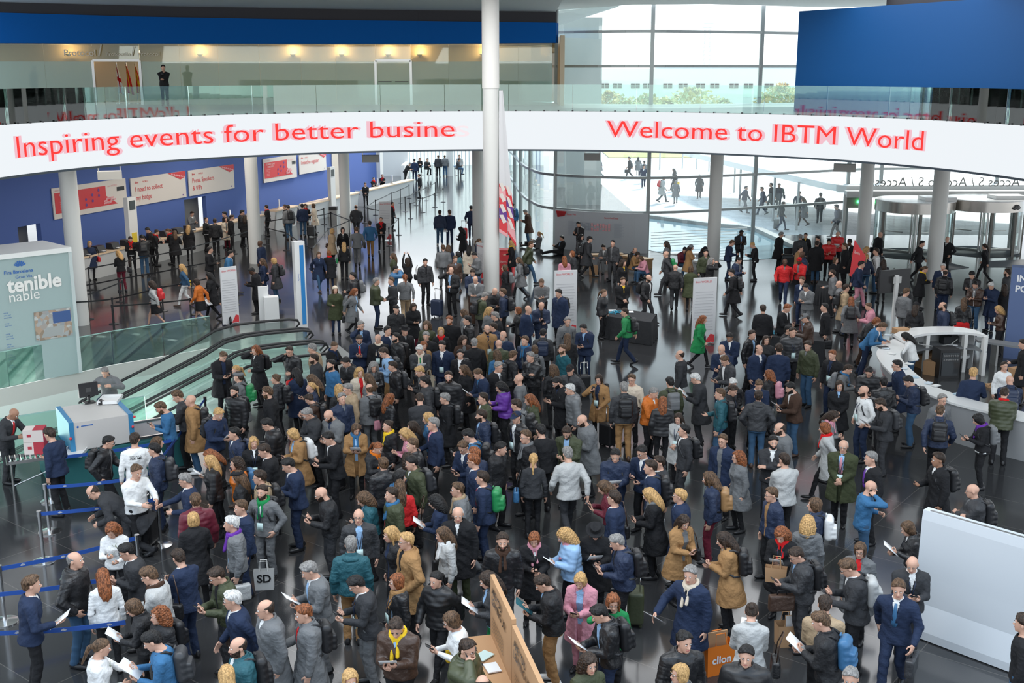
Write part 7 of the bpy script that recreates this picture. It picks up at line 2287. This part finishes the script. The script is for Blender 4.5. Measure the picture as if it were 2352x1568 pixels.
1553 417 180 w hg Cgry Tgry ou
1714 431 60 m sk Jnvy Tgry ou
1750 433 270 m sm Snvy Tnvy ou
1771 424 270 m sk Cblk Tblk ou
1790 425 0 m sm Jnvy Tnvy ou Hnvy
1800 467 90 w hd Jchr Tnvy ou Wgry
1836 443 0 m sk Snvy Tblk ou
1844 457 270 w lm Cgry Tbrn ou
1885 447 180 m sk Schr Tchr ou
1921 474 270 m sk Pnvy Tblk ou Bgry
2090 392 180 m sk Jnvy Tnvy ou
2129 394 180 m sk Jnvy Tnvy ou
"""
# ---------------------------------------------------------------- the crowd
COLW = dict(blk='black', chr='charcoal', gry='grey', lgr='light grey', nvy='navy', blu='blue', lbl='light blue', tea='teal', olv='olive green', grn='green', tan='tan', brn='brown', crm='cream',
            wht='white', red='red', bur='burgundy', org='orange', pnk='pink', prp='purple', yel='yellow', jea='denim', bei='beige')
TOPW = {'S': 'suit jacket', 'J': 'jacket', 'P': 'puffer jacket', 'C': 'long coat', 'K': 'sweater'}
people = []
ox = oy = 0; sc_ = 1
for ln in PEOPLE.strip().splitlines():
    f = ln.split()
    if f[0] == '@': ox, oy, sc_ = float(f[1]), float(f[2]), float(f[3]); continue
    if len(f) < 8: continue
    sp = dict(x=ox + float(f[0]) / sc_, y=oy + float(f[1]) / sc_, face=float(f[2]), sex=f[3], hair=f[4][0], hairc=f[4][1] if len(f[4]) > 1 else 'd', top=f[5][0], topc=f[5][1:4], bot=f[6][0], botc=f[6][1:4], pose=f[7], skin='0', ex='', V='', N='', C='', bags=[], paper=None)
    for e in f[8:]:
        if e[0] == 'y': sp['skin'] = e[1]
        elif e[0] in 'VNC' and len(e) > 1: sp[e[0]] = e[1:4]
        elif e[0] in 'BHWZF' and len(e) > 1: sp['bags'].append((e[0], e[1:4]))
        elif e[0] == 'P': sp['paper'] = e[1:4] or 'wht'
        else: sp['ex'] += e[0]
    if sp['hairc'] == 'k' and sp['hair'] == 'k': pass
    people.append(sp)

R0 = random.Random(17)
for i, sp in enumerate(people):
    sp['scale'] = (1.02 if sp['sex'] == 'm' else .955) + R0.uniform(-.03, .03)
    hz = {'si': 1.20, 'sc': 1.18, 'hs': 1.48, 'fl': .70, 'bn': 1.05, 'ln': 1.48}.get(sp['pose'], 1.60) * sp['scale']
    sp['z0'] = 7.1 if sp['pose'] == 'mz' else 0.0
    if sp['pose'] == 'mz':
        Y = 51.8 if sp['x'] > 200 else 55.5; sp['P'] = np.array(((sp['x'] - 1176) / FPX * (Y * math.cos(PITCH) + .3), Y))
    else: sp['P'] = np.array(at(sp['x'], sp['y'], sp['z0'] + hz)[:2])
    if sp['pose'] == 'sc': sp['z0'] = .3
# keep neighbours out of each other
fixed = [(pc[0], pc[1], .55)] + [(*at(x, y)[:2], .50) for x, y in ((588, 604), (795, 533), (1637, 605), (1978, 602), (2143, 640), (186, 745))]
for it in range(60):
    for i in range(len(people)):
        for j in range(i + 1, len(people)):
            d = people[j]['P'] - people[i]['P']; L = math.hypot(*d)
            m = .50 if people[i]['z0'] == people[j]['z0'] else 0
            if L < m:
                u = d / (L + 1e-6) if L > 1e-3 else np.array((0, 1.)); people[i]['P'] = people[i]['P'] - u * (m - L) * .5; people[j]['P'] = people[j]['P'] + u * (m - L) * .5
    for sp in people:
        for fx, fy, fr in fixed:
            d = sp['P'] - (fx, fy); L = math.hypot(*d)
            if L < fr: sp['P'] = np.array((fx, fy)) + d / L * fr
for sp in people: sp['dist'] = math.hypot(sp['P'][0], sp['P'][1], CAMH)
order = sorted(people, key=lambda s: (s['pose'] != 'mz', s['dist']))
NIND = 300
solo, mass = order[:NIND], order[NIND:]

# ---- words
ANCH = [((*at(70, 1050)[:2],), 'the roller table'), ((*at(240, 1060)[:2],), 'the bag scanner'), ((*at(1298, 768)[:2],), 'the left banner stand'), ((*at(1614, 790)[:2],), 'the right banner stand'), ((*at(1450, 780)[:2],), 'the lanyard table'),
        ((pc[0], pc[1]), 'the central column'), ((*at(2040, 860)[:2],), 'the reception desk tip'), ((*at(2210, 960)[:2],), 'the curved reception desk'), ((*at(1826, 810)[:2],), 'the right draped table'), ((*at(1956, 690)[:2],), 'the slanted red sign'),
        ((*at(1400, 600)[:2],), 'the map wall benches'), ((*at(1580, 605)[:2],), 'the white bench'), ((*at(2092, 583)[:2],), 'the left revolving door'), ((*at(2250, 578)[:2],), 'the right revolving door'), ((*at(1830, 600)[:2],), 'the table close to the glass'),
        ((*at(1200, 1560, 0)[:2],), 'the cardboard booth'), ((*at(2121, 1360)[:2],), 'the pale board'), ((*at(101, 1290)[:2],), 'the shiny belt posts'), ((*at(693, 751)[:2],), 'the blue totem'), ((*at(2304, 818)[:2],), 'the info point panel'),
        ((*at(440, 640)[:2],), 'the queue lanes'), ((*at(420, 560)[:2],), 'the badge counter'), ((*at(690, 540)[:2],), 'the short counter'), ((*at(850, 500)[:2],), 'the register counter'), ((*at(780, 860)[:2],), 'the escalator landing'), ((*at(560, 940)[:2],), 'the nearest escalator'),
        ((*at(2143, 640)[:2],), 'the far right column'), ((*at(2049, 775)[:2],), 'the black screen on a post'), ((*at(531, 745)[:2],), 'the banner by the escalator glass')]
for sp in people:                                   # people who stand out serve as landmarks too
    k = (sp['topc'], sp['top'])
    if k in (('prp', 'P'), ('org', 'P'), ('grn', 'C'), ('grn', 'K'), ('tan', 'C'), ('yel', 'J'), ('org', 'J'), ('bur', 'P'), ('pnk', 'C'), ('wht', 'K'), ('lbl', 'P'), ('lbl', 'K'), ('pnk', 'K'), ('pnk', 'J'), ('bei', 'J'), ('bei', 'C'), ('crm', 'C'), ('crm', 'J'), ('crm', 'K'), ('tea', 'J'), ('tea', 'K'), ('red', 'J'), ('lgr', 'S'), ('lgr', 'C'), ('brn', 'S'), ('brn', 'J'), ('blu', 'S'), ('bur', 'J'), ('tan', 'J')):
        ANCH.append((tuple(sp['P']), 'the %s %s' % (COLW[sp['topc']], TOPW[sp['top']]), id(sp)))
def rel(P, a):
    v = np.array(P) / np.linalg.norm(P); r = np.array((v[1], -v[0])); d = np.array(P) - np.array(a); f_, s = d @ v, d @ r; L = math.hypot(f_, s)
    if L > 3.2: return 'near'
    if abs(s) > abs(f_): return 'right of' if s > 0 else 'left of'
    return 'behind' if f_ > 0 else 'in front of'
def facing(a):
    a = a % 360
    return 'facing the camera' if a < 40 or a > 320 else 'facing right' if a < 140 else 'facing away' if a < 220 else 'facing left'
POSEW = dict(fo='arms folded', pk='hands in pockets', wk='walking', ea='phone at ear', qm='taking a picture', up='phone raised high', si='sitting', fl='sitting on the floor', bn='bending low', ln='leaning on a counter', rc='hands on cartons', hf='one hand out', wh='pulling luggage', cl='hands clasped', wv='one arm raised', hs='on a tall stool', sc='seated behind the scanner', gv='handing over a card', hs1='holding a phone', mz='upstairs', ou='walking outside', hp='holding a leaflet low', ds='behind the desk')
def details(sp):
    D = []
    if sp['pose'] in POSEW: D.append(POSEW[sp['pose']])
    hat = {'k': 'beanie', 'a': 'baseball cap', 'f': 'flat cap', 'o': 'brimmed hat'}
    if sp['hair'] in hat: D.append('with ' + hat[sp['hair']])
    if sp['C']: D.append('with %s scarf' % COLW[sp['C']])
    if sp['N']: D.append('with %s tie' % COLW[sp['N']])
    for b, c in sp['bags']: D.append('with %s %s' % (COLW.get(c, 'black'), {'B': 'backpack', 'H': 'shoulder bag', 'W': 'suitcase', 'Z': 'hand bag', 'F': 'bag'}[b]))
    if sp['V'] and sp['V'] in ('red', 'yel', 'grn', 'pnk', 'blu', 'lbl'): D.append('over %s shirt' % COLW[sp['V']])
    if sp['paper']: D.append('holding paper')
    if 'L' in sp['ex']: D.append('with badge')
    if sp['botc'] != 'blk': D.append('and %s %s' % (COLW[sp['botc']], 'skirt' if sp['bot'] == 'K' else 'trousers' if sp['botc'] != 'jea' else 'jeans'))
    elif sp['bot'] == 'K': D.append('and black skirt')
    D.append(facing(sp['face']))
    return D
used_lab = set()
def anchors(sp, n=6):
    L = sorted(((math.hypot(a[0][0] - sp['P'][0], a[0][1] - sp['P'][1]), k) for k, a in enumerate(ANCH) if not (len(a) > 2 and a[2] == id(sp))))
    return [ANCH[k] for _, k in L[:n]]
for sp in solo:
    D = details(sp); base = 'person in %s %s' % (COLW[sp['topc']], TOPW[sp['top']]); an = anchors(sp)
    place = ['%s %s' % (rel(sp['P'], a[0]), a[1]) for a in an]
    if sp['pose'] == 'mz': place = ['behind the upstairs glass', 'beside the flag room'] if sp['x'] > 200 else ['faint behind the frosted upstairs glass']
    if sp['pose'] == 'ou': place = ['outside on the plaza'] + place
    lab = None
    for nd in (2, 3, 1):
        for pl in place:
            c = ' '.join([base] + D[:nd] + [pl])
            if len(c.split()) <= 16 and c not in used_lab: lab = c; break
        if lab: break
    if not lab:
        for i in range(len(place)):
            for j in range(i + 1, len(place)):
                c = '%s %s and %s' % (base, place[i], place[j])
                if len(c.split()) <= 16 and c not in used_lab: lab = c; break
            if lab: break
    sp['label'] = lab or base + ' ' + place[0]; used_lab.add(sp['label']); sp['short'] = base; sp['place'] = place
dup_n = [0]
def own_label(kind, verb, sp):
    b = sp['short'].replace('person in ', 'the ')
    for pl in sp['place'] + ['']:
        for mid in ('', ' ' + details(sp)[-1]):
            c = ('%s %s %s%s %s' % (kind, verb, b, mid, pl)).strip()
            if len(c.split()) <= 16 and c not in used_lab: used_lab.add(c); return c
    dup_n[0] += 1
    return '%s %s %s' % (kind, verb, b)

# ---- things carried
bagT = {}
def rbox(P, c, s, r):
    q = np.abs(P - np.array(c, f32)) - (np.array(s, f32) - r); return np.sqrt((np.maximum(q, 0) ** 2).sum(-1)) + np.minimum(q.max(-1), 0) - r
def bag_mesh(kind, lod):
    k = (kind, lod)
    if k in bagT: return bagT[k]
    h = (.014, .019, .028)[lod]
    if kind == 'B':
        P, o, h = grid((-.19, -.02, -.27), (.19, .26, .27), h)
        d = rbox(P, (0, .09, 0), (.145, .075, .215), .07); d = sm(d, rbox(P, (0, .185, -.07), (.115, .035, .115), .03), .012); d = np.minimum(d, cap(P, (-.03, .04, .24), (.03, .04, .24), .016, .016))
        d = d + .003 * np.cos(P[..., 2] * 70) * (P[..., 1] > .1)
        main = nets(d, o, h)
        S = []
        for s in (-1, 1):
            v, q = tube([(s * .09, .02, .20), (s * .10, -.05, .245), (s * .105, -.16, .22), (s * .115, -.245, .06), (s * .15, -.20, -.10), (s * .17, -.06, -.18), (s * .12, .02, -.2)], .017, 6); S.append((v, q, np.zeros(len(q), int)))
        strap = cat(S)[:2]
    elif kind == 'H':
        P, o, h = grid((-.10, -.20, -.20), (.10, .20, .18), h)
        d = rbox(P, (0, 0, -.04), (.055, .16, .12), .04); d = d + .3 * np.clip(P[..., 2], -.1, .1) * .12
        main = nets(d, o, h); strap = tube([(0, -.12, .06), (-.02, -.08, .28), (-.08, -.02, .47), (-.08, .03, .47), (-.02, .09, .28), (0, .12, .06)], .009, 6)
    elif kind in 'ZF':
        P, o, h = grid((-.08, -.24, -.34), (.08, .24, .04), h)
        d = rbox(P, (0, 0, -.19), (.055, .19, .13), .025); main = nets(d, o, h); strap = tube([(0, -.07, -.07), (0, -.06, .0), (0, .06, .0), (0, .07, -.07)], .010, 6)
    else:
        P, o, h = grid((-.21, -.15, -.01), (.21, .15, .62), h)
        d = rbox(P, (0, 0, .33), (.19, .125, .275), .05) + .003 * np.cos(P[..., 0] * 150); 
        for sx in (-.14, .14):
            for sy in (-.08, .08): d = np.minimum(d, ell(P, (sx, sy, .03), (.02, .03, .03)))
        main = nets(d, o, h)
        L = [tube([(s * .10, .06, .58), (s * .10, .06, .98)], .009, 6) for s in (-1, 1)] + [tube([(-.11, .06, .98), (.11, .06, .98)], .014, 6)]
        strap = cat([(v, q, np.zeros(len(q), int)) for v, q in L])[:2]
    bagT[k] = (main, strap); return bagT[k]
NAMES = {'B': ('backpack', 'strap'), 'H': ('shoulder_bag', 'strap'), 'Z': ('hand_bag', 'handle'), 'F': ('hand_bag', 'handle'), 'W': ('suitcase', 'handle')}
shared = {}
def carried(sp, info, lod):
    """list of (name, colour word, verb, [(partname, V, Q, matkey)], matrix 3x3, origin) in person space"""
    out = []; T, A, off = info['T'], info['A'], info['off']; hands = info['hands']; side = {'n': 0}
    for b, c in sp['bags']:
        main, strap = bag_mesh(b, lod)
        col = COLW.get(c, 'black'); c = c if c in COLS else 'blk'
        if b == 'B':
            o = T((0, .105 + off, .27)); out.append(('B', col, 'on the back of', 'puffer_' + c if c not in ('bur',) else 'shell_' + c, 'shell_' + ('blk' if c != 'blk' else 'chr'), A, o))
        elif b == 'H':
            s = -1 if sp['face'] % 360 > 180 else 1
            out.append(('H', col, 'on the shoulder of', 'leather_' + c, 'leather_' + ('blk' if c != 'blk' else 'brn'), np.eye(3), T((s * (.30 + off), .02, -.02))))
        elif b in 'ZF':
            i = 1; o = info['arms'][i][2] + np.array((0, 0, -.09)); out.append((b, col, 'in the hand of', 'leather_' + c, 'leather_blk', np.eye(3), o))
        else:
            s = .05 if sp['pose'] == 'wh' else R0.choice((-.38, .38)); y = -.62 if sp['pose'] == 'wh' else (-.34 if sp['pose'] in ('hs1', 'ea') else .26)
            out.append(('W', col, 'beside', 'puffer_' + c, 'chrome', rz(R0.uniform(-.3, .3)), np.array((s, y, 0))))
    h0, h1 = hands[0], hands[1]; mid = (h0[0] + h1[0]) / 2 + np.array((0, -.03, .035))
    if sp['paper']:
        out.append(('paper', COLW.get(sp['paper'], 'white'), 'held by', sp['paper'], None, rz(R0.uniform(-.3, .3)) @ rx(math.radians(-38)), mid if sp['pose'] in ('ph', 'gv', 'rc') else h0[0] + np.array((0, -.02, 0))))
    elif sp['pose'] in ('ph', 'up', 'hs1') and R0.random() < .75 or sp['pose'] in ('ea',):
        big = sp['pose'] in ('ph', 'up'); out.append(('phone', 'dark', 'held by', None, None, (rx(math.radians(-35)) if sp['pose'] == 'ph' else rx(math.radians(-90)) if sp['pose'] == 'up' else rx(math.radians(60))), mid if big else h0[0]))
    if sp['pose'] == 'qm' or 'Q' in sp['ex'] and sp['pose'] in ('ph', 'mz'):
        out.append(('camera', 'black', 'held by', None, None, np.eye(3), mid + np.array((0, -.03, .0))))
    if 'X' in sp['ex']: out.append(('cup', 'white', 'held by', None, None, np.eye(3), h0[0] + np.array((0, -.02, -.03))))
    return out
def small(kind, c):
    k = (kind, c)
    if k not in shared:
        if kind == 'paper': v, q = boxv((0, 0, 0), (.105, .148, .0015)); v = v.copy(); v[:, 2] += .02 * (v[:, 0] / .105) ** 2; m = ['fabric_' + c if c not in ('wht',) else 'paper']
        elif kind == 'phone': v, q = boxv((0, 0, 0), (.037, .076, .005)); m = ['dark']
        elif kind == 'camera':
            a = boxv((0, 0, 0), (.07, .03, .045)); t_ = tube([(0, -.03, 0), (0, -.11, 0)], .034, 12); a2 = boxv((0, 0, .055), (.025, .025, .014)); v, q, _ = cat([(x[0], x[1], np.zeros(len(x[1]), int)) for x in (a, t_, a2)]); m = ['dark']
        else: v, q = tube([(0, 0, -.05), (0, 0, .05), (0, 0, .055)], [.030, .040, .036], 14); m = ['paper']
        shared[k] = mesh_np({'paper': 'paper_sheet', 'phone': 'phone', 'camera': 'camera', 'cup': 'coffee_cup'}[kind], v, q, [M(x) for x in m], smooth=kind in ('cup',))
    return shared[k]
def inst(me, name, parent, mat4=None):
    o = bpy.data.objects.new(name, me); COL.objects.link(o)
    if parent is not None: o.parent = parent
    if mat4 is not None: o.matrix_world = mat4 if parent is None else o.matrix_world
    return o
from mathutils import Matrix
def m4(R3, t): 
    m = Matrix.Identity(4)
    for i in range(3):
        for j in range(3): m[i][j] = float(R3[i][j])
        m[i][3] = float(t[i])
    return m
bagme = {}
def bag_mesh_obj(kind, lod, part, mk):
    k = (kind, lod, part, mk)
    if k not in bagme: v, q = bag_mesh(kind, lod)[part]; bagme[k] = mesh_np(NAMES[kind][part], v, q, [M(mk)])
    return bagme[k]
GRP = {'B': 'backpacks worn in the crowd', 'H': 'shoulder bags in the crowd', 'Z': 'hand bags in the crowd', 'F': 'hand bags in the crowd', 'W': 'suitcases in the crowd', 'paper': 'papers held in the crowd', 'phone': 'phones held in the crowd', 'camera': 'cameras held in the crowd', 'cup': 'cups held in the crowd'}

def place_person(sp, solo_, k):
    R = random.Random(1000 + k * 7); d = sp['dist']
    lod = 0 if d < 19.5 else 1 if d < 33 else 2
    vox = {0: .0135, 1: .0185, 2: .027}[lod] if d < 60 else .034
    parts, info = build_person(sp, R, vox, lod)
    ang = math.radians(sp['face']) - math.atan2(sp['P'][0], sp['P'][1]); Rz_ = rz(ang); s = sp['scale']
    if sp['pose'] in ('si', 'hs', 'fl', 'bn', 'ln', 'sc', 'rc', 'wh'):        # head, not hips, is what was seen
        hc = Rz_ @ (info['hc'] * s); P = sp['P'] - hc[:2] * .9
    else:
        hc = Rz_ @ (info['hc'] * s); P = sp['P'] - hc[:2]
    Rs = Rz_ @ np.diag((s * 1.05, s * 1.05, s)); W4 = m4(Rs, (P[0], P[1], sp['z0']))
    sp['W'] = (P, ang)
    items = carried(sp, info, lod)
    if not solo_:
        Rr = Rs; t = np.array((P[0], P[1], sp['z0']))
        for n, V, Q, Mi, mk in parts: massL.append((V @ Rr.T + t, Q, Mi, mk))
        for it in items:
            if it[0] in NAMES:
                for j in (0, 1):
                    v, q = bag_mesh(it[0], lod)[j]; massL.append(((v @ np.array(it[5]).T + it[6]) @ Rr.T + t, q, None, [it[3 + j]]))
            elif it[0] == 'paper': v, q = boxv((0, 0, 0), (.105, .148, .0015)); massL.append(((v @ np.array(it[5]).T + it[6]) @ Rr.T + t, q, None, ['paper']))
        return
    root = None
    for n, V, Q, Mi, mk in parts:
        me = mesh_np(n, V, Q, [M(x) for x in mk], Mi)
        o = bpy.data.objects.new(n, me); COL.objects.link(o)
        if root is None: root = o; o.matrix_world = W4
        else: o.parent = root
    tag(root, sp['label'], 'person', 'people in the hall')
    if 'M' in sp['ex']:
        Vt, Ft = text_mesh("DON'T BE SHY,", 1.0, .01); Vu, Fu = text_mesh('ASK ME', 1.0, .02); mb = MB()
        for (v, f, w_, z) in ((Vt, Ft, .20, .38), (Vu, Fu, .20, .33)):
            k_ = w_ / v[:, 0].max(); pts = []
            for a in v:
                x = -(a[0] * k_ - w_ / 2); zz = z + a[1] * k_; y = float(np.interp(zz, TZ, TBm)) * math.sqrt(max(1 - (x / .19) ** 2, .1)) + .019 + .012 + .014
                pts.append(info['T']((x, y, zz)))
            mb.add(pts, f)
        o = mb.build('back_lettering', ['dark'], parent=root)
    if 'U' in sp['ex'] or 'M' in sp['ex'] and 0:
        mb = MB(); RU = random.Random(3)
        for i in range(9):
            x, z = RU.uniform(-.05, .05), .20 + .02 * i; y = -(float(np.interp(z, TZ, TBm)) + .019 - .012 + .012); a = np.array(info['T']((x, y, z))); mb.bar(a, a + np.array((RU.uniform(-.05, .05), 0, .06)), .012, .004)
        mb.build('chest_print', [pmat('print_leaf', (.35, .38, .30), .7)], parent=root)
    for it in items:
        kk, col, verb, mk, mk2, R3, o3 = it; wm = W4 @ m4(R3, o3)
        if kk in NAMES:
            o = bpy.data.objects.new(NAMES[kk][0], bag_mesh_obj(kk, lod, 0, mk)); COL.objects.link(o); o.matrix_world = wm
            c_ = bpy.data.objects.new(NAMES[kk][1], bag_mesh_obj(kk, lod, 1, mk2)); COL.objects.link(c_); c_.parent = o
            tag(o, own_label('%s %s' % (col, NAMES[kk][0].replace('_', ' ')), verb, sp), {'B': 'backpack', 'H': 'bag', 'Z': 'bag', 'F': 'bag', 'W': 'suitcase'}[kk], GRP[kk])
        else:
            nm = {'paper': 'paper_sheet', 'phone': 'phone', 'camera': 'camera', 'cup': 'coffee_cup'}[kk]
            o = bpy.data.objects.new(nm, small(kk, mk if kk == 'paper' else '')); COL.objects.link(o); o.matrix_world = wm
            tag(o, own_label('%s %s' % (col, {'paper': 'paper', 'cup': 'cup'}.get(kk, kk)), verb, sp), {'paper': 'paper', 'cup': 'cup'}.get(kk, kk), GRP[kk])
massL = []
for k, sp in enumerate(solo): place_person(sp, True, k)
for k, sp in enumerate(mass): place_person(sp, False, k + 500)
keys = []; V_, Q_, M_ = [], [], []; o_ = 0
for V, Q, Mi, mk in massL:
    for x in mk:
        if x not in keys: keys.append(x)
    loc_ = np.array([keys.index(x) for x in mk]); Mi = np.zeros(len(Q), int) if Mi is None else np.asarray(Mi)
    V_.append(V); Q_.append(np.asarray(Q) + o_); M_.append(loc_[np.minimum(Mi, len(loc_) - 1)]); o_ += len(V)
o = bpy.data.objects.new('crowd', mesh_np('crowd', np.concatenate(V_), np.concatenate(Q_), [M(x) for x in keys], np.concatenate(M_))); COL.objects.link(o)
tag(o, 'the small distant visitors and staff at the far counters, doors and outside', 'crowd', kind='stuff')
print('people', len(people), 'solo', len(solo), 'verts', sum(len(m.vertices) for m in bpy.data.meshes), 'dup labels', dup_n[0], 'solo maxdist', max(s['dist'] for s in solo))
